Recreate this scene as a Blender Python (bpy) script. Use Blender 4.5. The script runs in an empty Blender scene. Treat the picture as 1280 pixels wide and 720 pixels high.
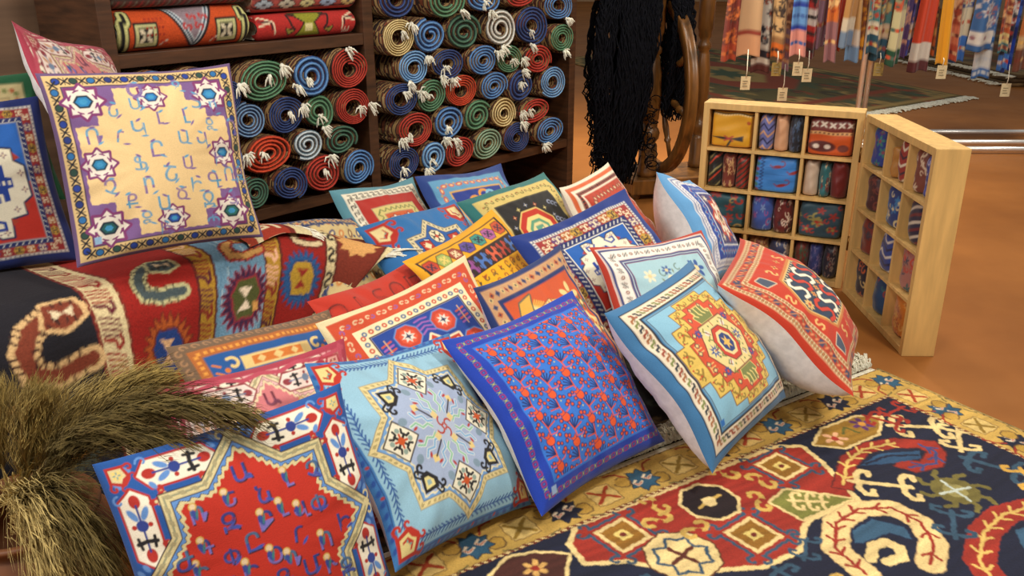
import bpy, bmesh, math, random
import numpy as np
from mathutils import Vector, Matrix

# ------------------------------------------------------------------ camera, world, lights
SC = bpy.context.scene
COL = SC.collection
PI = math.pi
cam_d = bpy.data.cameras.new('camera')
cam_d.sensor_width = 36.0
cam_d.lens = 36.0 * 1120 / 1280
cam_d.clip_end = 100
cam = bpy.data.objects.new('camera', cam_d)
COL.objects.link(cam)
cam.location = (0, 0, 1.25)
cam.rotation_euler = (math.radians(90 - 21), 0, 0)
SC.camera = cam

SC.view_settings.view_transform = 'Standard'
SC.view_settings.look = 'None'
SC.view_settings.gamma = 1
SC.view_settings.use_curve_mapping = False
SC.view_settings.exposure = 0.03

world = bpy.data.worlds.new('world')
SC.world = world
world.use_nodes = True
world.node_tree.nodes['Background'].inputs[0].default_value = (1.0, 0.95, 0.87, 1)
world.node_tree.nodes['Background'].inputs[1].default_value = 0.26


def ceiling_or_fill_light(loc, target, power, size, col=(1.0, 0.91, 0.77), spread=150):
    d = bpy.data.lights.new('ceiling_spot_or_fill', 'AREA')
    d.shape = 'DISK'
    d.size = size
    d.energy = power
    d.color = col
    d.spread = math.radians(spread)
    o = bpy.data.objects.new('ceiling_spot_or_fill', d)
    COL.objects.link(o)
    o.location = loc
    o.rotation_euler = (Vector(target) - Vector(loc)).to_track_quat('-Z', 'Y').to_euler()
    return o


ceiling_or_fill_light((1.7, 0.7, 3.1), (0.0, 2.2, 0.3), 46, 0.5)
ceiling_or_fill_light((-0.5, 0.6, 3.1), (-0.3, 2.2, 0.3), 20, 0.5)
ceiling_or_fill_light((-2.6, 0.2, 2.6), (0.5, 2.3, 0.2), 42, 1.2, (1.0, 0.95, 0.90))  # added soft fill from front left, brightens white cushion backs; no ceiling spot
ceiling_or_fill_light((2.0, 3.2, 3.1), (0.9, 3.0, 0.2), 26, 0.5)
ceiling_or_fill_light((0.9, 5.6, 3.1), (0.6, 5.4, 0.0), 62, 0.4, (1.0, 0.86, 0.62), 110)
ceiling_or_fill_light((3.2, 5.2, 3.1), (2.9, 6.0, 0.7), 26, 0.4)

# the display is laid out parallel to the shelf: s runs along the shelf front, n points away from it
SD = (0.663, 0.749)
ND = (0.749, -0.663)
SO = (-1.155, 2.70)
SHELF_ANG = math.atan2(SD[1], SD[0])


def W(s, n, z):
    return (SO[0] + SD[0] * s + ND[0] * n, SO[1] + SD[1] * s + ND[1] * n, z)


# ------------------------------------------------------------------ helpers
def lin(c):
    c = np.asarray(c, float) / 255.0
    return np.where(c <= 0.04045, c / 12.92, ((c + 0.055) / 1.055) ** 2.4)


def link(o, parent=None):
    COL.objects.link(o)
    if parent is not None:
        o.parent = parent
    return o


def tag(o, label, cat, group=None, kind=None):
    if label:
        o['label'] = label
    if cat:
        o['category'] = cat
    if group:
        o['group'] = group
    if kind:
        o['kind'] = kind
    return o


def thing(name, label, cat, loc=(0, 0, 0), rotz=0, group=None):
    o = bpy.data.objects.new(name, None)
    o.empty_display_size = 0.1
    o.location = loc
    o.rotation_euler = (0, 0, rotz)
    link(o)
    return tag(o, label, cat, group)


def mesh_obj(name, verts, faces, mat, parent=None, smooth=True, col=None):
    me = bpy.data.meshes.new(name)
    if isinstance(verts, np.ndarray) and isinstance(faces, np.ndarray):
        nv, nf, k = len(verts), len(faces), faces.shape[1]
        me.vertices.add(nv)
        me.vertices.foreach_set('co', verts.astype(np.float32).ravel())
        me.loops.add(nf * k)
        me.loops.foreach_set('vertex_index', faces.astype(np.int32).ravel())
        me.polygons.add(nf)
        me.polygons.foreach_set('loop_start', np.arange(0, nf * k, k, dtype=np.int32))
        me.update(calc_edges=True)
        me.validate()
    else:
        me.from_pydata([tuple(v) for v in verts], [], [tuple(f) for f in faces])
    if smooth:
        me.polygons.foreach_set('use_smooth', np.ones(len(me.polygons), dtype=bool))
    if col is not None:
        at = me.color_attributes.new('Col', 'FLOAT_COLOR', 'POINT')
        c4 = np.ones((len(verts), 4), np.float32)
        c4[:, :3] = col
        at.data.foreach_set('color', c4.ravel())
    if mat is not None:
        me.materials.append(mat)
    o = bpy.data.objects.new(name, me)
    return link(o, parent)


def bm_obj(name, bm, mat, parent=None, smooth=False, bevel=0.0):
    if bevel > 0:
        bmesh.ops.bevel(bm, geom=list(bm.edges), offset=bevel, segments=2, affect='EDGES', profile=0.6)
    bmesh.ops.recalc_face_normals(bm, faces=bm.faces)
    me = bpy.data.meshes.new(name)
    bm.to_mesh(me)
    bm.free()
    if smooth:
        me.polygons.foreach_set('use_smooth', np.ones(len(me.polygons), dtype=bool))
    if mat is not None:
        me.materials.append(mat)
    o = bpy.data.objects.new(name, me)
    return link(o, parent)


def box(x0, x1, y0, y1, z0, z1, bm=None):
    bm = bm or bmesh.new()
    m = Matrix.Translation(((x0 + x1) / 2, (y0 + y1) / 2, (z0 + z1) / 2)) @ Matrix.Diagonal((x1 - x0, y1 - y0, z1 - z0, 1))
    bmesh.ops.create_cube(bm, size=1, matrix=m)
    return bm


class MB:
    """collects tubes and strips into one vertex / quad list"""

    def __init__(s):
        s.v, s.f = [], []

    def tube(s, pts, r, k=6, cap=True, closed=False):
        pts = [Vector(p) for p in pts]
        n = len(pts)
        rr = r if hasattr(r, '__len__') else [r] * n
        base = len(s.v)
        up = Vector((0, 0, 1))
        prev = None
        for i, p in enumerate(pts):
            a = pts[i - 1] if (i > 0 or closed) else pts[i]
            b = pts[(i + 1) % n] if (i < n - 1 or closed) else pts[i]
            t = (b - a)
            t = t.normalized() if t.length > 1e-9 else Vector((0, 0, 1))
            if prev is None:
                q = t.cross(up)
                if q.length < 1e-3:
                    q = t.cross(Vector((1, 0, 0)))
            else:
                q = prev - t * prev.dot(t)
                if q.length < 1e-6:
                    q = t.cross(up)
            q.normalize()
            prev = q
            w = t.cross(q)
            for j in range(k):
                an = 2 * PI * j / k
                s.v.append(p + (q * math.cos(an) + w * math.sin(an)) * rr[i])
        m = n if closed else n - 1
        for i in range(m):
            for j in range(k):
                i2 = (i + 1) % n
                s.f.append((base + i * k + j, base + i * k + (j + 1) % k, base + i2 * k + (j + 1) % k, base + i2 * k + j))
        if cap and not closed:
            s.f.append(tuple(base + j for j in reversed(range(k))))
            s.f.append(tuple(base + (n - 1) * k + j for j in range(k)))
        return s

    def lathe(s, prof, k=24, origin=(0, 0, 0)):
        base = len(s.v)
        ox, oy, oz = origin
        for r, z in prof:
            for j in range(k):
                an = 2 * PI * j / k
                s.v.append((ox + r * math.cos(an), oy + r * math.sin(an), oz + z))
        for i in range(len(prof) - 1):
            for j in range(k):
                s.f.append((base + i * k + j, base + i * k + (j + 1) % k, base + (i + 1) * k + (j + 1) % k, base + (i + 1) * k + j))
        s.f.append(tuple(base + j for j in reversed(range(k))))
        s.f.append(tuple(base + (len(prof) - 1) * k + j for j in range(k)))
        return s

    def obj(s, name, mat, parent=None, smooth=True):
        return mesh_obj(name, s.v, s.f, mat, parent, smooth)


def grid_faces(nx, ny, off=0, flip=False):
    i = np.arange(nx - 1)[None, :]
    j = np.arange(ny - 1)[:, None]
    a = (j * nx + i + off).ravel()
    f = np.stack([a, a + 1, a + 1 + nx, a + nx], 1)
    return f[:, ::-1].copy() if flip else f


# ------------------------------------------------------------------ materials
MATS = {}


def nodes(name):
    m = bpy.data.materials.new(name)
    m.use_nodes = True
    nt = m.node_tree
    b = nt.nodes['Principled BSDF']
    MATS[name] = m
    return m, nt, b


def N(nt, t, **kw):
    n = nt.nodes.new(t)
    for k, v in kw.items():
        setattr(n, k, v)
    return n


def rgba(c):
    l = lin(c)
    return (float(l[0]), float(l[1]), float(l[2]), 1)


def fabric_print(name, scale=420.0, bump=0.25, rough=0.85, sheen=0.15, vary=0.16, stretch=(1, 1, 1)):
    """print held in the colour attribute, with weave grain and relief from noise"""
    m, nt, b = nodes(name)
    at = N(nt, 'ShaderNodeAttribute', attribute_name='Col')
    tc = N(nt, 'ShaderNodeTexCoord')
    mp = N(nt, 'ShaderNodeMapping')
    mp.inputs['Scale'].default_value = stretch
    nt.links.new(tc.outputs['Object'], mp.inputs['Vector'])
    no = N(nt, 'ShaderNodeTexNoise')
    no.inputs['Scale'].default_value = scale
    no.inputs['Detail'].default_value = 2
    nt.links.new(mp.outputs['Vector'], no.inputs['Vector'])
    mr = N(nt, 'ShaderNodeMapRange')
    mr.inputs['To Min'].default_value = 1 - vary
    mr.inputs['To Max'].default_value = 1 + vary
    nt.links.new(no.outputs['Fac'], mr.inputs['Value'])
    mx = N(nt, 'ShaderNodeMix', data_type='RGBA', blend_type='MULTIPLY')
    mx.inputs['Factor'].default_value = 1
    nt.links.new(at.outputs['Color'], mx.inputs['A'])
    nt.links.new(mr.outputs['Result'], mx.inputs['B'])
    nt.links.new(mx.outputs['Result'], b.inputs['Base Color'])
    bp = N(nt, 'ShaderNodeBump')
    bp.inputs['Strength'].default_value = bump
    bp.inputs['Distance'].default_value = 0.002
    nt.links.new(no.outputs['Fac'], bp.inputs['Height'])
    nt.links.new(bp.outputs['Normal'], b.inputs['Normal'])
    b.inputs['Roughness'].default_value = rough
    b.inputs['Sheen Weight'].default_value = sheen
    return m


def plain(name, c, rough=0.6, metal=0.0, var=0.12, scale=30.0, bump=0.0, spec=0.5, stretch=(1, 1, 1), c2=None):
    m, nt, b = nodes(name)
    tc = N(nt, 'ShaderNodeTexCoord')
    mp = N(nt, 'ShaderNodeMapping')
    mp.inputs['Scale'].default_value = stretch
    nt.links.new(tc.outputs['Object'], mp.inputs['Vector'])
    no = N(nt, 'ShaderNodeTexNoise')
    no.inputs['Scale'].default_value = scale
    no.inputs['Detail'].default_value = 4
    nt.links.new(mp.outputs['Vector'], no.inputs['Vector'])
    cr = N(nt, 'ShaderNodeValToRGB')
    a = np.array(c, float)
    lo = np.clip(a * (1 - var), 0, 255) if c2 is None else np.array(c2, float)
    hi = np.clip(a * (1 + var), 0, 255)
    cr.color_ramp.elements[0].position = 0.3
    cr.color_ramp.elements[1].position = 0.7
    cr.color_ramp.elements[0].color = rgba(lo)
    cr.color_ramp.elements[1].color = rgba(hi)
    nt.links.new(no.outputs['Fac'], cr.inputs['Fac'])
    nt.links.new(cr.outputs['Color'], b.inputs['Base Color'])
    b.inputs['Roughness'].default_value = rough
    b.inputs['Metallic'].default_value = metal
    b.inputs['Specular IOR Level'].default_value = spec
    if bump:
        bp = N(nt, 'ShaderNodeBump')
        bp.inputs['Strength'].default_value = bump
        bp.inputs['Distance'].default_value = 0.004
        nt.links.new(no.outputs['Fac'], bp.inputs['Height'])
        nt.links.new(bp.outputs['Normal'], b.inputs['Normal'])
    return m


M_PRINT = fabric_print('printed_cotton')
M_WOOL = fabric_print('knotted_wool', scale=220, bump=0.6, rough=0.95, sheen=0.0, vary=0.28)
M_KILIM = fabric_print('woven_wool', scale=170, bump=0.6, rough=0.95, sheen=0.0, vary=0.34)
M_SILK = fabric_print('printed_silk', scale=300, bump=0.1, rough=0.5, sheen=0.2, vary=0.06)
M_WHITE = plain('white_satin', (236, 232, 232), rough=0.55, var=0.04, scale=60, bump=0.05)
M_DARKWOOD = plain('dark_stained_wood', (74, 47, 29), rough=0.5, var=0.25, scale=6, stretch=(1, 1, 9), bump=0.1)
M_WALNUT = plain('turned_walnut', (104, 68, 30), rough=0.32, var=0.3, scale=9, stretch=(3, 3, 0.6), bump=0.05)
M_PINE = plain('pale_pine', (214, 174, 108), rough=0.5, var=0.07, scale=5, stretch=(8, 8, 1), bump=0.03)
M_CHROME = plain('chrome', (235, 235, 235), rough=0.3, metal=0.65, var=0.02)
M_IRON = plain('dark_iron', (70, 48, 34), rough=0.45, metal=0.7, var=0.15)
M_FRINGE = plain('cotton_fringe', (244, 236, 214), rough=0.9, var=0.12, scale=80)
M_YARN = plain('dark_navy_yarn', (9, 10, 17), rough=0.85, var=0.35, scale=60, spec=0.15)
M_CARD = plain('price_card', (226, 212, 172), rough=0.7, var=0.03)
M_INK = plain('grey_ink', (150, 140, 112), rough=0.8, var=0.05)
M_CLAY = plain('brown_clay', (120, 74, 44), rough=0.55, var=0.2, scale=9, bump=0.1)
M_STALK = plain('dry_stalk', (150, 128, 70), rough=0.8, var=0.2, scale=40)
# ------------------------------------------------------------------ painter: flat print as colours on mesh vertices
class Pt:
    def __init__(s, u, v, col, idx, aa):
        s.u, s.v, s.col, s.idx, s.aa = u, v, col, idx, aa

    def at(s, x, y, sc=1.0, rot=0.0, r=1.5, sy=None):
        sy = sc if sy is None else sy
        R = r * max(abs(sc), abs(sy)) * 1.45
        m = np.nonzero((np.abs(s.u - x) < R) & (np.abs(s.v - y) < R))[0]
        du, dv = s.u[m] - x, s.v[m] - y
        c, n = math.cos(rot), math.sin(rot)
        return Pt((du * c + dv * n) / sc, (-du * n + dv * c) / sy, s.col, s.idx[m], s.aa / min(abs(sc), abs(sy)))

    def fold(s, x=True, y=True, diag=False):
        u = np.abs(s.u) if x else s.u
        v = np.abs(s.v) if y else s.v
        if diag:
            u, v = np.maximum(u, v), np.minimum(u, v)
        return Pt(u, v, s.col, s.idx, s.aa)

    def clip(s, sd):
        m = np.nonzero(sd < 0)[0]
        return Pt(s.u[m], s.v[m], s.col, s.idx[m], s.aa)

    def put(s, a, c):
        m = np.nonzero(a > 0)[0]
        if len(m):
            i = s.idx[m]
            a = a[m][:, None]
            s.col[i] = s.col[i] * (1 - a) + lin(c) * a

    def sd(s, d, c):
        s.put(np.clip(0.5 - d / s.aa, 0, 1), c)

    def fill(s, c):
        s.col[s.idx] = lin(c)

    def rect(s, x0, y0, x1, y1, c):
        s.sd(np.maximum(np.maximum(x0 - s.u, s.u - x1), np.maximum(y0 - s.v, s.v - y1)), c)

    def frame(s, a, b, c):
        """square band between half sizes b (inner) and a (outer)"""
        q = np.maximum(np.abs(s.u), np.abs(s.v))
        s.sd(np.maximum(q - a, b - q), c)

    def circ(s, x, y, r, c, r2=0.0):
        d = np.hypot(s.u - x, s.v - y)
        s.sd(np.maximum(d - r, r2 - d) if r2 else d - r, c)

    def ell(s, x, y, a, b, c, rot=0.0):
        du, dv = s.u - x, s.v - y
        q, n = math.cos(rot), math.sin(rot)
        e = np.hypot((du * q + dv * n) / a, (-du * n + dv * q) / b)
        s.sd((e - 1) * min(a, b), c)

    def _box(s, pts, pad):
        p = np.asarray(pts, float)
        x0, y0 = p.min(0) - pad - s.aa
        x1, y1 = p.max(0) + pad + s.aa
        return np.nonzero((s.u > x0) & (s.u < x1) & (s.v > y0) & (s.v < y1))[0]

    def _seg(s, m, pts, closed):
        p = np.asarray(pts, float)
        u, v = s.u[m], s.v[m]
        d = np.full(len(m), 1e9)
        k = len(p) if closed else len(p) - 1
        for i in range(k):
            a, b = p[i], p[(i + 1) % len(p)]
            e = b - a
            t = np.clip(((u - a[0]) * e[0] + (v - a[1]) * e[1]) / max(e @ e, 1e-12), 0, 1)
            d = np.minimum(d, (u - a[0] - t * e[0]) ** 2 + (v - a[1] - t * e[1]) ** 2)
        return np.sqrt(d)

    def line(s, pts, w, c, closed=False):
        m = s._box(pts, w)
        if len(m):
            q = Pt(s.u[m], s.v[m], s.col, s.idx[m], s.aa)
            q.sd(s._seg(m, pts, closed) - w / 2, c)
        return s

    def poly(s, pts, c, ow=0.0, oc=None):
        m = s._box(pts, ow)
        if not len(m):
            return s
        p = np.asarray(pts, float)
        u, v = s.u[m], s.v[m]
        ins = np.zeros(len(m), bool)
        j = len(p) - 1
        for i in range(len(p)):
            xi, yi, xj, yj = p[i][0], p[i][1], p[j][0], p[j][1]
            if yi != yj:
                ins ^= ((yi > v) != (yj > v)) & (u < (xj - xi) * (v - yi) / (yj - yi) + xi)
            j = i
        d = s._seg(m, pts, True)
        q = Pt(u, v, s.col, s.idx[m], s.aa)
        if oc is not None:
            q.sd(np.where(ins, -d, d) - ow, oc)
        if c is not None:
            q.sd(np.where(ins, -d, d), c)
        return s

    def glyph(s, ch, x, y, h, c, c2=None, rot=0.0):
        T, w = glyph_tris(ch)
        q = s.at(x, y, h, rot, 1.0)
        if not len(q.u):
            return
        d = np.full(len(q.u), 1e9)
        for t in T:
            e = np.full(len(q.u), -1e9)
            for i in range(3):
                a, b = t[i], t[(i + 1) % 3]
                nx, ny = b[1] - a[1], a[0] - b[0]
                l = math.hypot(nx, ny) or 1
                e = np.maximum(e, ((q.u - a[0]) * nx + (q.v - a[1]) * ny) / l)
            for ax, w_ in ((0, q.u), (1, q.v)):
                lo, hi = min(t[0][ax], t[1][ax], t[2][ax]), max(t[0][ax], t[1][ax], t[2][ax])
                e = np.maximum(e, np.maximum(lo - w_, w_ - hi))
            d = np.minimum(d, e)
        a = np.clip(0.75 - d / q.aa, 0, 1)
        if c2 is None:
            q.put(a, c)
        else:
            g = np.clip(q.v + 0.5, 0, 1)
            q.put(a * (g > 0.5), c)
            q.put(a * (g <= 0.5), c2)


GL = {}


def glyph_tris(ch):
    """triangles of one letter, one unit tall, centred"""
    if ch not in GL:
        cu = bpy.data.curves.new('letter', 'FONT')
        cu.body = ch
        cu.resolution_u = 3
        o = bpy.data.objects.new('letter', cu)
        COL.objects.link(o)
        dg = bpy.context.evaluated_depsgraph_get()
        me = o.evaluated_get(dg).to_mesh()
        me.calc_loop_triangles()
        v = np.array([x.co[:2] for x in me.vertices]).reshape(-1, 2)
        T = []
        if len(v):
            lo, hi = v.min(0), v.max(0)
            v = (v - (lo + hi) / 2) / max(hi[1] - lo[1], 1e-6)
            for t in me.loop_triangles:
                a, b, c = (v[i] for i in t.vertices)
                if (b[0] - a[0]) * (c[1] - a[1]) - (b[1] - a[1]) * (c[0] - a[0]) < 0:
                    b, c = c, b
                T.append((a, b, c))
        o.evaluated_get(dg).to_mesh_clear()
        bpy.data.objects.remove(o)
        bpy.data.curves.remove(cu)
        GL[ch] = (T, 1.0)
    return GL[ch]


def canvas(u, v, texel):
    col = np.zeros((len(u), 3))
    return Pt(np.asarray(u, float), np.asarray(v, float), col, np.arange(len(u)), texel)


def ngon(n, r, x=0, y=0, a0=0.0, sy=1.0):
    return [(x + r * math.cos(a0 + 2 * PI * i / n), y + sy * r * math.sin(a0 + 2 * PI * i / n)) for i in range(n)]


def starp(n, r1, r2, x=0, y=0, a0=0.0):
    return [(x + (r1 if i % 2 == 0 else r2) * math.cos(a0 + PI * i / n), y + (r1 if i % 2 == 0 else r2) * math.sin(a0 + PI * i / n)) for i in range(2 * n)]


def curl(x, y, r, a0, turn, n=12, shrink=0.35):
    """a scroll that winds inwards from angle a0 by turn radians"""
    out = []
    for i in range(n + 1):
        t = i / n
        rr = r * (1 - (1 - shrink) * t)
        out.append((x + rr * math.cos(a0 + turn * t), y + rr * math.sin(a0 + turn * t)))
    return out


def octagram(P, a, b):
    q = np.maximum(np.abs(P.u), np.abs(P.v)) - a
    r = (np.abs(P.u) + np.abs(P.v) - b) / math.sqrt(2)
    return np.minimum(q, r)


def along(P, x0, y0, x1, y1, n, sc, fn, r=1.3):
    """repeat a motif n times along a line, turned with it"""
    rot = math.atan2(y1 - y0, x1 - x0)
    for i in range(n):
        t = (i + 0.5) / n
        fn(P.at(x0 + (x1 - x0) * t, y0 + (y1 - y0) * t, sc, rot, r), i)


def ring_of(P, a, n, sc, fn, r=1.3):
    for k in range(4):
        c, s = math.cos(k * PI / 2), math.sin(k * PI / 2)
        along(P, -a * c - a * s, -a * s + a * c, a * c - a * s, a * s + a * c, n, sc, fn, r)


WHITE, CREAM, BLACK = (238, 230, 210), (232, 214, 160), (22, 20, 26)
RED, NAVY, BLUE, LBLUE = (190, 46, 28), (24, 36, 84), (28, 84, 168), (140, 186, 216)


def hooked_star(P, rim, white, c1, c2, c3):
    """white star with arrow tips around a small hexagon"""
    for k in range(8):
        a = k * PI / 4
        L = 1.0 if k % 4 == 0 else (0.92 if k % 2 == 0 else 0.95)
        q = P.at(0, 0, 1, a, 1.6)
        q.poly([(0.2, -0.22), (L * 0.72, -0.10), (L * .7, -.3), (L + .06, -0.02), (L + .06, 0.02), (L * .7, .3), (L * 0.72, 0.10), (0.2, 0.22)], None, 0.09, rim)
    P.circ(0, 0, 0.72, rim)
    for k in range(8):
        a = k * PI / 4
        L = 1.0 if k % 4 == 0 else 0.92
        q = P.at(0, 0, 1, a, 1.6)
        q.poly([(0.2, -0.2), (L * 0.72, -0.07), (L * .72, -.24), (L, 0), (L * .72, .24), (L * 0.72, 0.07), (0.2, 0.2)], white)
    P.circ(0, 0, 0.6, white)
    P.poly(ngon(6, 0.5, sy=0.8), c1)
    P.poly(ngon(6, 0.38, sy=0.75), c2)
    P.poly(ngon(6, 0.22, sy=0.75), c3)


def flower(P, petals, c, core, r=1.0):
    for k in range(petals):
        a = 2 * PI * k / petals
        P.ell(0.6 * r * math.cos(a), 0.6 * r * math.sin(a), 0.38 * r, 0.22 * r, c, a)
    P.circ(0, 0, 0.3 * r, core)


def s_hook(P, w, c, oc=None):
    pts = curl(-0.05, 0.45, 0.42, -0.3, 3.6, 8, 0.9)[::-1] + [(0.0, 0.0)] + curl(0.05, -0.45, 0.42, PI - 0.3, 3.6, 8, 0.9)
    pts = [(0.45, 0.75), (0.0, 0.9), (-0.45, 0.65), (-0.4, 0.25), (0.35, -0.2), (0.45, -0.6), (0.05, -0.9), (-0.45, -0.75)]
    if oc:
        P.line(pts, w + 0.16, oc)
    P.line(pts, w, c)


def step_hook(P, w, c):
    """square spiral hook"""
    P.line([(-0.8, -0.8), (-0.8, 0.8), (0.7, 0.8), (0.7, -0.3), (-0.1, -0.3), (-0.1, 0.25), (0.3, 0.25)], w, c)
# ------------------------------------------------------------------ floor and walls
def floor_mat():
    m, nt, b = nodes('polished_floor')
    tc = N(nt, 'ShaderNodeTexCoord')
    no = N(nt, 'ShaderNodeTexNoise')
    no.inputs['Scale'].default_value = 1.3
    no.inputs['Detail'].default_value = 6
    no.inputs['Roughness'].default_value = 0.6
    nt.links.new(tc.outputs['Object'], no.inputs['Vector'])
    cr = N(nt, 'ShaderNodeValToRGB')
    cr.color_ramp.elements[0].position = 0.32
    cr.color_ramp.elements[1].position = 0.72
    cr.color_ramp.elements[0].color = rgba((134, 82, 36))
    cr.color_ramp.elements[1].color = rgba((162, 104, 50))
    nt.links.new(no.outputs['Fac'], cr.inputs['Fac'])
    nt.links.new(cr.outputs['Color'], b.inputs['Base Color'])
    n2 = N(nt, 'ShaderNodeTexNoise')
    n2.inputs['Scale'].default_value = 5
    nt.links.new(tc.outputs['Object'], n2.inputs['Vector'])
    mr = N(nt, 'ShaderNodeMapRange')
    mr.inputs['To Min'].default_value = 0.42
    mr.inputs['To Max'].default_value = 0.6
    nt.links.new(n2.outputs['Fac'], mr.inputs['Value'])
    nt.links.new(mr.outputs['Result'], b.inputs['Roughness'])
    b.inputs['Specular IOR Level'].default_value = 0.2
    return m


fl = bm_obj('floor', box(-7, 9, -4, 22, -0.05, 0.0), floor_mat())
fl['kind'] = 'structure'
M_WALL = plain('brown_wall_boards', (112, 86, 66), rough=0.6, var=0.12, scale=3, stretch=(0.4, 0.4, 9))
M_PLASTER = plain('warm_plaster', (196, 170, 136), rough=0.9, var=0.04, scale=4)
wl = bm_obj('wall_left', box(-5.0, 1.55, 0.44, 0.54, 0, 3.2), M_WALL)
wl.location = (SO[0], SO[1], 0)
wl.rotation_euler = (0, 0, SHELF_ANG)
wl['kind'] = 'structure'
for nm, bx in (('wall_back', (-7, 9, 21.9, 22, 0, 3.4)), ('wall_right', (8.9, 9, -4, 22, 0, 3.4))):
    o = bm_obj(nm, box(*bx), M_PLASTER)
    o['kind'] = 'structure'

# ------------------------------------------------------------------ shelf for rolled rugs (local x along the front, y into the shelf)
shelf = thing('rug_shelf', 'tall dark brown wooden shelf filled with rolled rugs', 'shelf', (SO[0], SO[1], 0), SHELF_ANG)
SHD, SHH = 0.42, 1.36
for x in (-0.045, 0.925, 2.15):
    bm_obj('upright', box(x, x + 0.045, 0, SHD, 0, SHH), M_DARKWOOD, shelf, bevel=0.002)
bm_obj('back_panel', box(0, 2.15, SHD - 0.012, SHD - 0.002, 0.02, SHH), M_DARKWOOD, shelf)
bm_obj('top_board', box(-0.06, 2.21, -0.01, SHD, SHH, SHH + 0.03), M_DARKWOOD, shelf, bevel=0.002)
for x0, x1, z0, z1 in ((0, 0.925, 0.905, 0.945), (0, 0.925, 0.345, 0.385), (0.97, 2.15, 0.330, 0.368), (0, 0.925, 0.02, 0.05), (0.97, 2.15, 0.02, 0.05)):
    bm_obj('shelf_board', box(x0, x1, 0.004, SHD - 0.012, z0, z1), M_DARKWOOD, shelf, bevel=0.002)

# ------------------------------------------------------------------ rolled rugs
ROLLS = [('green', 0.473, 0.820, 0.185, 0.129), ('blue', 0.650, 0.837, 0.157, 0.140), ('red', 0.845, 0.836, 0.155, 0.132), ('red', 0.842, 0.694, 0.17, 0.150), ('green', 0.691, 0.694, 0.146, 0.140), ('navy', 0.546, 0.699, 0.136, 0.122), ('slate', 0.403, 0.702, 0.130, 0.120), ('orange', 0.462, 0.582, 0.189, 0.130), ('pale', 0.625, 0.585, 0.130, 0.110), ('dgreen', 0.772, 0.577, 0.150, 0.110), ('red', 0.690, 0.465, 0.170, 0.145), ('blue', 0.846, 0.462, 0.146, 0.140), ('navy', 0.530, 0.462, 0.145, 0.125), ('dgreen', 0.398, 0.455, 0.115, 0.115), ('blue', 0.078, 0.845, 0.131, 0.112), ('navy', 0.221, 0.842, 0.141, 0.116), ('navy', 0.325, 0.79, 0.095, 0.105), ('blue', 0.29, 0.59, 0.12, 0.115),
         ('green', 0.09, 0.72, 0.14, 0.12), ('red', 0.235, 0.705, 0.14, 0.12), ('blue', 0.13, 0.58, 0.14, 0.13), ('dgreen', 0.09, 0.45, 0.14, 0.12), ('red', 0.25, 0.455, 0.15, 0.125),
         ('navy', 1.076, 1.051, 0.17, 0.124), ('cream', 1.065, 0.921, 0.165, 0.144), ('green', 1.321, 1.040, 0.185, 0.130), ('blue', 1.232, 0.920, 0.165, 0.130), ('lblue', 1.142, 0.805, 0.15, 0.125), ('navy', 1.325, 0.801, 0.172, 0.112), ('dgreen', 1.430, 0.915, 0.190, 0.140), ('navy', 1.065, 0.690, 0.165, 0.120), ('green', 1.233, 0.690, 0.150, 0.130), ('orange', 1.405, 0.691, 0.175, 0.128), ('red', 1.130, 0.565, 0.190, 0.140), ('blue', 1.325, 0.565, 0.168, 0.132), ('navy', 1.055, 0.442, 0.165, 0.138), ('lblue', 1.215, 0.438, 0.142, 0.132), ('red', 1.376, 0.437, 0.165, 0.130), ('green', 1.500, 0.566, 0.158, 0.130), ('blue', 1.590, 0.688, 0.165, 0.118), ('navy', 1.765, 0.667, 0.155, 0.128), ('lblue', 2.008, 0.657, 0.165, 0.131), ('green', 1.700, 0.784, 0.150, 0.112), ('red', 1.878, 0.770, 0.180, 0.120), ('blue', 1.525, 0.795, 0.168, 0.120), ('white', 1.630, 0.920, 0.185, 0.155), ('navy', 1.845, 0.917, 0.215, 0.165), ('green', 2.054, 0.850, 0.15, 0.115), ('blue', 2.033, 0.990, 0.19, 0.123), ('red', 1.775, 1.048, 0.190, 0.095), ('blue', 1.536, 1.040, 0.190, 0.105), ('cream', 1.665, 0.558, 0.155, 0.135), ('red', 1.878, 0.535, 0.235, 0.125), ('pgreen', 1.560, 0.439, 0.180, 0.136), ('navy', 1.745, 0.432, 0.165, 0.130), ('blue', 1.965, 0.436, 0.215, 0.138)]
HUE = {'green': ((96, 140, 106), (44, 84, 60)), 'dgreen': ((74, 112, 92), (30, 58, 48)), 'pgreen': ((150, 176, 150), (70, 100, 76)), 'blue': ((96, 142, 196), (40, 74, 124)), 'lblue': ((130, 176, 220), (58, 100, 150)), 'slate': ((118, 152, 190), (36, 60, 96)), 'navy': ((52, 74, 128), (20, 32, 76)), 'red': ((186, 60, 44), (124, 30, 22)), 'orange': ((206, 74, 40), (146, 40, 18)), 'pale': ((196, 208, 216), (96, 116, 128)), 'white': ((222, 222, 216), (120, 120, 112)), 'cream': ((226, 208, 152), (140, 110, 60))}
HUEN = {'green': 'green', 'dgreen': 'dark green', 'pgreen': 'pale green', 'blue': 'blue', 'lblue': 'light blue', 'slate': 'slate blue', 'navy': 'navy', 'red': 'red', 'orange': 'orange-red', 'pale': 'pale grey-blue', 'white': 'white', 'cream': 'cream'}
M_EDGE = {k: (plain('overcast_edge_' + k, v[0], rough=0.85, var=0.08, scale=120), plain('rug_edge_' + k, v[1], rough=0.95, var=0.2, scale=120)) for k, v in HUE.items()}


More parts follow.
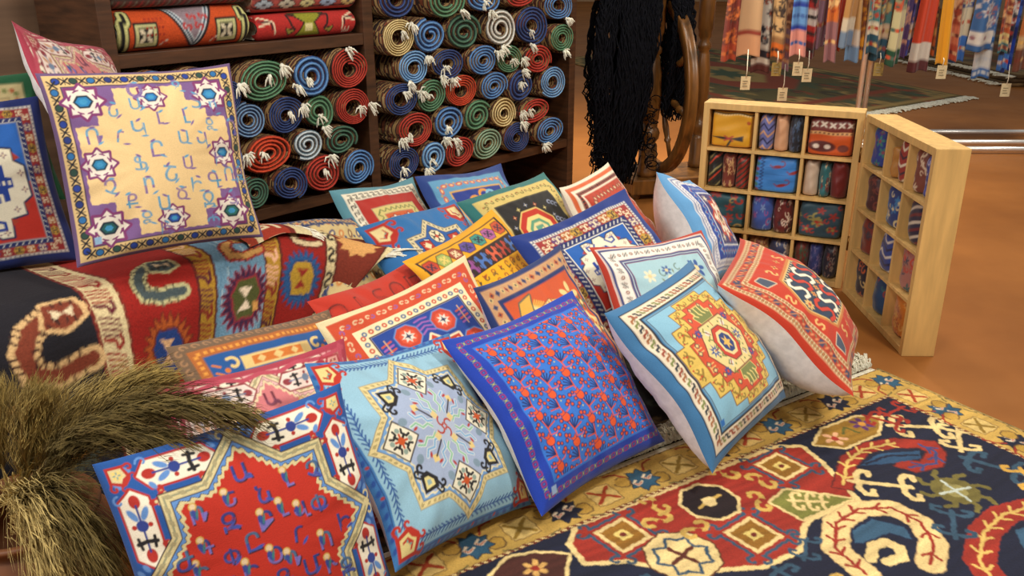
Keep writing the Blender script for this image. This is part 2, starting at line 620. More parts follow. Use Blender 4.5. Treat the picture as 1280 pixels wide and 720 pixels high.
def pile_mat():
    m, nt, b = nodes('rolled_rug_pattern')
    tc = N(nt, 'ShaderNodeTexCoord')
    oi = N(nt, 'ShaderNodeObjectInfo')
    ad = N(nt, 'ShaderNodeVectorMath', operation='ADD')
    nt.links.new(tc.outputs['Object'], ad.inputs[0])
    nt.links.new(oi.outputs['Location'], ad.inputs[1])
    vo = N(nt, 'ShaderNodeTexVoronoi')
    vo.inputs['Scale'].default_value = 38
    nt.links.new(ad.outputs['Vector'], vo.inputs['Vector'])
    wv = N(nt, 'ShaderNodeTexWave', bands_direction='Y')
    wv.inputs['Scale'].default_value = 7
    wv.inputs['Distortion'].default_value = 2.5
    nt.links.new(ad.outputs['Vector'], wv.inputs['Vector'])
    cr = N(nt, 'ShaderNodeValToRGB')
    cr.color_ramp.interpolation = 'CONSTANT'
    e = cr.color_ramp.elements
    e[0].color = rgba((64, 30, 20))
    e[1].position = 0.3
    e[1].color = rgba((140, 112, 70))
    for p, c in ((0.5, (40, 26, 24)), (0.68, (104, 52, 28)), (0.85, (150, 128, 88))):
        x = e.new(p)
        x.color = rgba(c)
    mx = N(nt, 'ShaderNodeMix', data_type='FLOAT')
    mx.inputs['Factor'].default_value = 0.55
    nt.links.new(wv.outputs['Fac'], mx.inputs['A'])
    nt.links.new(vo.outputs['Color'], mx.inputs['B'])
    nt.links.new(mx.outputs['Result'], cr.inputs['Fac'])
    nt.links.new(cr.outputs['Color'], b.inputs['Base Color'])
    b.inputs['Roughness'].default_value = 0.95
    return m


M_PILE = pile_mat()


def tassel(mb, p, dirv, n, ln, rs, spread=0.4):
    """a knotted tuft of fringe"""
    p = Vector(p)
    d = Vector(dirv).normalized()
    for i in range(n):
        q = Vector((rs.uniform(-1, 1), rs.uniform(-1, 1), rs.uniform(-1, 1))) * spread
        e = (d + q).normalized()
        l = ln * rs.uniform(0.6, 1.1)
        mb.tube([p, p + e * l * 0.5 + q * ln * 0.15, p + e * l + Vector((0, 0, -0.3 * l))], [0.0035, 0.0035, 0.002], 4)
    mb.tube([p - d * 0.006, p + d * 0.008], [0.008, 0.007], 6)


def rolled_rug(i, hue, s, z, w, h, label):
    rs = random.Random(i * 7 + 3)
    root = thing('rolled_rug', label, 'rolled rug', W(s, 0, z - h / 2), SHELF_ANG, 'rolled rugs on the dark shelf')
    turns = rs.choice([3, 4, 4, 5]) if h > 0.115 else rs.choice([3, 4])
    core = rs.uniform(0.22, 0.40)
    if hue in ('red', 'orange', 'navy') and rs.random() < 0.4:
        core = 0.45
    a0 = rs.uniform(0, 6.28)
    sq = rs.uniform(-0.25, 0.25)
    front = -0.015 - rs.uniform(0, 0.02)
    ln = 0.40 + rs.uniform(0, 0.03)
    n = turns * 22
    pitch = (1 - core) / turns
    cen = (rs.uniform(-0.12, 0.12) * core, rs.uniform(-0.25, 0.05) * core)
    pts = []
    for k in range(n + 1):
        t = k / n
        r = 1 - (1 - core) * t - pitch * 0.2
        a = a0 + turns * 2 * PI * t
        wob = 1 + 0.02 * math.sin(3 * a + sq * 9)
        px, pz = math.cos(a) * r * wob, math.sin(a) * r * wob
        px += sq * pz * 0.35
        pts.append(((px + cen[0] * t) * w / 2, (pz + cen[1] * t) * h / 2 + h / 2))
    # sheet with thickness
    th = pitch * min(w, h) / 2 * 0.46
    v, f = [], []
    m = len(pts)
    for k, (x, y) in enumerate(pts):
        a = pts[max(k - 1, 0)]
        b = pts[min(k + 1, m - 1)]
        tx, ty = b[0] - a[0], b[1] - a[1]
        l = math.hypot(tx, ty) or 1
        nx, ny = ty / l, -tx / l
        for yy, sg in ((front, 1), (front, -1), (front + ln, 1), (front + ln, -1)):
            v.append((x + nx * th * sg, yy, y + ny * th * sg))
    for k in range(m - 1):
        b = k * 4
        c = b + 4
        f += [(b, b + 1, c + 1, c), (b + 2, b, c, c + 2), (b + 1, b + 3, c + 3, c + 1)]
    f += [(0, 2, 3, 1), ((m - 1) * 4, (m - 1) * 4 + 1, (m - 1) * 4 + 3, (m - 1) * 4 + 2)]
    body = mesh_obj('rug_body', v, f, M_PILE, root)
    body.data.materials.append(M_EDGE[hue][1])
    ids = np.zeros(len(f), np.int32)
    ids[0:(m - 1) * 3:3] = 1
    body.data.polygons.foreach_set('material_index', ids)
    mb = MB()
    mb.tube([(x, front - 0.001, y) for x, y in pts], th * 0.52, 6)
    mb.obj('overcast_edge', M_EDGE[hue][0], root)
    if rs.random() < 0.75:
        mb = MB()
        x, y = pts[0]
        tassel(mb, (x * 0.98, front - 0.01, y), (rs.uniform(-0.5, 0.9), -0.8, -0.5), 16, 0.036, rs, 0.85)
        mb.obj('fringe_tuft', M_FRINGE, root)
        mb = MB()
        if rs.random() < 0.5:
            x, y = pts[-1]
            tassel(mb, (x, front + 0.0, y), (rs.uniform(-0.3, 0.3), -0.7, -0.6), 10, 0.03, rs, 0.9)
            mb.obj('fringe_tuft', M_FRINGE, root)
    return root


def near_words(i):
    """say where a roll sits by its row and its neighbours"""
    hue, s, z, w, h = ROLLS[i]
    sec = (0, 0.93) if s < 0.93 else (0.95, 3)
    lvl = min(range(5), key=lambda k: abs((0.45, 0.575, 0.695, 0.81, 0.95)[k] - z))
    row = ('bottom row', 'second row up', 'middle row', 'upper row', 'top row')[lvl]
    mates = sorted([k for k in range(len(ROLLS)) if sec[0] < ROLLS[k][1] < sec[1] and min(range(5), key=lambda q: abs((0.45, 0.575, 0.695, 0.81, 0.95)[q] - ROLLS[k][2])) == lvl], key=lambda k: ROLLS[k][1])
    p = mates.index(i)
    bay = 'left bay' if s < 0.93 else 'right bay'
    a = HUEN[ROLLS[mates[p - 1]][0]] if p else None
    b = HUEN[ROLLS[mates[p + 1]][0]] if p + 1 < len(mates) else None
    if a and b:
        nb = 'between ' + a + ' and ' + b + ' rolls'
    elif b:
        nb = 'leftmost, beside a ' + b + ' roll'
    elif a:
        nb = 'rightmost, beside a ' + a + ' roll'
    else:
        nb = 'alone'
    return HUEN[hue] + ' rolled rug in ' + bay + ', ' + row + ', ' + nb


def pack_rolls():
    """let the rolls fill their bays until they touch one another and the boards"""
    R = [[s, z, w * 1.16, h * 1.12] for _, s, z, w, h in ROLLS]
    for it in range(60):
        for i, a in enumerate(R):
            left = ROLLS[i][1] < 0.93
            lo, hi = (0.003, 0.922) if left else (0.973, 2.147)
            e = a[2] * 0.52
            a[0] = min(max(a[0], lo + e), hi - e)
            a[1] = max(a[1], (0.386 if left else 0.369) + a[3] * 0.51)
            if left:
                a[1] = min(a[1], 0.903 - a[3] * 0.51)
            for j in range(i):
                b = R[j]
                dx, dz = a[0] - b[0], a[1] - b[1]
                q = math.hypot(dx / ((a[2] + b[2]) / 2), dz / ((a[3] + b[3]) / 2))
                if q < 1.0:
                    k = 1 - (1 - q) * 0.22
                    for c in (a, b):
                        c[2] *= k
                        c[3] *= k
                    m = (1 - q) * 0.12
                    a[0] += dx * m
                    b[0] -= dx * m
                    a[1] += dz * m
                    b[1] -= dz * m
    return R


for i, (s, z, w, h) in enumerate(pack_rolls()):
    rolled_rug(i, ROLLS[i][0], s, z, w, h, near_words(i))
# ------------------------------------------------------------------ the cushion prints (u right, v up, both -1..1)
AL_RED = [('Ռ', -0.42, 0.43), ('Ա', -0.02, 0.62), ('Լ', 0.31, 0.45), ('Չ', 0.52, 0.44), ('Շ', -0.17, 0.46), ('Ն', 0.08, 0.40), ('Լ', 0.2, 0.24), ('Զ', -0.22, 0.29), ('Բ', 0.04, 0.2), ('Փ', 0.48, 0.17), ('Վ', 0.33, 0.17), ('Հ', 0.25, -0.01), ('Ո', 0.45, -0.13), ('Ի', 0.66, -0.05), ('Գ', -0.44, 0.17), ('Ը', -0.1, 0.08), ('Օ', 0.03, -0.08), ('Փ', -0.28, 0.03), ('Դ', 0.15, -0.16), ('Մ', 0.29, -0.28), ('Ւ', 0.45, -0.34), ('Զ', 0.58, -0.42), ('Ի', -0.17, -0.12), ('Զ', 0.05, -0.27), ('Ի', -0.52, 0.0), ('Ս', -0.35, -0.18), ('Կ', -0.5, -0.3), ('Թ', -0.2, -0.33), ('Ծ', -0.36, -0.46), ('Ց', -0.05, -0.48), ('Ք', 0.2, -0.5), ('Է', 0.38, -0.52), ('Ֆ', 0.02, -0.66), ('Ժ', -0.62, 0.12)]


def cartouche(P, white, rim, c1, c2):
    P.poly([(-1.5, 0), (-1.1, 0.52), (1.1, 0.52), (1.5, 0), (1.1, -0.52), (-1.1, -0.52)], white, 0.09, rim)
    P.ell(-1.05, 0, 0.26, 0.2, rim)
    P.ell(1.05, 0, 0.26, 0.2, rim)
    P.line([(-0.9, 0), (0.9, 0)], 0.08, c2)
    P.line([(-0.55, -0.35), (-0.5, 0), (-0.55, 0.35)], 0.16, BLACK)
    P.line([(-0.75, 0.25), (-0.35, 0.3)], 0.12, BLACK)
    P.line([(-0.75, -0.25), (-0.35, -0.3)], 0.12, BLACK)
    P.circ(0.1, 0, 0.22, c2)
    P.ell(0.55, 0.22, 0.28, 0.12, c1, 0.5)
    P.ell(0.55, -0.22, 0.28, 0.12, c1, -0.5)
    P.circ(0.1, 0.3, 0.09, rim)
    P.circ(0.1, -0.3, 0.09, rim)


def corner_badge(P, rim, cream, mid, leaf):
    """square badge with scrolls for a corner; the corner lies towards +u +v"""
    for q in (P, Pt(P.v, P.u, P.col, P.idx, P.aa)):
        q.line([(-0.2, 0.9)] + curl(-0.95, 0.72, 0.36, 0.6, 4.6, 12), 0.2, rim)
        q.line([(-0.5, -0.2)] + curl(-1.1, -0.1, 0.3, 0, 4.4, 10), 0.17, rim)
    P.poly([(1, 1), (-0.45, 1), (-0.85, 0.1), (-0.85, -0.3), (-0.3, -0.85), (0.1, -0.85), (1, -0.45)], rim)
    P.poly([(0.75, 0.75), (-0.3, 0.75), (-0.55, 0.0), (-0.2, -0.2), (0.0, -0.55), (0.75, -0.3)], cream)
    P.poly([(0.55, 0.55), (-0.1, 0.55), (-0.3, 0.1), (0.1, -0.3), (0.55, -0.1)], mid)
    flower(P.at(0.18, 0.18, 0.34), 4, leaf, cream)


def p_alphabet(P, border, field, light, cream, rim, ink, ink2, dark):
    P.fill(border)
    rr = random.Random(3)
    F = P.fold()
    G = P.fold(diag=True)
    for q, flip in ((F, 0), (Pt(F.v, F.u, F.col, F.idx, F.aa), 1)):
        cartouche(q.at(0.45, 0.83, 0.2), WHITE, rim, light, ink)
        for x, y in ((0.16, 0.9), (0.74, 0.66), (0.12, 0.95), (0.8, 0.9)):
            q.ell(x, y, 0.035, 0.02, light, 0.6)
        for x, y in ((0.62, 0.7), (0.3, 0.7), (0.66, 0.62)):
            q.ell(x, y, 0.026, 0.034, rim)
            q.circ(x, y - 0.02, 0.012, cream)
        q.line(curl(0.68, 0.93, 0.045, 0, 4, 8), 0.016, light)
    corner_badge(F.at(0.86, 0.86, 0.085, 0, 2.2), rim, cream, (225, 200, 120), (110, 150, 150))
    d = octagram(P, 0.53, 0.80)
    P.sd(d - 0.135, dark)
    P.sd(d - 0.125, cream)
    P.sd(np.abs(d - 0.095) - 0.008, (150, 150, 120))
    ang = np.arctan2(P.v, P.u)
    P.put(np.clip(0.5 - (np.abs(d - 0.095) - 0.018) / P.aa, 0, 1) * (np.sin(ang * 60) > 0.2), (168, 158, 120))
    P.sd(d - 0.06, dark)
    P.sd(d - 0.052, light)
    wob = 0.010 * np.sin(ang * 70)
    P.sd(d - 0.030 + wob, dark)
    P.sd(d - 0.024 + wob, cream)
    P.sd(d + 0.004 + wob, field)
    for k in range(4):
        q = P.at(0, 0, 1, k * PI / 2, 2)
        q.circ(0, 0.93, 0.03, cream)
        q.line(curl(-0.07, 0.94, 0.05, 0, 4), 0.018, cream)
        q.line(curl(0.07, 0.94, 0.05, PI, -4), 0.018, cream)
    for i, (ch, x, y) in enumerate(AL_RED):
        h = rr.uniform(0.12, 0.15)
        P.glyph(ch, x + 0.006, y - 0.008, h * 1.06, dark)
        P.glyph(ch, x, y, h, ink if i % 3 else (70, 110, 150), ink2 if i % 2 else (120, 110, 190))
        if i % 2 == 0:
            P.circ(x - 0.03, y + h * 0.52, 0.032, (205, 165, 80))
            P.circ(x - 0.03, y + h * 0.52, 0.022, (226, 200, 160))
            P.ell(x - 0.03, y + h * 0.52 - 0.065, 0.02, 0.045, (50, 70, 150), 0.2)
            P.ell(x - 0.012, y + h * 0.52 - 0.06, 0.010, 0.04, (60, 120, 120), -0.3)
        else:
            P.ell(x + 0.04, y - h * 0.4, 0.035, 0.012, ink2, rr.uniform(-1, 1))


def p_red_alphabet(P):
    p_alphabet(P, (24, 82, 158), (188, 40, 20), (96, 142, 206), (214, 200, 150), (176, 40, 30), (40, 60, 140), (60, 80, 170), (40, 24, 40))


def p_pink(P):
    p_alphabet(P, (214, 152, 158), (206, 120, 126), (226, 180, 180), (226, 206, 170), (150, 40, 52), (110, 40, 60), (120, 60, 90), (110, 50, 60))
    F = P.fold()
    P.frame(1.1, 0.93, (164, 52, 74))
    for q in (F, Pt(F.v, F.u, F.col, F.idx, F.aa)):
        cartouche(q.at(0.42, 0.74, 0.19), (232, 214, 206), (140, 50, 60), (196, 150, 120), (110, 130, 160))
        q.line([(0.0, 0.92), (0.2, 0.88), (0.4, 0.93), (0.7, 0.88), (0.95, 0.92)], 0.05, (180, 70, 90))
    corner_badge(F.at(0.78, 0.78, 0.1, 0, 2.2), (158, 46, 62), (214, 160, 150), (150, 50, 60), (206, 190, 150))


def p_star(P):
    P.fill((146, 190, 214))
    P.frame(1.1, 0.93, (58, 120, 184))
    P.frame(0.955, 0.945, (36, 76, 140))
    F = P.fold()
    for q in (F, Pt(F.v, F.u, F.col, F.idx, F.aa)):
        for i in range(13):
            x = 0.02 + i * 0.055
            q.line([(x, 0.86), (x + 0.045, 0.90)], 0.014, (40, 84, 150))
            q.line([(x, 0.86), (x + 0.05, 0.83)], 0.014, (40, 84, 150))
        q.line([(0, 0.86), (0.72, 0.86)], 0.012, (40, 84, 150))
        for i in range(9):
            q.ell(0.05 + i * 0.1, 0.975, 0.03, 0.016, (36, 80, 160), 0.4)
            if i % 3 == 0:
                q.circ(0.1 + i * 0.1, 0.965, 0.015, (170, 60, 60))
    corner_badge(F.at(0.83, 0.83, 0.13, 0, 2.2), (186, 44, 26), (226, 208, 140), (186, 44, 26), (120, 160, 150))
    F.at(0.86, 0.86, 0.09).poly([(0.6, 0.6), (-0.2, 0.6), (-0.4, 0.1), (0.1, -0.4), (0.6, -0.2)], (226, 208, 140))
    d = octagram(P, 0.535, 0.765)
    ang = np.arctan2(P.v, P.u)
    P.sd(d - 0.105, (150, 130, 84))
    P.sd(d - 0.098, (222, 204, 148))
    P.put(np.clip(0.5 - (np.abs(d - 0.073) - 0.014) / P.aa, 0, 1) * (np.sin(ang * 90) > 0.0), (176, 160, 110))
    P.sd(d - 0.045, (70, 80, 110))
    P.sd(d - 0.038, (112, 158, 210))
    P.sd(d - 0.014 + 0.008 * np.sin(ang * 60), (226, 216, 180))
    P.sd(d + 0.004 + 0.008 * np.sin(ang * 60), (160, 176, 208))
    for k in range(8):
        a = k * PI / 4 + PI / 2
        q = P.at(0, 0, 1, a - PI / 2, 2)
        if k % 2 == 0:
            w = q.at(0, 0.56, 0.15, PI / 4)
            w.poly([(-1, -1), (1, -1), (1, 1), (-1, 1)], (60, 50, 44))
            w.rect(-0.9, -0.9, 0.9, 0.9, (232, 226, 204))
            for j in range(4):
                z = w.at(0, 0, 1, j * PI / 2, 1.6)
                z.line([(0, 0), (0, 0.5)], 0.18, BLACK)
                z.line([(-0.28, 0.72), (-0.18, 0.5), (0.18, 0.5), (0.28, 0.72)], 0.16, BLACK)
                z.circ(0.48, 0.48, 0.17, (140, 160, 150))
                z = w.at(0, 0, 1, j * PI / 2 + PI / 4, 1.6)
                z.line([(0, 0), (0, 0.42)], 0.16, (190, 70, 20))
            w.circ(0, 0, 0.24, (196, 80, 24))
        else:
            w = q.at(0, 0.62, 0.13)
            for sx in (-1, 1):
                w.line([(sx * 0.6, -0.4)] + curl(sx * 1.05, -0.62, 0.32, PI / 2, sx * -4.4, 10), 0.2, BLACK)
                w.line([(sx * 0.75, 0.1)] + curl(sx * 1.15, -0.08, 0.26, PI / 2, sx * -4.4, 10), 0.17, BLACK)
            w.poly([(-0.85, -0.1), (-0.5, -0.7), (0.5, -0.7), (0.85, -0.1), (0, 0.95)], BLACK)
            w.poly([(-0.5, -0.1), (-0.25, -0.4), (0.25, -0.4), (0.5, -0.1), (0, 0.6)], (222, 208, 140))
            w.poly([(-0.24, -0.06), (0, -0.28), (0.24, -0.06), (0, 0.25)], (140, 170, 176))
            q.at(0, 0.36, 0.05, PI / 4).rect(-0.7, -0.7, 0.7, 0.7, (226, 200, 130))
            q.line([(0, 0.16), (0, 0.34)], 0.018, (50, 40, 50))
        for sx in (-1, 1):
            q.line([(sx * 0.02, 0.14), (sx * 0.07, 0.2), (sx * 0.05, 0.27), (sx * 0.11, 0.33), (sx * 0.09, 0.4)], 0.034, (226, 230, 226))
            q.line([(sx * 0.02, 0.14), (sx * 0.07, 0.2), (sx * 0.05, 0.27), (sx * 0.11, 0.33), (sx * 0.09, 0.4)], 0.02, (136, 190, 160) if k % 2 == 0 else (120, 170, 214))
            q.ell(sx * 0.06, 0.36, 0.013, 0.03, (176, 50, 40), sx * 0.4)
        q.at(0.16, 0.46, 0.04).ell(0, 0, 1, 1.2, (126, 150, 170))
    P.circ(0, 0, 0.15, (176, 190, 214))
    for a in (0.3, 1.9, 3.4, 5.0):
        P.line(curl(0.05 * math.cos(a), 0.05 * math.sin(a), 0.06, a, 3.5, 8), 0.02, (176, 60, 40))
    for k in range(4):
        P.at(0.15 * math.cos(k * PI / 2 + .5), 0.15 * math.sin(k * PI / 2 + .5), 0.035, 0.5).rect(-1, -1, 1, 1, (222, 200, 140))


def p_pomegranate(P):
    P.fill((16, 58, 170))
    OR, DK, LB = (224, 84, 36), (14, 26, 92), (46, 112, 206)
    P.rect(-0.78, -0.80, 0.84, 0.80, LB)

    def chain(q, i):
        if i % 2 == 0:
            q.poly([(-0.75, -0.55), (-0.55, -0.75), (0.55, -0.75), (0.75, -0.55), (0.75, 0.55), (0.55, 0.75), (-0.55, 0.75), (-0.75, 0.55)], (176, 44, 66))
            q.rect(-0.5, -0.5, 0.5, 0.5, (26, 50, 150))
            q.circ(0, 0, 0.16, (90, 140, 200))
        else:
            q.line([(-0.4, -0.6), (0, 0), (-0.4, 0.6)], 0.22, (150, 160, 70))
            q.line([(0.4, -0.6), (0, 0), (0.4, 0.6)], 0.22, (150, 160, 70))
            q.circ(0, 0, 0.2, (200, 190, 60))
    ring_of(P, 0.885, 34, 0.034, chain)

    def bush(q, flip):
        f = -1 if flip else 1
        def L(pts, w, c):
            q.line([(f * x, y) for x, y in pts], w, c)

        def O(x, y, r, c=OR):
            q.circ(f * x, y, r + 0.07, DK)
            q.circ(f * x, y, r, c)
        L([(-0.1, -1.0), (0.1, -0.5), (0.15, 0.0)], 0.11, OR)
        for k in range(6):
            a = math.radians(12 + k * 19)
            L([(0.12, -0.05 + 0.02 * k), (0.12 + 0.82 * math.cos(a), -0.05 + 0.82 * math.sin(a))], 0.10, DK)
        L([(0.12, -0.05), (0.94, 0.10)], 0.08, OR)
        L([(0.12, -0.05), (-0.06, 0.86)], 0.08, OR)
        for k in range(3):
            a = math.radians(30 + k * 34)
            O(0.12 + 1.0 * math.cos(a), -0.05 + 1.0 * math.sin(a), 0.085)
        L([(0.05, -0.6), (-0.5, -0.5), (-0.75, -0.1)], 0.08, OR)
        O(-0.78, -0.05, 0.12)
        O(-0.52, -0.18, 0.10)
        O(-0.92, -0.38, 0.10)
        L([(0.1, -0.55), (0.6, -0.65), (0.9, -0.5)], 0.08, OR)
        O(0.95, -0.45, 0.11)
        O(0.62, -0.40, 0.08)
        O(0.7, -0.9, 0.10)
        O(-0.45, 0.55, 0.10)
        O(-0.7, 0.4, 0.08)
        q.circ(f * 0.45, -0.78, 0.06, (206, 200, 80))
        q.circ(f * -0.3, 0.28, 0.055, (206, 200, 80))
    C = P.clip(np.maximum(np.maximum(-0.76 - P.u, P.u - 0.82), np.maximum(-0.78 - P.v, P.v - 0.78)))
    for i in range(6):
        for j in range(7):
            x = -0.64 + i * 0.29
            y = 0.78 - j * 0.27 + (0.135 if i % 2 else 0)
            bush(C.at(x, y, 0.142, 0.12, 1.5), (i + j) % 2)
    for i in range(6):
        for j in range(8):
            x = -0.64 + i * 0.29
            y = 0.78 - j * 0.27 + (0.135 if i % 2 else 0)
            q = C.at(x - 0.01, y - 0.125, 0.048, 0.3, 1.8)
            q.circ(0, 0, 1.12, DK)
            q.circ(0, 0, 0.95, OR)
            q.poly([(-0.5, 0.7), (0.5, 0.7), (0.75, 1.5), (0.0, 1.15), (-0.75, 1.5)], OR, 0.12, DK)
    P.at(-0.79, -0.86, 0.035).rect(-1, -1, 1, 1.2, (150, 180, 220))


def p_redmedallion(P):
    P.fill((58, 114, 162))
    P.frame(0.90, 0.885, (20, 26, 50))
    P.frame(0.885, 0.74, (228, 214, 190))

    def chain(q, i):
        c = ((150, 70, 50), (40, 50, 60), (120, 130, 70), (160, 100, 60))[i % 4]
        q.line([(-0.7, 0.6), (-0.1, 0.5), (0.2, -0.5), (0.8, -0.6)], 0.55, c)
        q.line([(-0.6, -0.1), (-0.1, -0.6)], 0.2, (90, 60, 50))
    ring_of(P, 0.812, 24, 0.042, chain)
    P.frame(0.755, 0.735, (24, 24, 40))
    P.frame(0.72, -1, (134, 184, 210))
    F = P.fold()
    P.frame(0.712, 0.70, (60, 70, 100))
    st = [(0.72, 0), (0.72, 0.22), (0.6, 0.22), (0.6, 0.42), (0.44, 0.42), (0.44, 0.6), (0.26, 0.6), (0.26, 0.68), (0, 0.68)]
    F.poly([(0, 0)] + [(x * 1.0, y * 1.0) for x, y in st], (222, 188, 92), 0.012, (130, 90, 40))
    F.poly([(0, 0), (0.54, 0), (0.54, 0.2), (0.44, 0.2), (0.44, 0.34), (0.32, 0.34), (0.32, 0.5), (0.2, 0.5), (0.2, 0.57), (0, 0.57)], (206, 78, 48), 0.01, (120, 60, 30))
    for x, y in ((0.64, 0.1), (0.5, 0.31), (0.36, 0.5), (0.14, 0.62)):
        q = F.at(x, y, 0.05)
        q.line([(-0.8, -0.6), (0, 0.6), (0.7, -0.3)], 0.5, (150, 120, 50))
        q.circ(0.4, 0.6, 0.3, (196, 60, 40))
    for sy in (-1, 1):
        q = P.at(0, sy * 0.36, 0.2, 0 if sy > 0 else PI)
        q.poly([(-0.7, -0.2), (-0.9, 0.3), (-0.5, 0.4), (-0.55, 0.8), (0.55, 0.8), (0.5, 0.4), (0.9, 0.3), (0.7, -0.2)], (120, 128, 70), 0.06, (226, 200, 120))
        for x in (-0.6, -0.2, 0.2, 0.6):
            q.line([(x, 0.75), (x, 0.35), (x + 0.15, 0.2)], 0.1, (226, 206, 130))
    P.poly([(-0.42, 0), (-0.26, 0.3), (0.26, 0.3), (0.42, 0), (0.26, -0.3), (-0.26, -0.3)], (228, 206, 140), 0.015, (110, 50, 40))
    P.poly(ngon(8, 0.22, a0=PI / 8), (196, 60, 40), 0.012, (60, 30, 40))
    P.poly(ngon(8, 0.165, a0=PI / 8), (226, 208, 150))
    P.poly(ngon(8, 0.125, a0=PI / 8), (36, 60, 120))
    P.poly(starp(6, 0.09, 0.04), (222, 180, 90))
    for sx in (-1, 1):
        P.at(sx * 0.3, 0, 0.09).poly(starp(8, 1, 0.4), (30, 80, 150))
        P.at(sx * 0.3, 0, 0.09).circ(0, 0, 0.25, CREAM)
        for sy in (-1, 1):
            q = P.at(sx * 0.33, sy * 0.25, 0.055)
            flower(q, 8, (40, 70, 140), (200, 60, 40))
            q = P.at(sx * 0.47, sy * 0.12, 0.05)
            q.line([(-0.8, -0.9), (-0.8, 0.9)], 0.3, (230, 180, 110))
            for y in (-0.8, 0, 0.8):
                q.line([(-0.8, y), (0.7, y)], 0.28, (230, 180, 110))
            P.at(sx * 0.2, sy * 0.2, 0.035, PI / 4).rect(-1, -1, 1, 1, (220, 214, 200))
    for x, y, r in ((0.66, 0.05, 0), (0.66, 0.16, 1), (0.55, 0.27, 2), (0.53, 0.36, 0), (0.42, 0.38, 1), (0.4, 0.46, 2), (0.38, 0.55, 1), (0.3, 0.56, 0), (0.21, 0.62, 2), (0.07, 0.62, 1)):
        F.line(curl(x, y, 0.032, r * 2.1, 4.4, 8), 0.014, (124, 104, 44))
        F.circ(x + 0.03, y - 0.02, 0.011, (186, 60, 40))
    for x, y in ((0.5, 0.07), (0.4, 0.26), (0.26, 0.42), (0.1, 0.52), (0.47, 0.16)):
        F.at(x, y, 0.026, PI / 4).rect(-1, -1, 1, 1, (60, 44, 60))
        F.at(x, y, 0.016, PI / 4).rect(-1, -1, 1, 1, (226, 200, 130))
    for sx in (-1, 1):
        for k in range(6):
            P.line([(sx * 0.2, 0.27 - k * 0.108), (sx * 0.245, 0.24 - k * 0.108), (sx * 0.2, 0.21 - k * 0.108)], 0.016, (110, 120, 60))
    for k in range(8):
        a = k * PI / 4
        P.line([(0.235 * math.cos(a), 0.235 * math.sin(a)), (0.30 * math.cos(a), 0.30 * math.sin(a))], 0.014, (150, 60, 40))
        P.circ(0.30 * math.cos(a + 0.3), 0.27 * math.sin(a + 0.3), 0.014, (96, 120, 70))
    P.at(-0.69, -0.66, 0.028).rect(-1, -1, 1, 1.3, (40, 110, 190))


def p_redright(P):
    P.fill((190, 52, 26))
    P.frame(0.955, 0.90, (222, 196, 150))
    P.frame(0.90, 0.80, (176, 58, 36))
    P.frame(0.80, 0.745, (222, 196, 150))
    ring_of(P, 0.927, 40, 0.02, lambda q, i: (q.circ(0, 0, 0.9, (120, 60, 40)), q.circ(0, 0, 0.4, (214, 150, 90))), 1.1)
    ring_of(P, 0.772, 34, 0.02, lambda q, i: (q.circ(0, 0, 0.9, (120, 60, 40)), q.circ(0, 0, 0.4, (214, 150, 90))), 1.1)

    def vine(q, i):
        if i % 3 == 0:
            q.rect(-0.9, -0.8, 0.9, 0.8, (66, 70, 96))
            q.line([(-0.9, -0.8), (0.9, 0.8)], 0.3, (210, 130, 70))
        else:
            q.ell(-0.2, 0.2, 0.6, 0.28, (226, 140, 96), 0.8)
            q.ell(0.5, -0.3, 0.4, 0.2, (120, 130, 90), -0.6)
    ring_of(P, 0.85, 22, 0.044, vine)
    hexa = [(-0.62, 0), (-0.4, 0.42), (0.4, 0.42), (0.62, 0), (0.4, -0.42), (-0.4, -0.42)]
    P.poly(hexa, (222, 190, 120), 0.04, (196, 120, 60))
    ang = np.arctan2(P.v, P.u)
    P.poly([(x * 0.97, y * 0.96) for x, y in hexa], (34, 56, 84))
    for i, (x, y, c) in enumerate([(-0.33, 0.2, WHITE), (-0.33, -0.2, (200, 56, 36)), (-0.11, 0.2, (200, 56, 36)), (-0.11, -0.2, WHITE), (0.11, 0.2, WHITE), (0.11, -0.2, (200, 56, 36)), (0.33, 0.2, (200, 56, 36)), (0.33, -0.2, WHITE)]):
        s_hook(P.at(x, y, 0.17), 0.3, c, (24, 30, 50))
    for x in (-0.5, 0.5):
        flower(P.at(x, 0, 0.08), 8, (222, 180, 110), (190, 60, 40))
    for x in (-0.2, 0.0, 0.2):
        flower(P.at(x, 0, 0.05), 6, (222, 160, 70), (190, 60, 40))
    for i in range(10):
        for sy in (-1, 1):
            P.at(-0.36 + i * 0.08, sy * 0.385, 0.014).rect(-1, -1, 1, 1, (222, 200, 150))
    F = P.fold()
    F.poly([(0.52, 0.46), (0.68, 0.52), (0.66, 0.68), (0.56, 0.66)], (70, 80, 100), 0.012, (220, 200, 170))
    for x, y in ((0.3, 0.56), (0.66, 0.22)):
        s_hook(F.at(x, y, 0.075), 0.35, (226, 180, 110))
    flower(F.at(0.12, 0.56, 0.045), 4, (226, 180, 100), (90, 50, 40))


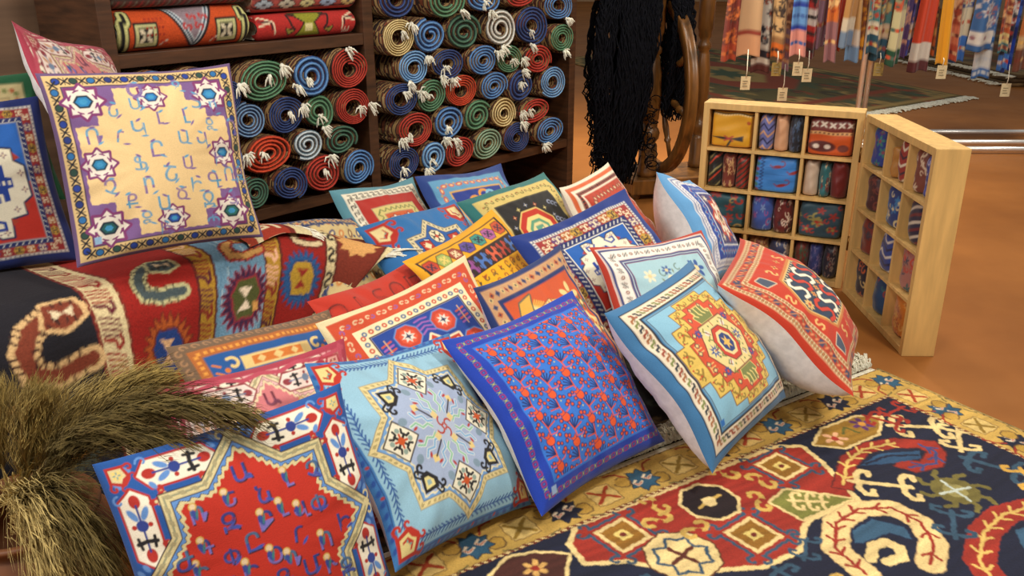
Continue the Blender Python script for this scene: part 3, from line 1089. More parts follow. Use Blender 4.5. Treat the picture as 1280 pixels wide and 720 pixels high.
def p_bluewhite(P):
    P.fill((98, 158, 210))
    P.frame(0.86, 0.83, (226, 224, 226))
    P.frame(0.83, 0.81, (40, 60, 140))
    P.frame(0.81, 0.70, (226, 224, 226))
    ring_of(P, 0.755, 26, 0.03, lambda q, i: q.line([(-0.7, 0.6), (0, -0.6), (0.7, 0.6)], 0.4, (60, 80, 150)))
    P.frame(0.70, 0.50, (40, 70, 160))
    ring_of(P, 0.6, 11, 0.06, lambda q, i: (q.line([(-0.7, -0.5), (0, 0.6), (0.7, -0.5)], 0.26, (150, 190, 220)), q.circ(0, -0.2, 0.3, (170, 60, 60))))
    P.frame(0.50, 0.47, (226, 224, 226))
    P.frame(0.47, -1, (52, 44, 110))
    hooked_star(P.at(0, 0, 0.4), (190, 60, 40), WHITE, (190, 60, 40), (226, 200, 150), NAVY)
    F = P.fold()
    F.at(0.36, 0.36, 0.08).poly(starp(8, 1, 0.4), (226, 214, 190))


def p_flowers(P):
    P.fill((176, 54, 36))
    P.frame(0.95, 0.93, (228, 226, 218))
    P.frame(0.93, 0.90, (24, 56, 120))
    P.frame(0.90, 0.73, (228, 226, 218))

    def ch(q, i):
        if i % 2:
            q.circ(0, 0, 0.5, (130, 50, 50))
            q.circ(0, 0, 0.22, (226, 220, 200))
        else:
            q.line([(-0.7, -0.6), (0.7, 0.6)], 0.3, (40, 40, 50))
            q.line([(-0.7, 0.0), (-0.2, 0.6)], 0.25, (110, 60, 50))
            q.line([(0.7, 0.0), (0.2, -0.6)], 0.25, (110, 60, 50))
    ring_of(P, 0.815, 17, 0.05, ch)
    P.frame(0.73, 0.70, (24, 56, 120))
    P.frame(0.70, 0.685, (190, 210, 216))
    P.frame(0.685, 0.665, (24, 56, 120))
    P.frame(0.66, -1, (160, 196, 208))
    P.line([(-0.5, 0.1), (-0.2, 0.3), (0.1, 0.25), (0.4, 0.4), (0.5, 0.1), (0.3, -0.2), (0, -0.35), (-0.4, -0.3), (-0.5, 0.1)], 0.012, (90, 110, 90))
    for k in range(9):
        a = k * 2 * PI / 9
        P.line(curl(0.02 + 0.42 * math.cos(a), 0.08 + 0.40 * math.sin(a), 0.07, a, 4, 8), 0.014, (90, 110, 90))
        P.ell(0.02 + 0.36 * math.cos(a + 0.3), 0.08 + 0.36 * math.sin(a + 0.3), 0.03, 0.013, (120, 130, 100), a)
    flower(P.at(0.02, 0.1, 0.32), 9, (228, 216, 176), (200, 150, 80))
    flower(P.at(0.02, 0.1, 0.2), 8, (196, 160, 100), (120, 60, 60))
    flower(P.at(0.02, 0.1, 0.14), 6, (236, 228, 206), (120, 60, 60))
    for x, y, c, s in ((0.42, 0.42, (40, 80, 150), 0.16), (-0.42, 0.42, (228, 220, 190), 0.1), (-0.36, -0.3, (130, 60, 50), 0.12), (0.4, -0.34, (40, 80, 150), 0.13), (0.16, -0.42, (228, 220, 190), 0.12), (-0.12, 0.46, (60, 90, 150), 0.08), (-0.5, 0.08, (110, 130, 90), 0.08), (0.5, 0.05, (228, 220, 190), 0.1), (-0.1, -0.25, (130, 60, 60), 0.06)):
        flower(P.at(x, y, s), 6, c, (222, 200, 150))


def p_redback(P):
    P.fill((184, 54, 30))
    P.frame(1.1, 0.93, (226, 216, 196))
    P.frame(0.93, 0.86, (206, 96, 50))
    P.frame(0.86, 0.80, (228, 220, 200))
    ring_of(P, 0.77, 30, 0.035, lambda q, i: q.rect(-1, -0.8, 0.1, 0.8, (40, 34, 40)))
    P.frame(0.735, 0.70, (226, 216, 196))
    P.frame(0.70, 0.46, (176, 56, 34))
    ring_of(P, 0.58, 9, 0.07, lambda q, i: (q.poly([(-0.8, 0), (0, 0.8), (0.8, 0), (0, -0.8)], (110, 50, 40)), q.circ(0, 0, 0.35, (222, 180, 140))))
    P.frame(0.46, -1, (190, 70, 40))
    for k in range(4):
        s_hook(P.at(0.2 * math.cos(k * PI / 2), 0.2 * math.sin(k * PI / 2), 0.14), 0.3, (222, 190, 140))


def dragon_field(P, red):
    """pale hooked figure on a blue and red ground"""
    W_, B_, L_ = (232, 226, 202), (22, 60, 150), (90, 140, 190)
    P.rect(-1, 0, 1, 1, (26, 92, 176))
    P.rect(-1, -1, 1, 0, red)
    F = P.fold()
    F.poly([(0, 0), (0, 0.95), (0.12, 0.95), (0.2, 0.78), (0.35, 0.92), (0.52, 0.92), (0.55, 0.6), (0.8, 0.55), (0.8, 0.35), (0.95, 0.25), (0.95, 0)], W_, 0.035, (24, 36, 80))
    F.poly([(0, 0), (0, 0.62), (0.1, 0.62), (0.18, 0.5), (0.34, 0.5), (0.4, 0.34), (0.62, 0.3), (0.62, 0.1), (0.72, 0.08), (0.72, 0)], B_)
    F.line([(0.18, 0.78), (0.3, 0.62), (0.44, 0.66), (0.44, 0.78), (0.34, 0.78)], 0.05, B_)
    F.line([(0.62, 0.44), (0.5, 0.4), (0.5, 0.2), (0.42, 0.2), (0.42, 0.3)], 0.05, W_)
    F.line([(0.1, 0.5), (0.24, 0.42), (0.24, 0.3), (0.14, 0.3)], 0.05, W_)
    F.line([(0.3, 0.14), (0.44, 0.14), (0.44, 0.06)], 0.05, W_)
    for x, y in ((0.44, 0.84), (0.68, 0.46), (0.88, 0.14), (0.3, 0.86)):
        flower(F.at(x, y, 0.055), 4, (110, 50, 90), (230, 214, 180))
    F.poly([(0.55, 0.74), (0.66, 0.66), (0.55, 0.6)], (170, 56, 36))
    F.poly([(0.82, 0.5), (0.92, 0.4), (0.82, 0.36)], (170, 56, 36))
    for i in range(9):
        F.rect(0.02 + i * 0.09, 0, 0.06 + i * 0.09, 0.035, W_)
        F.rect(0, 0.02 + i * 0.09, 0.035, 0.06 + i * 0.09, W_)
    P.poly([(-0.26, 0), (0, 0.26), (0.26, 0), (0, -0.26)], W_, 0.03, (170, 50, 40))
    P.poly([(-0.15, 0), (0, 0.15), (0, 0)], (30, 90, 160))
    P.poly([(0.15, 0), (0, -0.15), (0, 0)], (30, 90, 160))


def p_dragon(P, margin=(16, 48, 128), k=1.0):
    def f(x):
        return 1 - (1 - x) * k
    P.fill(margin)
    P.frame(f(0.82), f(0.55), (216, 212, 204))
    P.frame(f(0.775), f(0.595), (150, 40, 44))
    ring_of(P, f(0.80), 36, 0.018 * k, lambda q, i: q.rect(-0.6, -0.9, 0.4, 0.9, (60, 70, 110)))

    def hk(q, i):
        c = ((150, 44, 40), (96, 60, 110), (170, 90, 40), (190, 150, 60))[i % 4]
        q.poly(ngon(6, 1.15), c)
        for sx in (-1, 1):
            for sy in (-1, 1):
                q.line([(0, 0)] + [(x * sx, y * sy) for x, y in curl(0.45, 0.4, 0.32, PI, -4.2, 8)], 0.2, (228, 214, 180) if i % 4 < 3 else (40, 30, 40))
    ring_of(P, f(0.685), 9 if k > 0.8 else 13, 0.085 * k, hk)
    P.frame(f(0.605), f(0.50), (24, 36, 96))
    ring_of(P, f(0.555), 16 if k > 0.8 else 22, 0.03 * k, lambda q, i: q.line([(-0.5, -0.7), (0.5, 0.7)], 0.5, (214, 214, 206)))
    P.frame(f(0.505), f(0.49), (228, 226, 214))
    g = f(0.49)
    dragon_field(P.clip(np.maximum(np.abs(P.u), np.abs(P.v)) - g).at(0, 0, g, 0, 2), (186, 40, 24))


def p_orange(P):
    P.fill((24, 46, 104))
    P.frame(0.93, 0.76, (196, 150, 108))

    def ch(q, i):
        q.poly([(-0.7, 0), (0, 0.8), (0.7, 0), (0, -0.8)], ((176, 80, 40), (60, 70, 110), (206, 180, 120))[i % 3])
        q.circ(0, 0, 0.25, (40, 40, 70))
    ring_of(P, 0.845, 18, 0.055, ch)
    P.frame(0.76, 0.70, (24, 46, 104))
    P.frame(0.705, -1, (202, 82, 38))
    Y, O = (222, 170, 70), (226, 206, 140)
    rr = random.Random(5)
    def horse(q):
        q.poly([(-1.0, 0.35), (-0.75, 0.75), (-0.45, 0.55), (-0.2, 0.3), (0.5, 0.35), (0.85, 0.1), (0.8, -0.9), (0.62, -0.9), (0.55, -0.2), (-0.2, -0.25), (-0.4, -0.95), (-0.58, -0.9), (-0.5, -0.1), (-0.7, 0.3)], O, 0.05, (150, 80, 40))
        for k in range(5):
            q.line([(-0.3 + k * 0.22, 0.25), (-0.24 + k * 0.2, -0.2)], 0.09, (206, 92, 40))
            q.line([(-0.6 + k * 0.07, 0.6 - k * 0.06), (-0.3 + k * 0.1, 0.75 - k * 0.08)], 0.07, Y)
        q.line([(0.8, 0.1), (1.1, -0.1), (1.05, -0.6)], 0.13, O)
        q.circ(-0.78, 0.48, 0.06, (50, 60, 90))
        q.line([(-1.0, 0.3), (-0.85, 0.2)], 0.12, (40, 60, 110))
    horse(P.at(-0.12, 0.38, 0.28, 0.15))
    horse(P.at(0.42, 0.12, 0.27, -0.5))
    horse(P.at(-0.25, -0.25, 0.27, 0.1))
    horse(P.at(0.25, -0.5, 0.25, 0.2))
    for x, y, s in ((0.45, 0.4, 0.2), (0.1, -0.1, 0.18), (-0.45, -0.35, 0.2), (0.4, -0.4, 0.22), (0.55, 0.0, 0.15)):
        flower(P.at(x, y, s), 5, (226, 206, 140), (206, 110, 50))
        flower(P.at(x + 0.16, y - 0.14, s * 0.6), 5, (90, 100, 80), (226, 206, 140))
    P.poly([(-0.68, 0.3), (-0.5, 0.62), (-0.25, 0.66), (-0.42, 0.4)], Y, 0.02, (70, 90, 80))
    P.poly([(-0.68, -0.1), (-0.5, 0.12), (-0.4, 0.35), (-0.66, 0.3)], (60, 90, 90), 0.02, (222, 160, 60))


def p_octagons(P):
    P.fill((222, 208, 164))
    P.frame(0.93, 0.74, (196, 72, 40))
    ring_of(P, 0.835, 11, 0.07, lambda q, i: (q.line(curl(-0.45, 0, 0.45, 0.6, 4.4, 9), 0.2, (222, 200, 160)), q.line(curl(0.45, 0, 0.45, PI + 0.6, 4.4, 9), 0.2, (222, 200, 160) if i % 2 else (130, 90, 160))))
    P.frame(0.74, 0.60, (228, 216, 176))
    ring_of(P, 0.67, 16, 0.05, lambda q, i: (q.circ(0, 0, 0.62, (186, 60, 40) if i % 2 else (60, 96, 140)), q.circ(0, 0, 0.25, (228, 216, 176))))
    P.frame(0.615, 0.60, (60, 40, 40))
    P.frame(0.60, -1, (24, 62, 146))
    for x, y in ((-0.24, 0.42), (0.24, 0.42), (-0.45, 0.0), (0.46, 0.04), (-0.24, -0.42), (0.24, -0.42)):
        q = P.at(x, y, 0.13)
        q.poly(ngon(8, 1.15, a0=PI / 8), (186, 60, 40), 0.12, (90, 130, 190))
        q.poly(ngon(8, 0.8, a0=PI / 8), (206, 80, 50))
        q.poly(starp(8, 0.62, 0.35), (222, 214, 200))
        q.poly(starp(4, 0.4, 0.14), (30, 40, 80))
    P.poly([(-0.3, -0.3), (-0.3, 0.2), (-0.1, 0.2), (0, 0.32), (0.1, 0.2), (0.3, 0.2), (0.3, -0.3)], (186, 54, 36), 0.025, (228, 214, 180))
    for i in range(8):
        s_hook(P.at(-0.24 + i * 0.07, 0.13, 0.035), 0.35, (232, 214, 180))
        s_hook(P.at(-0.24 + i * 0.07, -0.24, 0.035), 0.35, (232, 214, 180))
    P.rect(-0.2, -0.18, 0.2, 0.08, (226, 206, 140))
    for sx in (-1, 1):
        q = P.at(sx * 0.09, -0.05, 0.09)
        q.line([(-0.7, 0.8), (0, 0), (0.7, 0.8)], 0.3, BLACK)
        q.line([(-0.7, -0.8), (0, 0), (0.7, -0.8)], 0.3, BLACK)
    for sx in (-1, 1):
        for j in range(4):
            P.line([(sx * 0.5 - 0.06, 0.44 - j * 0.05), (sx * 0.5 + 0.06, 0.46 - j * 0.05)], 0.022, ((196, 80, 60), (160, 90, 170))[j % 2])
        P.line([(sx * 0.5, 0.26), (sx * 0.5, 0.5)], 0.015, (200, 160, 120))
    for j in range(4):
        P.line([(-0.08, 0.36 + j * 0.06), (0, 0.4 + j * 0.05), (0.08, 0.36 + j * 0.06)], 0.02, (150, 90, 170))


def p_yellow(P):
    P.fill((222, 160, 24))
    K = (44, 26, 26)
    F = P.fold(True, False)

    def hx(q, i):
        c = ((190, 62, 36), (150, 170, 90), (150, 60, 44), (90, 70, 150), (60, 140, 130), (170, 90, 150), (196, 80, 40))[i % 7]
        q.poly(ngon(6, 1.0), c, 0.10, K)
        ink = (230, 214, 170) if i % 7 == 2 else ((226, 200, 110) if i % 7 == 1 else (36, 30, 60))
        for k in range(4):
            z = q.at(0, 0, 1, k * PI / 2 + PI / 4, 1.5)
            z.line([(0, 0), (0, 0.62)], 0.16, ink)
            z.line([(-0.24, 0.44), (0, 0.28), (0.24, 0.44)], 0.13, ink)

    def ht(q, i):
        c = ((176, 60, 44), (70, 110, 180), (140, 70, 140), (70, 110, 180), (206, 90, 60))[i % 5]
        for sx in (-1, 1):
            q.line([(sx * 0.55, -0.85), (sx * 0.5, -0.3), (sx * 0.2, 0), (sx * 0.5, 0.3), (sx * 0.55, 0.85)], 0.36, c)
            q.line([(sx * 0.85, 0.7), (sx * 0.85, 0.35)], 0.16, c)
            q.line([(sx * 0.85, -0.7), (sx * 0.85, -0.35)], 0.16, c)
        q.line([(-0.5, 0), (0.5, 0)], 0.3, c)
    for sv in (1, -1):
        q = P.at(0, 0, 1, 0 if sv > 0 else PI, 2)
        q.rect(-0.9, 0.52, 0.9, 0.55, K)
        q.rect(-0.9, 0.86, 0.9, 0.88, K)
        along(q, -0.9, 0.705, 0.9, 0.705, 7, 0.125, hx)
        q.rect(-0.9, 0.24, 0.9, 0.535, K)
        along(q, -0.9, 0.385, 0.9, 0.385, 7, 0.12, ht)
        q.rect(-0.9, 0.54, -0.86, 0.88, K)
        q.rect(0.86, 0.54, 0.9, 0.88, K)
    P.rect(-0.95, -0.24, 0.95, 0.24, (232, 172, 16))
    rr = random.Random(2)
    for i, ch in enumerate('ԱԲԳԴԵԶԷԸԹԺԻԼԽԾԿՀՁՂՃՄՅՆՇՈՉՊՋՌՍՎՏՐՑ'):
        P.glyph(ch, -0.84 + (i % 11) * 0.168, 0.15 - (i // 11) * 0.15, rr.uniform(0.08, 0.12), (150, 70, 16), (40, 34, 40), rr.uniform(-0.3, 0.3))


def p_black(P):
    P.fill((40, 110, 110))
    P.frame(0.86, 0.64, (206, 184, 110))
    ring_of(P, 0.75, 14, 0.06, lambda q, i: (q.line(curl(0, 0, 0.62, i % 2 * PI, 4.6, 9), 0.26, (70, 80, 40)), q.circ(0.3, 0.5, 0.2, (150, 50, 36))))
    P.frame(0.645, 0.62, (60, 40, 30))
    P.frame(0.62, -1, (24, 22, 24))
    q = P.at(-0.08, 0.0, 0.42, 0, 1.5)
    q.poly(ngon(8, 1.0, a0=PI / 8), (186, 44, 26), 0.06, (222, 190, 110))
    q.poly(ngon(8, 0.74, a0=PI / 8), (226, 206, 130))
    q.poly(ngon(8, 0.56, a0=PI / 8), (90, 150, 120))
    q.poly(ngon(8, 0.42, a0=PI / 8), (222, 206, 150))
    q.poly([(-0.2, -0.26), (0.2, -0.26), (0.2, 0.26), (-0.2, 0.26)], (90, 150, 130))
    q.line([(-0.12, -0.1), (0.12, 0.1)], 0.08, (222, 206, 150))
    rr = random.Random(8)
    for i in range(16):
        a = i * PI / 8
        flower(P.at(-0.08 + 0.5 * math.cos(a), 0.5 * math.sin(a), 0.035), 4, ((206, 90, 50), (150, 160, 190), (206, 190, 110))[i % 3], (230, 210, 160))
    for x, y in ((0.45, 0.42), (0.4, 0.1), (-0.5, -0.5)):
        for j in range(3):
            P.line(curl(x + j * 0.06, y - j * 0.04, 0.05, 0.5, 4, 8), 0.02, (150, 160, 190))
    P.poly([(0.2, -0.6), (0.6, -0.6), (0.6, -0.1), (0.42, -0.3)], (190, 60, 34), 0.02, (222, 190, 110))


def p_bluestar(P):
    P.fill((40, 108, 172))
    F = P.fold()
    corner_badge(F.at(0.72, 0.72, 0.2, 0, 2.2), (176, 40, 26), (224, 206, 150), (176, 40, 26), (110, 160, 150))
    F.at(0.76, 0.76, 0.13).poly([(0.7, 0.7), (-0.3, 0.7), (-0.5, 0.1), (0.1, -0.5), (0.7, -0.3)], (224, 206, 150))
    d = octagram(P, 0.44, 0.66)
    ang = np.arctan2(P.v, P.u)
    P.sd(d - 0.09, (70, 60, 50))
    P.sd(d - 0.08, (214, 200, 160))
    P.put(np.clip(0.5 - (np.abs(d - 0.05) - 0.014) / P.aa, 0, 1) * (np.sin(ang * 60) > 0), (120, 116, 100))
    P.sd(d - 0.01, (50, 60, 90))
    P.sd(d, (30, 86, 160))
    for k in range(8):
        q = P.at(0, 0, 1, k * PI / 4, 2).at(0, 0.42, 0.13)
        if k % 2:
            q.poly([(-1, 0), (0, 1), (1, 0), (0, -1)], (176, 44, 30), 0.1, BLACK)
            q.rect(-0.35, -0.35, 0.35, 0.35, (226, 214, 170))
        else:
            q.poly(ngon(8, 1), (226, 214, 180), 0.1, BLACK)
            for j in range(4):
                z = q.at(0, 0, 1, j * PI / 2, 1.5)
                z.line([(0, 0), (0, 0.5)], 0.22, BLACK)
                z.line([(-0.25, 0.68), (0, 0.5), (0.25, 0.68)], 0.18, BLACK)
            q.circ(0, 0, 0.25, (190, 60, 30))
    P.circ(0, 0, 0.18, (176, 44, 30))
    flower(P.at(0, 0, 0.15), 8, (224, 206, 150), (40, 60, 120))


def p_redbeige(P):
    P.fill((86, 140, 156))
    P.frame(0.88, 0.72, (228, 220, 200))
    ring_of(P, 0.8, 13, 0.06, lambda q, i: q.line([(-0.8, 0.6), (0.3, 0.6), (0.3, -0.2), (-0.3, -0.2), (-0.3, -0.7), (0.9, -0.7)], 0.3, (24, 22, 26)))
    P.frame(0.72, 0.50, (170, 34, 24))
    P.frame(0.50, 0.34, (206, 190, 120))
    ring_of(P, 0.42, 7, 0.06, lambda q, i: q.line([(-0.8, -0.4), (0, 0.5), (0.8, -0.4)], 0.34, (90, 110, 60)))
    P.frame(0.34, -1, (196, 90, 44))
    for x, y in ((-0.17, 0.15), (0.17, 0.15), (-0.17, -0.15), (0.17, -0.15)):
        hooked_star(P.at(x, y, 0.15), (140, 40, 40), WHITE, NAVY, (120, 170, 200), (220, 120, 50))


def p_bluefloral(P):
    P.fill((26, 52, 140))
    P.frame(1.1, 0.86, (30, 60, 130))
    P.frame(0.86, 0.58, (92, 150, 190))
    ring_of(P, 0.72, 9, 0.09, lambda q, i: (q.ell(0, 0, 0.7, 0.42, (196, 80, 56)), q.ell(0, 0, 0.34, 0.2, (226, 200, 150)), q.circ(0.9, 0.4, 0.2, (196, 160, 70))))
    P.frame(0.6, 0.57, (206, 160, 80))
    rr = random.Random(4)
    for k in range(26):
        x, y = rr.uniform(-0.5, 0.5), rr.uniform(-0.5, 0.5)
        if k % 2:
            P.line(curl(x, y, 0.14, rr.uniform(0, 6), 4.5, 10), 0.05, ((222, 150, 60), (120, 180, 210), (214, 190, 110))[k % 3])
        else:
            flower(P.at(x, y, rr.uniform(0.07, 0.15)), 6, ((222, 130, 60), (226, 200, 130), (190, 70, 40))[k % 3], (230, 190, 90))


def p_script(P):
    P.fill((186, 46, 26))
    for i, ch in enumerate('ԴԼՏՈԵՍՎԱՐՀԱՅՔԲԵՐ'):
        x, y = -0.72 + (i % 5) * 0.36, 0.66 - (i // 5) * 0.44
        q = P.at(x, y, 0.17, 0, 1.6)
        a = (i * 37 % 7)
        q.glyph(ch, 0, 0, 1.9, (64, 18, 18))
        q.glyph(ch, 0.0, 0.0, 1.62, (180, 44, 26))


def p_smallfloral(P):
    P.fill((206, 184, 130))
    rr = random.Random(9)
    for i in range(8):
        for j in range(8):
            x, y = -0.9 + i * 0.25 + (0.12 if j % 2 else 0), -0.9 + j * 0.25
            q = P.at(x, y, 0.12, rr.uniform(-0.5, 0.5))
            q.ell(0, 0, 0.9, 0.45, ((30, 50, 110), (200, 120, 50), (110, 60, 40))[(i + j) % 3], 0.8)
            q.ell(0, 0, 0.5, 0.2, (226, 206, 150), 0.8)
            q.circ(0.6, -0.5, 0.22, (30, 50, 110))
    P.frame(1.1, 0.8, (40, 56, 100))
    ring_of(P, 0.9, 14, 0.06, lambda q, i: flower(q, 5, (214, 180, 110), (180, 60, 40)))


def p_orangeblue(P):
    P.fill((110, 86, 64))
    ring_of(P, 0.93, 16, 0.06, lambda q, i: q.line(curl(0, 0, 0.7, 0, 4.5, 9), 0.3, (160, 120, 84)))
    P.frame(0.87, 0.76, (170, 96, 40))
    ring_of(P, 0.815, 24, 0.032, lambda q, i: q.rect(-0.55, -0.6, 0.55, 0.6, (222, 150, 60)))
    P.frame(0.76, -1, (22, 82, 150))
    F = P.fold()
    OR, CR = (206, 116, 44), (224, 196, 130)
    F.rect(0, 0.5, 0.42, 0.66, CR)
    F.rect(0, 0.53, 0.3, 0.63, OR)
    F.at(0.0, 0.58, 0.06).poly([(-1, 0), (0, 0.9), (1, 0), (0, -0.9)], CR)
    F.at(0.2, 0.58, 0.05).poly([(-1, 0), (0, 0.9), (1, 0), (0, -0.9)], CR)
    for x, y in ((0.52, 0.6), (0.62, 0.4), (0.6, 0.18), (0.5, 0.02)):
        F.line(curl(x, y, 0.08, 1.0, 4.4, 9), 0.035, CR)
        F.circ(x + 0.08, y - 0.06, 0.03, OR)
    F.poly([(0, 0.44), (0.12, 0.4), (0.2, 0.28), (0.36, 0.3), (0.42, 0.12), (0.5, 0.1), (0.5, 0), (0, 0)], OR, 0.03, CR)
    F.poly([(0, 0.3), (0.1, 0.24), (0.24, 0.14), (0.3, 0), (0, 0)], (40, 90, 150), 0.02, CR)
    F.poly([(0, 0.16), (0.12, 0), (0, 0)], (190, 70, 36))
    for k in range(6):
        F.line([(0.66, 0.1 + k * 0.1), (0.72, 0.14 + k * 0.1)], 0.025, OR)


AL_PURPLE = [('օ', -0.14, 0.76), ('Ա', -0.16, 0.60), ('Ն', -0.4, 0.55), ('Ռ', -0.63, 0.3), ('Հ', -0.38, 0.25), ('Կ', -0.19, 0.33), ('Լ', 0.04, 0.42), ('ջ', 0.31, 0.78), ('Տ', 0.47, 0.59), ('ր', 0.67, 0.5), ('Լ', 0.32, 0.42), ('Ձ', 0.58, 0.31), ('Ո', 0.86, 0.27), ('Ս', 0.24, 0.19), ('Վ', 0.46, 0.15), ('Ը', -0.05, 0.1), ('Ի', 0.63, -0.07), ('Ֆ', -0.24, -0.03), ('Ս', 0.24, -0.08), ('Շ', 0.04, -0.17), ('Չ', -0.58, -0.24), ('ր', -0.2, -0.27), ('Ք', -0.4, -0.41), ('Ս', -0.08, -0.48), ('Ծ', 0.12, -0.40), ('Ի', 0.30, -0.32), ('Գ', 0.52, -0.29), ('Ո', 0.72, -0.24), ('Զ', 0.88, -0.26), ('Ջ', 0.41, -0.5), ('Յ', 0.7, -0.51), ('Ձ', -0.27, -0.61), ('Ի', -0.1, -0.76), ('Փ', 0.43, -0.76)]


def p_purple(P):
    PU, BE = (124, 90, 146), (236, 204, 148)
    P.fill((104, 78, 120))
    P.frame(0.965, 0.83, (220, 188, 130))

    def ch(q, i):
        if i % 2 == 0:
            q.ell(0, 0, 0.85, 0.8, (24, 26, 40))
            q.ell(0, 0, 0.62, 0.58, ((30, 60, 150), (36, 70, 60), (40, 110, 170), (30, 50, 120))[(i // 2) % 4])
        else:
            q.line([(-0.8, 0.7), (0.8, -0.7)], 0.32, (24, 24, 34))
            q.line([(-0.8, -0.7), (0.8, 0.7)], 0.32, (24, 24, 34))
            q.line([(0, -0.8), (0, 0.8)], 0.14, (24, 24, 34))
    ring_of(P, 0.898, 22, 0.052, ch)
    P.frame(0.835, 0.825, (80, 60, 80))
    P.frame(0.82, -1, PU)
    # the sand field steps in and out round the corners; its edge is finely toothed
    z = 0.012 * np.sign(np.sin(P.u * 150)) * 0
    tooth = 0.010 * (np.abs(((P.u + P.v) * 22) % 2 - 1) - 0.5)
    q = np.minimum(np.maximum(np.abs(P.u) - 0.36, np.abs(P.v) - 0.79), np.maximum(np.abs(P.u) - 0.79, np.abs(P.v) - 0.40))
    q = np.minimum(q, np.maximum(np.abs(P.u) - 0.56, np.abs(P.v) - 0.6))
    P.sd(q + tooth, BE)
    for k in range(4):
        w = P.at(0, 0, 1, k * PI / 2, 2)
        w.rect(-0.09, 0.66, 0.09, 0.82, PU)
    for x, y, s, c1, c2 in ((-0.66, 0.66, 0.2, (20, 50, 70), (40, 130, 190)), (0.66, 0.66, 0.2, (20, 60, 90), (40, 130, 190)), (-0.66, -0.66, 0.2, (20, 40, 60), (30, 90, 90)), (0.66, -0.66, 0.2, (20, 50, 60), (40, 110, 100)), (0, 0.66, 0.155, (20, 60, 100), (40, 120, 190)), (0, -0.66, 0.155, (20, 40, 90), (40, 80, 170)), (-0.64, 0.0, 0.17, (20, 60, 80), (40, 130, 180)), (0.68, 0.0, 0.155, (20, 60, 90), (30, 120, 180))):
        hooked_star(P.at(x, y, s), (128, 52, 110), (236, 226, 214), c1, c2, (60, 150, 200))
    rr = random.Random(6)
    A, B = (94, 160, 200), (124, 100, 160)
    for i, (ch_, x, y) in enumerate(AL_PURPLE):
        h = rr.uniform(0.13, 0.18)
        P.glyph(ch_, x, y, h, A if i % 2 else B, B if i % 3 == 0 else (80, 150, 190))
        P.ell(x + rr.uniform(-0.03, 0.03), y + h * 0.52, 0.03, 0.012, B if i % 2 else A, rr.uniform(-0.8, 0.8))
        P.ell(x + 0.05, y - h * 0.5, 0.034, 0.010, A if i % 2 else B, rr.uniform(-0.5, 0.9))
    P.at(-0.78, -0.775, 0.035).rect(-1, -1, 1, 1.2, (150, 190, 226))


def p_green(P):
    P.fill((24, 92, 56))
    P.frame(0.82, 0.6, (206, 190, 140))
    ring_of(P, 0.71, 14, 0.06, lambda q, i: q.circ(0, 0, 0.6, ((120, 130, 70), (180, 90, 50))[i % 2]))
    P.frame(0.6, -1, (200, 176, 130))
    rr = random.Random(1)
    for i in range(14):
        flower(P.at(rr.uniform(-0.5, 0.5), rr.uniform(-0.5, 0.5), 0.14), 5, (226, 110, 70), (220, 190, 140))
# ------------------------------------------------------------------ cushions
def cushion_shape(u, v, s, th, side, seed, pinch=0.055):
    """local coordinates of a stuffed square cushion: x right, y up, z out of the printed face"""
    rs = np.random.RandomState(seed)
    e = pinch
    x = u * (1 - e * (1 - v * v) * np.abs(u) ** 1.5)
    y = v * (1 - e * (1 - u * u) * np.abs(v) ** 1.5)
    h = np.clip((1 - np.abs(u) ** 2.4) * (1 - np.abs(v) ** 2.4), 0, 1) ** 0.58
    h = h * (1 - 0.16 * v)
    edge = np.clip(np.maximum(np.abs(u), np.abs(v)), 0, 1)
    wr = np.zeros_like(u)
    for k in range(5):
        a = rs.uniform(0, 6.28)
        f = rs.uniform(3, 7)
        wr += rs.uniform(0.3, 1) * np.sin(f * (u * math.cos(a) + v * math.sin(a)) + rs.uniform(0, 6.28))
    # creases running in from the seams
    t = np.arctan2(v, u)
    cr = np.sin(t * 14 + rs.uniform(0, 6)) * 0.5 + np.sin(t * 23 + rs.uniform(0, 6)) * 0.35 + np.sin(t * 9 + rs.uniform(0, 6)) * 0.4
    fall = edge ** 3 * np.clip((1 - edge) * 6, 0, 1)
    z = th * h + 0.0035 * wr * np.clip((1 - edge) * 3, 0, 1) + 0.0075 * cr * fall
    # the seam itself wanders a little out of plane
    seam = 0.012 * (np.sin(3.1 * u + rs.uniform(0, 6)) + np.sin(3.7 * v + rs.uniform(0, 6))) * edge ** 2
    return np.stack([x * s / 2, y * s / 2 + s / 2, side * z + seam], -1)


CUSH = {}


def cushion(key, label, T, x, y, s, fn, n, th=0.075, back=None, thb=None, seed=None, group='printed cushions in the floor display', cat='cushion', name='throw_cushion'):
    seed = seed if seed is not None else key * 13 + 5
    X = Vector(x).normalized()
    Y = Vector(y)
    Y = (Y - X * Y.dot(X)).normalized()
    Z = X.cross(Y)
    root = bpy.data.objects.new(name, None)
    root.empty_display_size = 0.1
    link(root)
    base = Vector(T) - Y * s / 2
    root.matrix_world = Matrix(((X.x, Y.x, Z.x, base.x), (X.y, Y.y, Z.y, base.y), (X.z, Y.z, Z.z, base.z), (0, 0, 0, 1)))
    tag(root, label, cat, group)
    g = np.linspace(-1, 1, n)
    u, v = np.meshgrid(g, g)
    u, v = u.ravel(), v.ravel()
    P = canvas(u, v, 2.0 / (n - 1) * 1.1)
    fn(P)
    mesh_obj('printed_front', cushion_shape(u, v, s, th, 1, seed), grid_faces(n, n), M_PRINT, root, True, P.col)
    m = 34
    g = np.linspace(-1, 1, m)
    u, v = np.meshgrid(g, g)
    u, v = u.ravel(), v.ravel()
    mesh_obj('plain_back', cushion_shape(u, v, s, thb or th, -1, seed), grid_faces(m, m, flip=True), back or M_WHITE, root)
    CUSH[key] = root
    return root


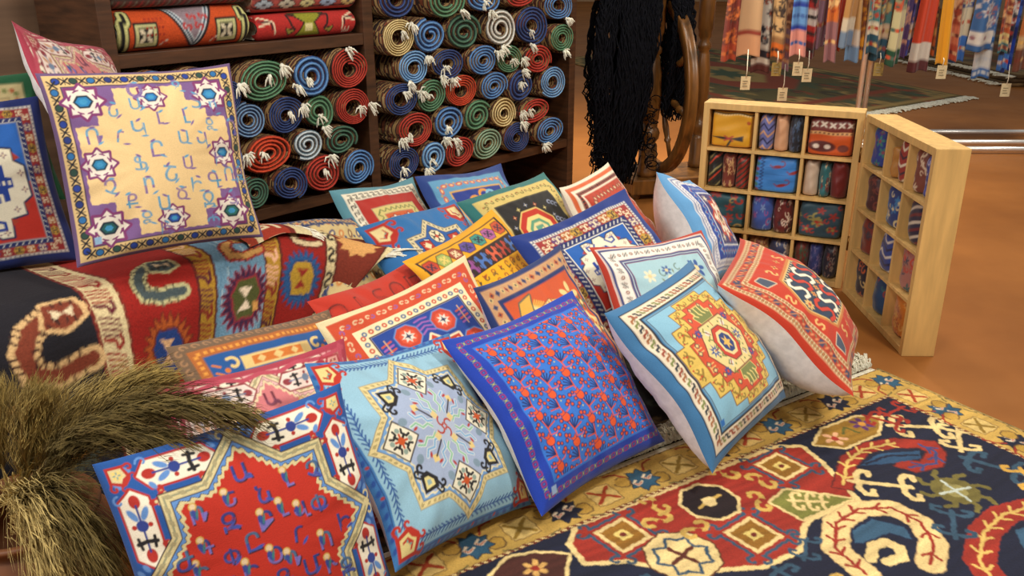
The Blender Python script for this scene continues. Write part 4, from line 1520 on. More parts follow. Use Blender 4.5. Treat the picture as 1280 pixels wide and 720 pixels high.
M_BEIGEBACK = plain('beige_linen', (172, 150, 120), rough=0.8, var=0.06, scale=90, bump=0.1)
cushion(1, 'blue cushion with red star panel full of figure letters, front left beside the pampas', (-0.464, 1.365, 0.236), (0.837, 0.543, 0.065), (-0.249, 0.273, 0.929), .45, p_red_alphabet, 280)
cushion(2, 'pale blue cushion with a large eight-pointed cream-edged star medallion, front row', (-0.195, 1.703, 0.240), (0.596, 0.779, -0.194), (-0.457, 0.528, 0.716), .45, p_star, 240)
cushion(3, 'royal blue cushion covered in orange pomegranate branches, middle of front row', (0.111, 1.911, 0.247), (0.707, 0.707, -0.002), (-0.501, 0.503, 0.704), .45, p_pomegranate, 240)
cushion(4, 'light blue cushion with stepped yellow and red medallion and dark chain border, front right', (0.488, 2.058, 0.277), (0.605, 0.796, 0.024), (-0.562, 0.406, 0.721), .45, p_redmedallion, 210, th=0.075, thb=0.125)
cushion(5, 'orange-red cushion with dark hexagon of S-shaped hooks, beside the pine display case', (0.788, 2.328, 0.29), (0.352, 0.936, -0.018), (-0.753, 0.294, 0.588), .45, p_redright, 180, th=0.09, thb=0.145)
cushion(7, 'pale blue cushion with cream flower sprays and red edge, behind the stepped medallion cushion', (0.481, 2.467, 0.234), (0.822, 0.566, -0.062), (-0.342, 0.578, 0.741), .46, p_flowers, 150)
cushion(10, 'orange cushion with yellow leaves and navy border, behind the pomegranate cushion', (0.118, 2.187, 0.254), (0.504, 0.863, -0.038), (-0.478, 0.314, 0.82), .46, p_orange, 150, th=0.065)
cushion(11, 'cream-edged cushion with orange border and red octagons on blue field', (-0.182, 2.021, 0.262), (0.743, 0.651, 0.153), (-0.529, 0.432, 0.73), .461, p_octagons, 190, th=0.065)
cushion(20, 'pink cushion with white cartouches, half hidden behind the pampas plumes', (-0.488, 1.657, 0.219), (0.729, 0.682, -0.061), (-0.325, 0.423, 0.846), .44, p_pink, 180, th=0.06)
cushion(19, 'brown-edged cushion with blue field and orange scrolls, below the draped kilim', (-0.536, 1.903, 0.21), (0.692, 0.717, -0.086), (-0.397, 0.477, 0.784), .446, p_orangeblue, 160, th=0.06)
cushion(17, 'plain red cushion with large dark outlined letters', (-0.314, 2.293, 0.198), (0.571, 0.821, -0.003), (-0.548, 0.384, 0.743), .426, p_script, 130, th=0.06)
cushion(12, 'yellow cushion with dark border of coloured H motifs and brown script', (-0.064, 2.556, 0.262), (0.591, 0.794, 0.143), (-0.63, 0.344, 0.696), .428, p_yellow, 150, th=0.06)
cushion(9, 'royal blue cushion with white-framed red band of hooked ornaments, mid pile', (0.3, 2.628, 0.291), (0.813, 0.553, 0.182), (-0.507, 0.518, 0.689), .47, p_dragon, 160, th=0.065)
cushion(14, 'blue cushion with cream star outline and red corner scrolls, beside the kilim fringe', (-0.205, 2.667, 0.296), (0.624, 0.781, -0.008), (-0.595, 0.482, 0.643), .448, p_bluestar, 140, th=0.06, back=M_BEIGEBACK)
cushion(13, 'black cushion with red octagon and teal edge, below the rolled rugs', (0.088, 2.945, 0.307), (0.686, 0.725, 0.059), (-0.517, 0.429, 0.741), .442, p_black, 140, th=0.06)
cushion(8, 'red cushion with white and orange striped edge, behind the royal blue cushion', (0.381, 3.115, 0.29), (0.458, 0.889, -0.009), (-0.544, 0.288, 0.788), .45, p_redback, 110, th=0.07)
cushion(6, 'white-backed cushion with light blue edge and navy bands, near the spinning wheel', (0.66, 3.03, 0.31), (0.45, 0.85, -0.28), (-0.39, 0.47, 0.79), .42, p_bluewhite, 110, th=0.09, thb=0.13)
cushion(15, 'cushion with teal edge, black and white key border and red band, under the rug shelf', (-0.395, 3.034, 0.284), (0.574, 0.814, -0.087), (-0.488, 0.425, 0.762), .43, p_redbeige, 110, th=0.06, back=M_BEIGEBACK)
cushion(16, 'blue cushion with orange and yellow florals, tucked under the rug shelf', (-0.099, 3.266, 0.259), (0.663, 0.746, -0.066), (-0.447, 0.465, 0.764), .469, p_bluefloral, 120, th=0.06)
cushion(18, 'cream and navy small-flowered cushion behind the kilim fringe', (-0.504, 2.56, 0.309), (0.43, 0.877, -0.217), (-0.513, 0.434, 0.74), .411, p_smallfloral, 100, th=0.055)
GB = 'printed cushions on the bench'
cushion(21, 'purple and sand cushion with bird-shaped letters and white stars, on the kilim bench', (-0.866, 2.151, 0.757), (0.809, 0.587, -0.021), (-0.154, 0.246, 0.957), .45, p_purple, 260, th=0.07, group=GB)
cushion(22, 'blue and red cushion with pale hooked figures at the left edge of the photo', (-1.404, 2.231, 0.655), (0.823, 0.567, 0.024), (-0.235, 0.303, 0.924), .45, lambda P: p_dragon(P, (20, 40, 110), 0.6), 150, th=0.06, group=GB)
cushion(24, 'green-edged beige cushion with orange flowers, at the far left behind the blue and red cushion', (-1.424, 2.352, 0.752), (0.832, 0.554, 0.027), (-0.243, 0.319, 0.916), .36, p_green, 70, th=0.05, group=GB)
cushion(23, 'deep pink cushion with white cartouches, propped behind the purple cushion', (-1.13, 2.44, 0.83), (0.11, 0.96, -0.27), (-0.45, 0.29, 0.84), .425, p_pink, 130, th=0.055, group=GB)
# ------------------------------------------------------------------ folded textiles on the upper shelf
def folded(name, label, s0, s1, z0, z1, dep, fn, n=(150, 70), front=0.01, seed=1, sag=0.002, cat='folded textile', group='folded textiles on the shelf', mat=None):
    """a thick folded cloth: rounded front, flat top; printed over the front and the top"""
    root = thing(name, label, cat, W((s0 + s1) / 2, -front, z0), SHELF_ANG, group)
    L, H = s1 - s0, z1 - z0
    r = H * 0.5
    nu, nv = n
    gu = np.linspace(0, 1, nu)
    rs = np.random.RandomState(seed)
    prof = []
    for k in range(13):
        a = -PI / 2 + PI * k / 12
        prof.append((r * 0.9 - r * 0.9 * math.cos(a), r + r * math.sin(a)))
    prof.append((dep, H))
    prof = np.array(prof)
    dl = np.r_[0, np.cumsum(np.hypot(*np.diff(prof, axis=0).T))]
    tv = np.linspace(0, dl[-1], nv)
    py = np.interp(tv, dl, prof[:, 0])
    pz = np.interp(tv, dl, prof[:, 1])
    U, V = np.meshgrid(gu, np.arange(nv))
    e = np.minimum(U, 1 - U) * L
    rnd = np.sqrt(np.clip(1 - (1 - np.clip(e / 0.02, 0, 1)) ** 2, 0, 1))
    x = (U - 0.5) * L
    mid = H / 2
    z = mid + (pz[V] - mid) * (0.55 + 0.45 * rnd) + sag * np.sin(U * 7 + seed) * (pz[V] / H)
    y = py[V] + 0.006 * (1 - rnd) + 0.004 * np.sin(U * 11 + seed * 2)
    P = canvas((U * L / H).ravel(), (tv[V] / H).ravel(), L / H / nu * 1.2)
    fn(P, L / H)
    mesh_obj('folded_cloth', np.stack([x, y, z], -1).reshape(-1, 3), grid_faces(nu, nv), mat or M_KILIM, root, True, P.col)
    # body behind the printed face
    b = mesh_obj('inner_fold', *solid_core(L * 0.985, dep, H * 0.9, 0.012), M_FRINGE, root)
    return root


def solid_core(L, D, H, y0):
    v = []
    for x in (-L / 2, L / 2):
        v += [(x, y0 + H * 0.3, 0.004), (x, y0 + H * 0.05, H * 0.5), (x, y0 + H * 0.3, H), (x, D, H), (x, D, 0.004)]
    f = [(0, 1, 2, 3, 4), (9, 8, 7, 6, 5)] + [(i, (i + 1) % 5 + 0, (i + 1) % 5 + 5, i + 5) for i in range(5)]
    return v, f


def f_orange(P, R):
    P.fill((196, 74, 26))
    P.poly([(R * 0.27, 2.2), (R * 0.55, 0.3), (R * 0.80, 2.2)], (140, 124, 134), 0.14, (30, 28, 34))
    P.line([(R * 0.27, 2.2), (R * 0.55, 0.3), (R * 0.80, 2.2)], 0.13, (196, 206, 214))
    P.line([(R * 0.27, 2.2), (R * 0.55, 0.3), (R * 0.80, 2.2)], 0.05, (50, 70, 90))
    for k in range(4):
        s_hook(P.at(R * 0.5 + k * 0.16, 0.8 + 0.25 * (k % 2), 0.12, 1.2), 0.5, (176, 60, 60))
    for x0, sg in ((0.12, 1), (R - 0.12, -1)):
        for w, c in ((0.34, (24, 22, 22)), (0.26, (196, 196, 130)), (0.10, (24, 22, 22))):
            P.line([(x0, 0.0), (x0, 0.98), (x0 + sg * 0.10, 0.98), (x0 + sg * 0.1, 1.2)], w, c)
        q = P.at(x0 + sg * 0.62, 0.62, 0.34)
        q.rect(-1, -1, 1, 1, (24, 22, 22))
        q.rect(-0.85, -0.85, 0.85, 0.85, (196, 196, 140))
        q.rect(-0.6, -0.6, 0.6, 0.6, (30, 28, 28))
        for k in range(4):
            q.at(0, 0, 1, k * PI / 2 + PI / 4).ell(0, 0.42, 0.16, 0.3, (220, 210, 180))
    for i in range(9):
        for j in range(3):
            x = R * 0.2 + i * 0.11
            if x < R * 0.33 or x > R * 0.72:
                P.rect(x, 0.6 + j * 0.2, x + 0.06, 0.66 + j * 0.2, (150, 40, 24))
    for x in (R * 0.33, R * 0.7):
        q = P.at(x, 0.42, 0.12)
        q.line([(-0.8, -0.6), (0.8, 0.6)], 0.35, (220, 200, 180))
        q.line([(-0.8, 0.6), (0.8, -0.6)], 0.35, (170, 40, 30))


def f_green(P, R):
    P.fill((88, 110, 86))
    P.rect(0, 0, R, 0.62, (96, 60, 54))
    for i in range(26):
        P.line([(i * R / 26, 0.12), (i * R / 26 + 0.12, 0.42)], 0.07, (150, 60, 60) if i % 2 else (110, 110, 96))
    P.rect(0, 0.5, R, 0.62, (60, 56, 48))
    for i in range(6):
        x = i * R / 5.5 + 0.1
        P.line([(x, 0.95), (x + 0.3, 1.0), (x + 0.55, 1.5), (x + 0.2, 1.5)], 0.1, (206, 190, 150))
        P.line([(x + 0.1, 0.9), (x + 0.5, 1.4)], 0.06, (150, 60, 50))


def f_pinkcream(P, R):
    P.fill((206, 190, 156))
    P.rect(0, 0, R, 0.95, (172, 78, 70))
    P.line([(0, 0.95), (R, 0.95)], 0.05, (60, 36, 36))
    for i in range(5):
        x = (i + 0.5) * R / 5
        q = P.at(x, 0.5, 0.36)
        for k in range(2):
            q.line([(-1.2, 0.5 - k), (-0.5, 0.4 - k * 0.8), (0.5, 0.4 - k * 0.8), (1.2, 0.5 - k)], 0.18, (50, 30, 34))
        q.poly([(-1, 0), (-0.6, 0.28), (-0.3, 0.28), (-0.3, 0.5), (0.3, 0.5), (0.3, 0.28), (0.6, 0.28), (1, 0), (0.6, -0.28), (0.3, -0.28), (0.3, -0.5), (-0.3, -0.5), (-0.3, -0.28), (-0.6, -0.28)], ((170, 184, 196), (196, 190, 170), (214, 204, 150), (160, 180, 210), (206, 180, 120))[i], 0.08, (40, 26, 30))
        q.rect(-0.2, -0.12, 0.2, 0.12, (60, 50, 60))
    for i in range(4):
        x = i * R / 3.6
        P.line([(x, 1.1), (x + 0.5, 1.9), (x + 0.9, 1.1)], 0.09, (170, 70, 50))
        P.line([(x + 0.15, 1.1), (x + 0.5, 1.65), (x + 0.75, 1.1)], 0.05, (196, 150, 90))


def f_red(P, R):
    P.fill((176, 40, 36))
    P.poly([(R * 0.38, 0.3), (R * 0.46, 0.85), (R * 0.33, 1.3), (R * 0.66, 1.3), (R * 0.54, 0.85), (R * 0.6, 0.3)], (140, 140, 40), 0.06, (40, 24, 24))
    P.rect(R * 0.46, 0.5, R * 0.53, 0.8, (220, 210, 150))
    for sx in (-1, 1):
        P.line([(R * (0.5 + sx * 0.12), 1.2)] + [(R * 0.5 + sx * x, y) for x, y in ((1.0, 1.2), (0.85, 0.75), (0.7, 0.6))], 0.1, (40, 24, 24))
        P.poly([(R * 0.5 + sx * 0.75, 0.55), (R * 0.5 + sx * 1.0, 0.4), (R * 0.5 + sx * 1.15, 0.65)], (150, 140, 60), 0.05, (40, 24, 24))
        for k in range(3):
            P.line([(R * 0.5 + sx * (1.7 + k * 0.13), 0.5 + 0.2 * k), (R * 0.5 + sx * (1.75 + k * 0.1), 0.95), (R * 0.5 + sx * 2.4, 1.25 - 0.2 * k)], 0.08, (220, 200, 170) if k % 2 == 0 else (60, 36, 40))
    for i in range(4):
        P.rect(R * 0.85 + i * 0.1, 0.3, R * 0.85 + 0.06 + i * 0.1, 0.45 + 0.1 * (i % 2), (220, 200, 180))


folded('folded_kilim', 'orange folded kilim with grey triangle, standing on the shelf under the green textile', 0.012, 0.462, 0.946, 1.066, 0.36, f_orange, seed=2)
folded('folded_kilim', 'green folded textile with red striped edge, on top of the orange kilim', 0.005, 0.470, 1.072, 1.162, 0.36, f_green, seed=4)
folded('folded_kilim', 'red folded kilim with olive motif, at the bottom of the right pile', 0.486, 0.905, 0.946, 1.030, 0.36, f_red, seed=5)
folded('folded_kilim', 'pink and cream folded kilim with row of stars, on top of the red kilim', 0.480, 0.915, 1.036, 1.132, 0.36, f_pinkcream, seed=7)

# ------------------------------------------------------------------ bench with the draped kilim
bench = thing('bench', 'low wooden bench hidden under the draped kilim', 'bench', (SO[0], SO[1], 0), SHELF_ANG)
bm_obj('seat', box(-1.5, 0.12, -0.60, -0.10, 0.06, 0.43), M_DARKWOOD, bench, bevel=0.03)
for x in (-1.45, 0.05):
    for y in (-0.55, -0.16):
        bm_obj('leg', box(x, x + 0.05, y, y + 0.05, 0.0, 0.06), M_DARKWOOD, bench)


def kilim_profile():
    """(n, z, length) from the back of the bench over the front edge to the floor"""
    p = [(0.085, 0.44), (0.2, 0.45), (0.42, 0.475)]
    for k in range(9):
        a = PI / 2 - (PI / 2 - 0.12) * k / 8
        p.append((0.53 + 0.13 * math.cos(a), 0.355 + 0.13 * math.sin(a)))
    p += [(0.69, 0.2), (0.71, 0.08), (0.735, 0.014), (0.80, 0.008)]
    p = np.array(p)
    return p, np.r_[0, np.cumsum(np.hypot(*np.diff(p, axis=0).T))]


def p_kilim(P):
    """u: along the bench (m), v: down from the front crest (m)"""
    S0, S1 = -0.44, -0.385
    K = (22, 20, 30)
    YB, DR = (176, 134, 40), (140, 30, 22)
    bands = [(-1.6, -0.45, K), (-0.45, -0.375, (214, 196, 150)), (-0.375, -0.165, (150, 24, 16)), (-0.165, -0.105, YB), (-0.105, 0.045, (104, 144, 172)), (0.045, 0.105, YB), (0.105, 0.245, (146, 24, 16)), (0.245, 0.285, (216, 200, 154)), (0.285, 0.42, (120, 44, 28)), (0.42, 0.46, (216, 200, 154))]
    for a, b, c in bands:
        P.rect(a, -9, b, 9, c)
    for x in (-0.45, -0.375, -0.165, -0.105, 0.045, 0.105, 0.245, 0.285, 0.42):
        P.rect(x - 0.004, -9, x + 0.004, 9, (84, 28, 20) if x > -0.2 else (120, 36, 26))
    # weft streaks in the pale blue band
    rs = random.Random(4)
    for k in range(110):
        x, y = rs.uniform(-0.10, 0.04), rs.uniform(-0.5, 0.5)
        P.line([(x, y), (x + rs.uniform(-.004, .004), y + 0.05)], 0.003, rs.choice([(150, 180, 196), (84, 126, 156), (170, 190, 200)]))

    # striped figures of the narrow bands
    def comb(q, i, ink):
        c = ink[i % len(ink)]
        d = ink[(i + 1) % len(ink)]
        for j in range(4):
            q.line([(-0.85, -0.9 + j * 0.32), (0.5, -0.55 + j * 0.32)], 0.15, c)
        q.line([(-0.8, 0.35), (-0.1, 0.55), (0.1, 0.95), (0.45, 0.75), (0.4, 0.3)], 0.26, d)
    for x, ink in ((-0.412, ((140, 30, 26), (96, 24, 40), (140, 30, 26), (170, 80, 76))), (-0.135, ((134, 40, 26), (90, 24, 44), (134, 40, 26), (224, 180, 140))), (0.075, ((134, 40, 26), (224, 170, 140), (134, 40, 26), (80, 20, 44)))):
        for k in range(12):
            comb(P.at(x, -0.32 + k * 0.088, 0.033, 0, 1.4, 0.044), k, ink)
    for k in range(16):
        s_hook(P.at(0.265, -0.5 + k * 0.07, 0.022), 0.4, (30, 24, 28))

    def toothed(q, rim, mid, c1, c2, tip):
        pts = []
        for k in range(44):
            a = 2 * PI * k / 44
            r = 1.0 if k % 2 == 0 else 0.7
            pts.append((r * math.cos(a) * 0.9, r * math.sin(a) * 1.1))
        q.poly(pts, rim, 0.04, mid)
        q.poly([(-0.5, -0.2), (-0.28, -0.62), (0.3, -0.62), (0.55, -0.1), (0.3, 0.6), (-0.3, 0.6)], c1, 0.07, mid)
        q.poly([(-0.26, 0.38), (0.22, 0.34), (0.0, 0.03)], c2)
        q.poly([(-0.26, -0.38), (0.22, -0.34), (0.0, -0.03)], c2)
        q.rect(0.3, 0.2, 0.52, 0.5, tip)
    toothed(P.at(-0.265, 0.215, 0.088), (176, 84, 30), (110, 40, 22), (30, 60, 126), (222, 176, 130), (206, 196, 140))
    toothed(P.at(-0.02, 0.145, 0.078), (54, 24, 58), (140, 36, 50), (74, 78, 34), (226, 206, 180), (206, 150, 80))
    toothed(P.at(0.17, 0.13, 0.07), (36, 84, 140), (30, 60, 110), (176, 140, 44), (140, 36, 26), (176, 140, 44))
    toothed(P.at(-0.56, 0.33, 0.09), (62, 70, 60), (40, 44, 48), (150, 100, 30), (30, 50, 120), (214, 206, 180))
    P.at(0.345, 0.0, 0.06).poly(starp(10, 1, 0.72), (214, 160, 96))
    # hooked birds with a laddered rim
    def bird(q, c, rim, dark):
        path = [(0.85, -0.75), (0.2, -0.85), (-0.35, -0.55), (-0.65, -0.05), (-0.55, 0.5), (0.05, 0.72), (0.95, 0.62)]
        q.line(path, 0.66, rim)
        q.line(path, 0.36, c)
        q.poly([(0.2, -1.15), (0.95, -1.05), (1.05, -0.55), (0.55, -0.3), (0.0, -0.5)], c, 0.12, rim)
        q.poly([(0.3, -0.95), (0.6, -0.75), (0.3, -0.6)], (224, 206, 170))
        q.poly([(0.85, -0.9), (0.6, -0.75), (0.8, -0.55)], (224, 206, 170))
        for i in range(len(path) - 1):
            (x0, y0), (x1, y1) = path[i], path[i + 1]
            L = math.hypot(x1 - x0, y1 - y0)
            for j in range(3):
                t = j / 3
                x, y, nx, ny = x0 + (x1 - x0) * t, y0 + (y1 - y0) * t, -(y1 - y0) / L, (x1 - x0) / L
                for sg in (-1, 1):
                    q.line([(x + nx * 0.2 * sg, y + ny * 0.2 * sg), (x + nx * 0.33 * sg, y + ny * 0.33 * sg)], 0.06, dark)
    bird(P.at(-0.565, 0.11, 0.095), (124, 54, 34), (214, 176, 124), (60, 30, 24))
    bird(P.at(-0.275, 0.03, 0.065), (66, 80, 84), (188, 184, 136), (50, 44, 36))
    bird(P.at(-0.02, -0.01, 0.055), (200, 150, 84), (160, 44, 34), (60, 30, 24))
    bird(P.at(0.18, 0.0, 0.045), (210, 190, 150), (110, 28, 22), (60, 30, 24))
    bird(P.at(-0.80, 0.12, 0.09), (90, 96, 70), (190, 170, 120), (60, 30, 24))
    for x, y in ((-0.66, 0.23), (-0.48, 0.29), (-0.03, 0.29)):
        P.at(x, y, 0.045).poly([(-1, -0.2), (0.2, -0.6), (0.3, 0.2), (0.9, 0.3), (0.2, 0.8), (0.1, 0.1)], (206, 160, 90) if x < -0.2 else (140, 40, 34))


def ksurf(S0, TT):
    """the draped surface: S0 along the kilim, TT over the profile"""
    prof, dl = kilim_profile()
    crest = dl[5]
    drop = np.clip(TT - crest, 0, 9)
    skew = np.interp(S0, [-0.5, -0.40, 0.05, 0.46], [0.0, 0.10, 0.42, 0.62])
    s = S0 - skew * drop
    n = np.interp(TT, dl, prof[:, 0])
    z = np.interp(TT, dl, prof[:, 1])
    # soft folds, and the right end gathers and sinks over the end of the bench
    n = n + 0.012 * np.sin(S0 * 17 + drop * 5) * np.clip(drop * 4, 0, 1) + 0.008 * np.sin(S0 * 31 + 1.3)
    endk = np.clip((S0 - 0.12) / 0.34, 0, 1)
    z = z - endk ** 1.3 * 0.10 * np.clip(1.4 - drop * 2.0, 0, 1) + 0.006 * np.sin(S0 * 13 + n * 9) + 0.012 * np.exp(-(S0 / .1) ** 2)
    n = n - endk ** 2 * 0.10 * np.clip(drop * 4, 0, 1) + 0.05 * endk
    # the fringed end is drawn together to a point
    e2 = 0.72 * np.clip((S0 - 0.27) / 0.19, 0, 1) ** 1.1
    n = n + (0.69 - n) * e2
    z = z + (0.40 - z) * e2
    z = np.maximum(z, 0.012)
    return SO[0] + SD[0] * s + ND[0] * n, SO[1] + SD[1] * s + ND[1] * n, z


def jitter(u, v, amp, f=60.0):
    """hand-woven outlines wander a little"""
    du = amp * (np.sin(v * f * 2.3 + np.sin(u * f)) + 0.7 * np.sin(v * f * 5.1 + u * f * 1.7))
    dv = amp * (np.sin(u * f * 2.1 + np.sin(v * f * 1.3)) + 0.7 * np.sin(u * f * 4.7 - v * f * 1.1))
    return u + du, v + dv


def kilim():
    prof, dl = kilim_profile()
    NS, NT = 430, 200
    crest = dl[5]
    a = np.linspace(-1.45, 0.46, NS)
    t = np.linspace(0, dl[-1], NT)
    S0, TT = np.meshgrid(a, t)
    X, Y, z = ksurf(S0, TT)
    d = np.array(SD)
    ju, jv = jitter(S0.ravel(), (TT - crest).ravel(), 0.0012, 70)
    P = canvas(ju, jv, 0.0045)
    p_kilim(P)
    root = thing('draped_kilim', 'banded red, black and blue kilim draped over the bench', 'kilim')
    o = mesh_obj('woven_cloth', np.stack([X, Y, z], -1).reshape(-1, 3), grid_faces(NS, NT, flip=True), M_KILIM, root, True, P.col)
    # fringe at the right end
    mb = MB()
    rs = random.Random(3)
    j0 = int(np.searchsorted(t, crest - 0.02))
    for k in range(60):
        j = min(NT - 1, int(j0 * 0.55 + rs.random() * (NT - 1 - j0 * 0.55) * 0.42))
        p = Vector((X[j, -1], Y[j, -1], z[j, -1]))
        dv = Vector((d[0] + 0.45 * ND[0], d[1] + 0.45 * ND[1], -0.05)) + Vector((rs.uniform(-.25, .25), rs.uniform(-.25, .25), rs.uniform(-.25, .2)))
        l = rs.uniform(0.05, 0.085)
        mb.tube([p, p + dv * l * 0.5, p + dv * l + Vector((0, 0, -0.01))], [0.0032, 0.003, 0.002], 4)
    fr = mb.obj('fringe', M_FRINGE, root)
    fr['kind'] = 'stuff'


kilim()


def p_second(P):
    P.fill((150, 52, 30))
    P.rect(-9, 0.0, 9, 0.045, (214, 198, 156))
    P.rect(-9, 0.045, 9, 0.06, (110, 30, 22))
    P.rect(-9, 0.06, 9, 0.15, (156, 48, 28))
    P.rect(-9, 0.15, 9, 0.17, (214, 198, 156))
    for k in range(10):
        step_hook(P.at(-0.4 + k * 0.09, 0.104, 0.033, PI / 2), 0.34, (222, 206, 170))
    for k in range(7):
        P.at(-0.38 + k * 0.13, 0.25, 0.055).poly(starp(8, 1, 0.6), (222, 196, 140))
    P.rect(-9, 0.32, 9, 0.36, (60, 30, 30))


def second_kilim():
    """its fringed end shows past the purple cushion, on the back of the bench"""
    root = thing('folded_kilim', 'red kilim end with white hooks and cream fringe, lying behind the purple cushion', 'kilim')
    NS, NT = 110, 110
    prof, dl = kilim_profile()
    a = np.linspace(0, 0.20, NT)
    b = np.linspace(-0.30, 0.018, NS)
    B, A = np.meshgrid(b, a)
    X, Y, z = ksurf(0.20 - A + 0.15 * B, dl[5] + B)
    z = z + 0.014 + 0.006 * np.sin(A * 20 + B * 8)
    P = canvas(B.ravel(), A.ravel(), 0.0045)
    p_second(P)
    mesh_obj('woven_cloth', np.stack([X, Y, z], -1).reshape(-1, 3), grid_faces(NS, NT), M_KILIM, root, True, P.col)
    mb = MB()
    rs = random.Random(8)
    for k in range(95):
        i = rs.randrange(NS)
        p = Vector((X[0, i], Y[0, i], z[0, i]))
        dv = Vector((SD[0], SD[1], -0.8)) + Vector((rs.uniform(-.15, .15), rs.uniform(-.15, .15), rs.uniform(-.1, .1)))
        l = rs.uniform(0.05, 0.07)
        mb.tube([p, p + dv * l * 0.5 + Vector((0, 0, 0.006)), p + dv * l], [0.003, 0.003, 0.002], 4)
    fr = mb.obj('fringe', M_FRINGE, root)
    fr['kind'] = 'stuff'


second_kilim()
# ------------------------------------------------------------------ rugs on the floor
RC = np.array([1.133, 2.506])
E1 = np.array([-0.838, -0.546])
E2 = np.array([0.546, -0.838])
YEL, YL2, CRM = (196, 160, 82), (180, 142, 62), (222, 196, 136)
RNAVY, RRED, RBLUE = (24, 28, 50), (150, 44, 32), (50, 78, 100)


def star8(q, c, x1, x2):
    q.poly(starp(8, 1.0, 0.68, a0=PI / 8), c, 0.06, (40, 36, 40))
    for sx in (-1, 1):
        z = q.at(sx * 0.4, sx * 0.1, 0.3, 0.5)
        z.line([(-0.8, 0.5), (0.6, 0.6), (0.6, -0.4), (-0.3, -0.5)], 0.5, x1)
        z.line([(-0.6, 0.5), (0.6, 0.6), (0.6, -0.3)], 0.2, x2)


def vine_hook(q, c, w=0.26, arms=3):
    q.line([(0, -1), (0, 1)], w, c)
    for k in range(arms):
        y = -0.75 + 1.5 * k / max(arms - 1, 1)
        for sx in (-1, 1):
            q.line([(0, y)] + [(sx * (0.45 + a), y + b) for a, b in ((0, 0), (0.3, 0.15), (0.3, 0.42), (0.02, 0.42))], w, c)


def frond(P, pts, c, w):
    """a leafy twig along a polyline"""
    P.line(pts, w, c)
    for i in range(len(pts) - 1):
        (x0, y0), (x1, y1) = pts[i], pts[i + 1]
        L = math.hypot(x1 - x0, y1 - y0)
        for j in range(max(1, int(L / (w * 5)))):
            t = (j + 0.5) / max(1, int(L / (w * 5)))
            x, y = x0 + (x1 - x0) * t, y0 + (y1 - y0) * t
            dx, dy = (x1 - x0) / L, (y1 - y0) / L
            for sg in (-1, 1):
                P.line([(x, y), (x + w * (2.2 * dx - 2.4 * sg * dy), y + w * (2.2 * dy + 2.4 * sg * dx))], w * 0.9, c)


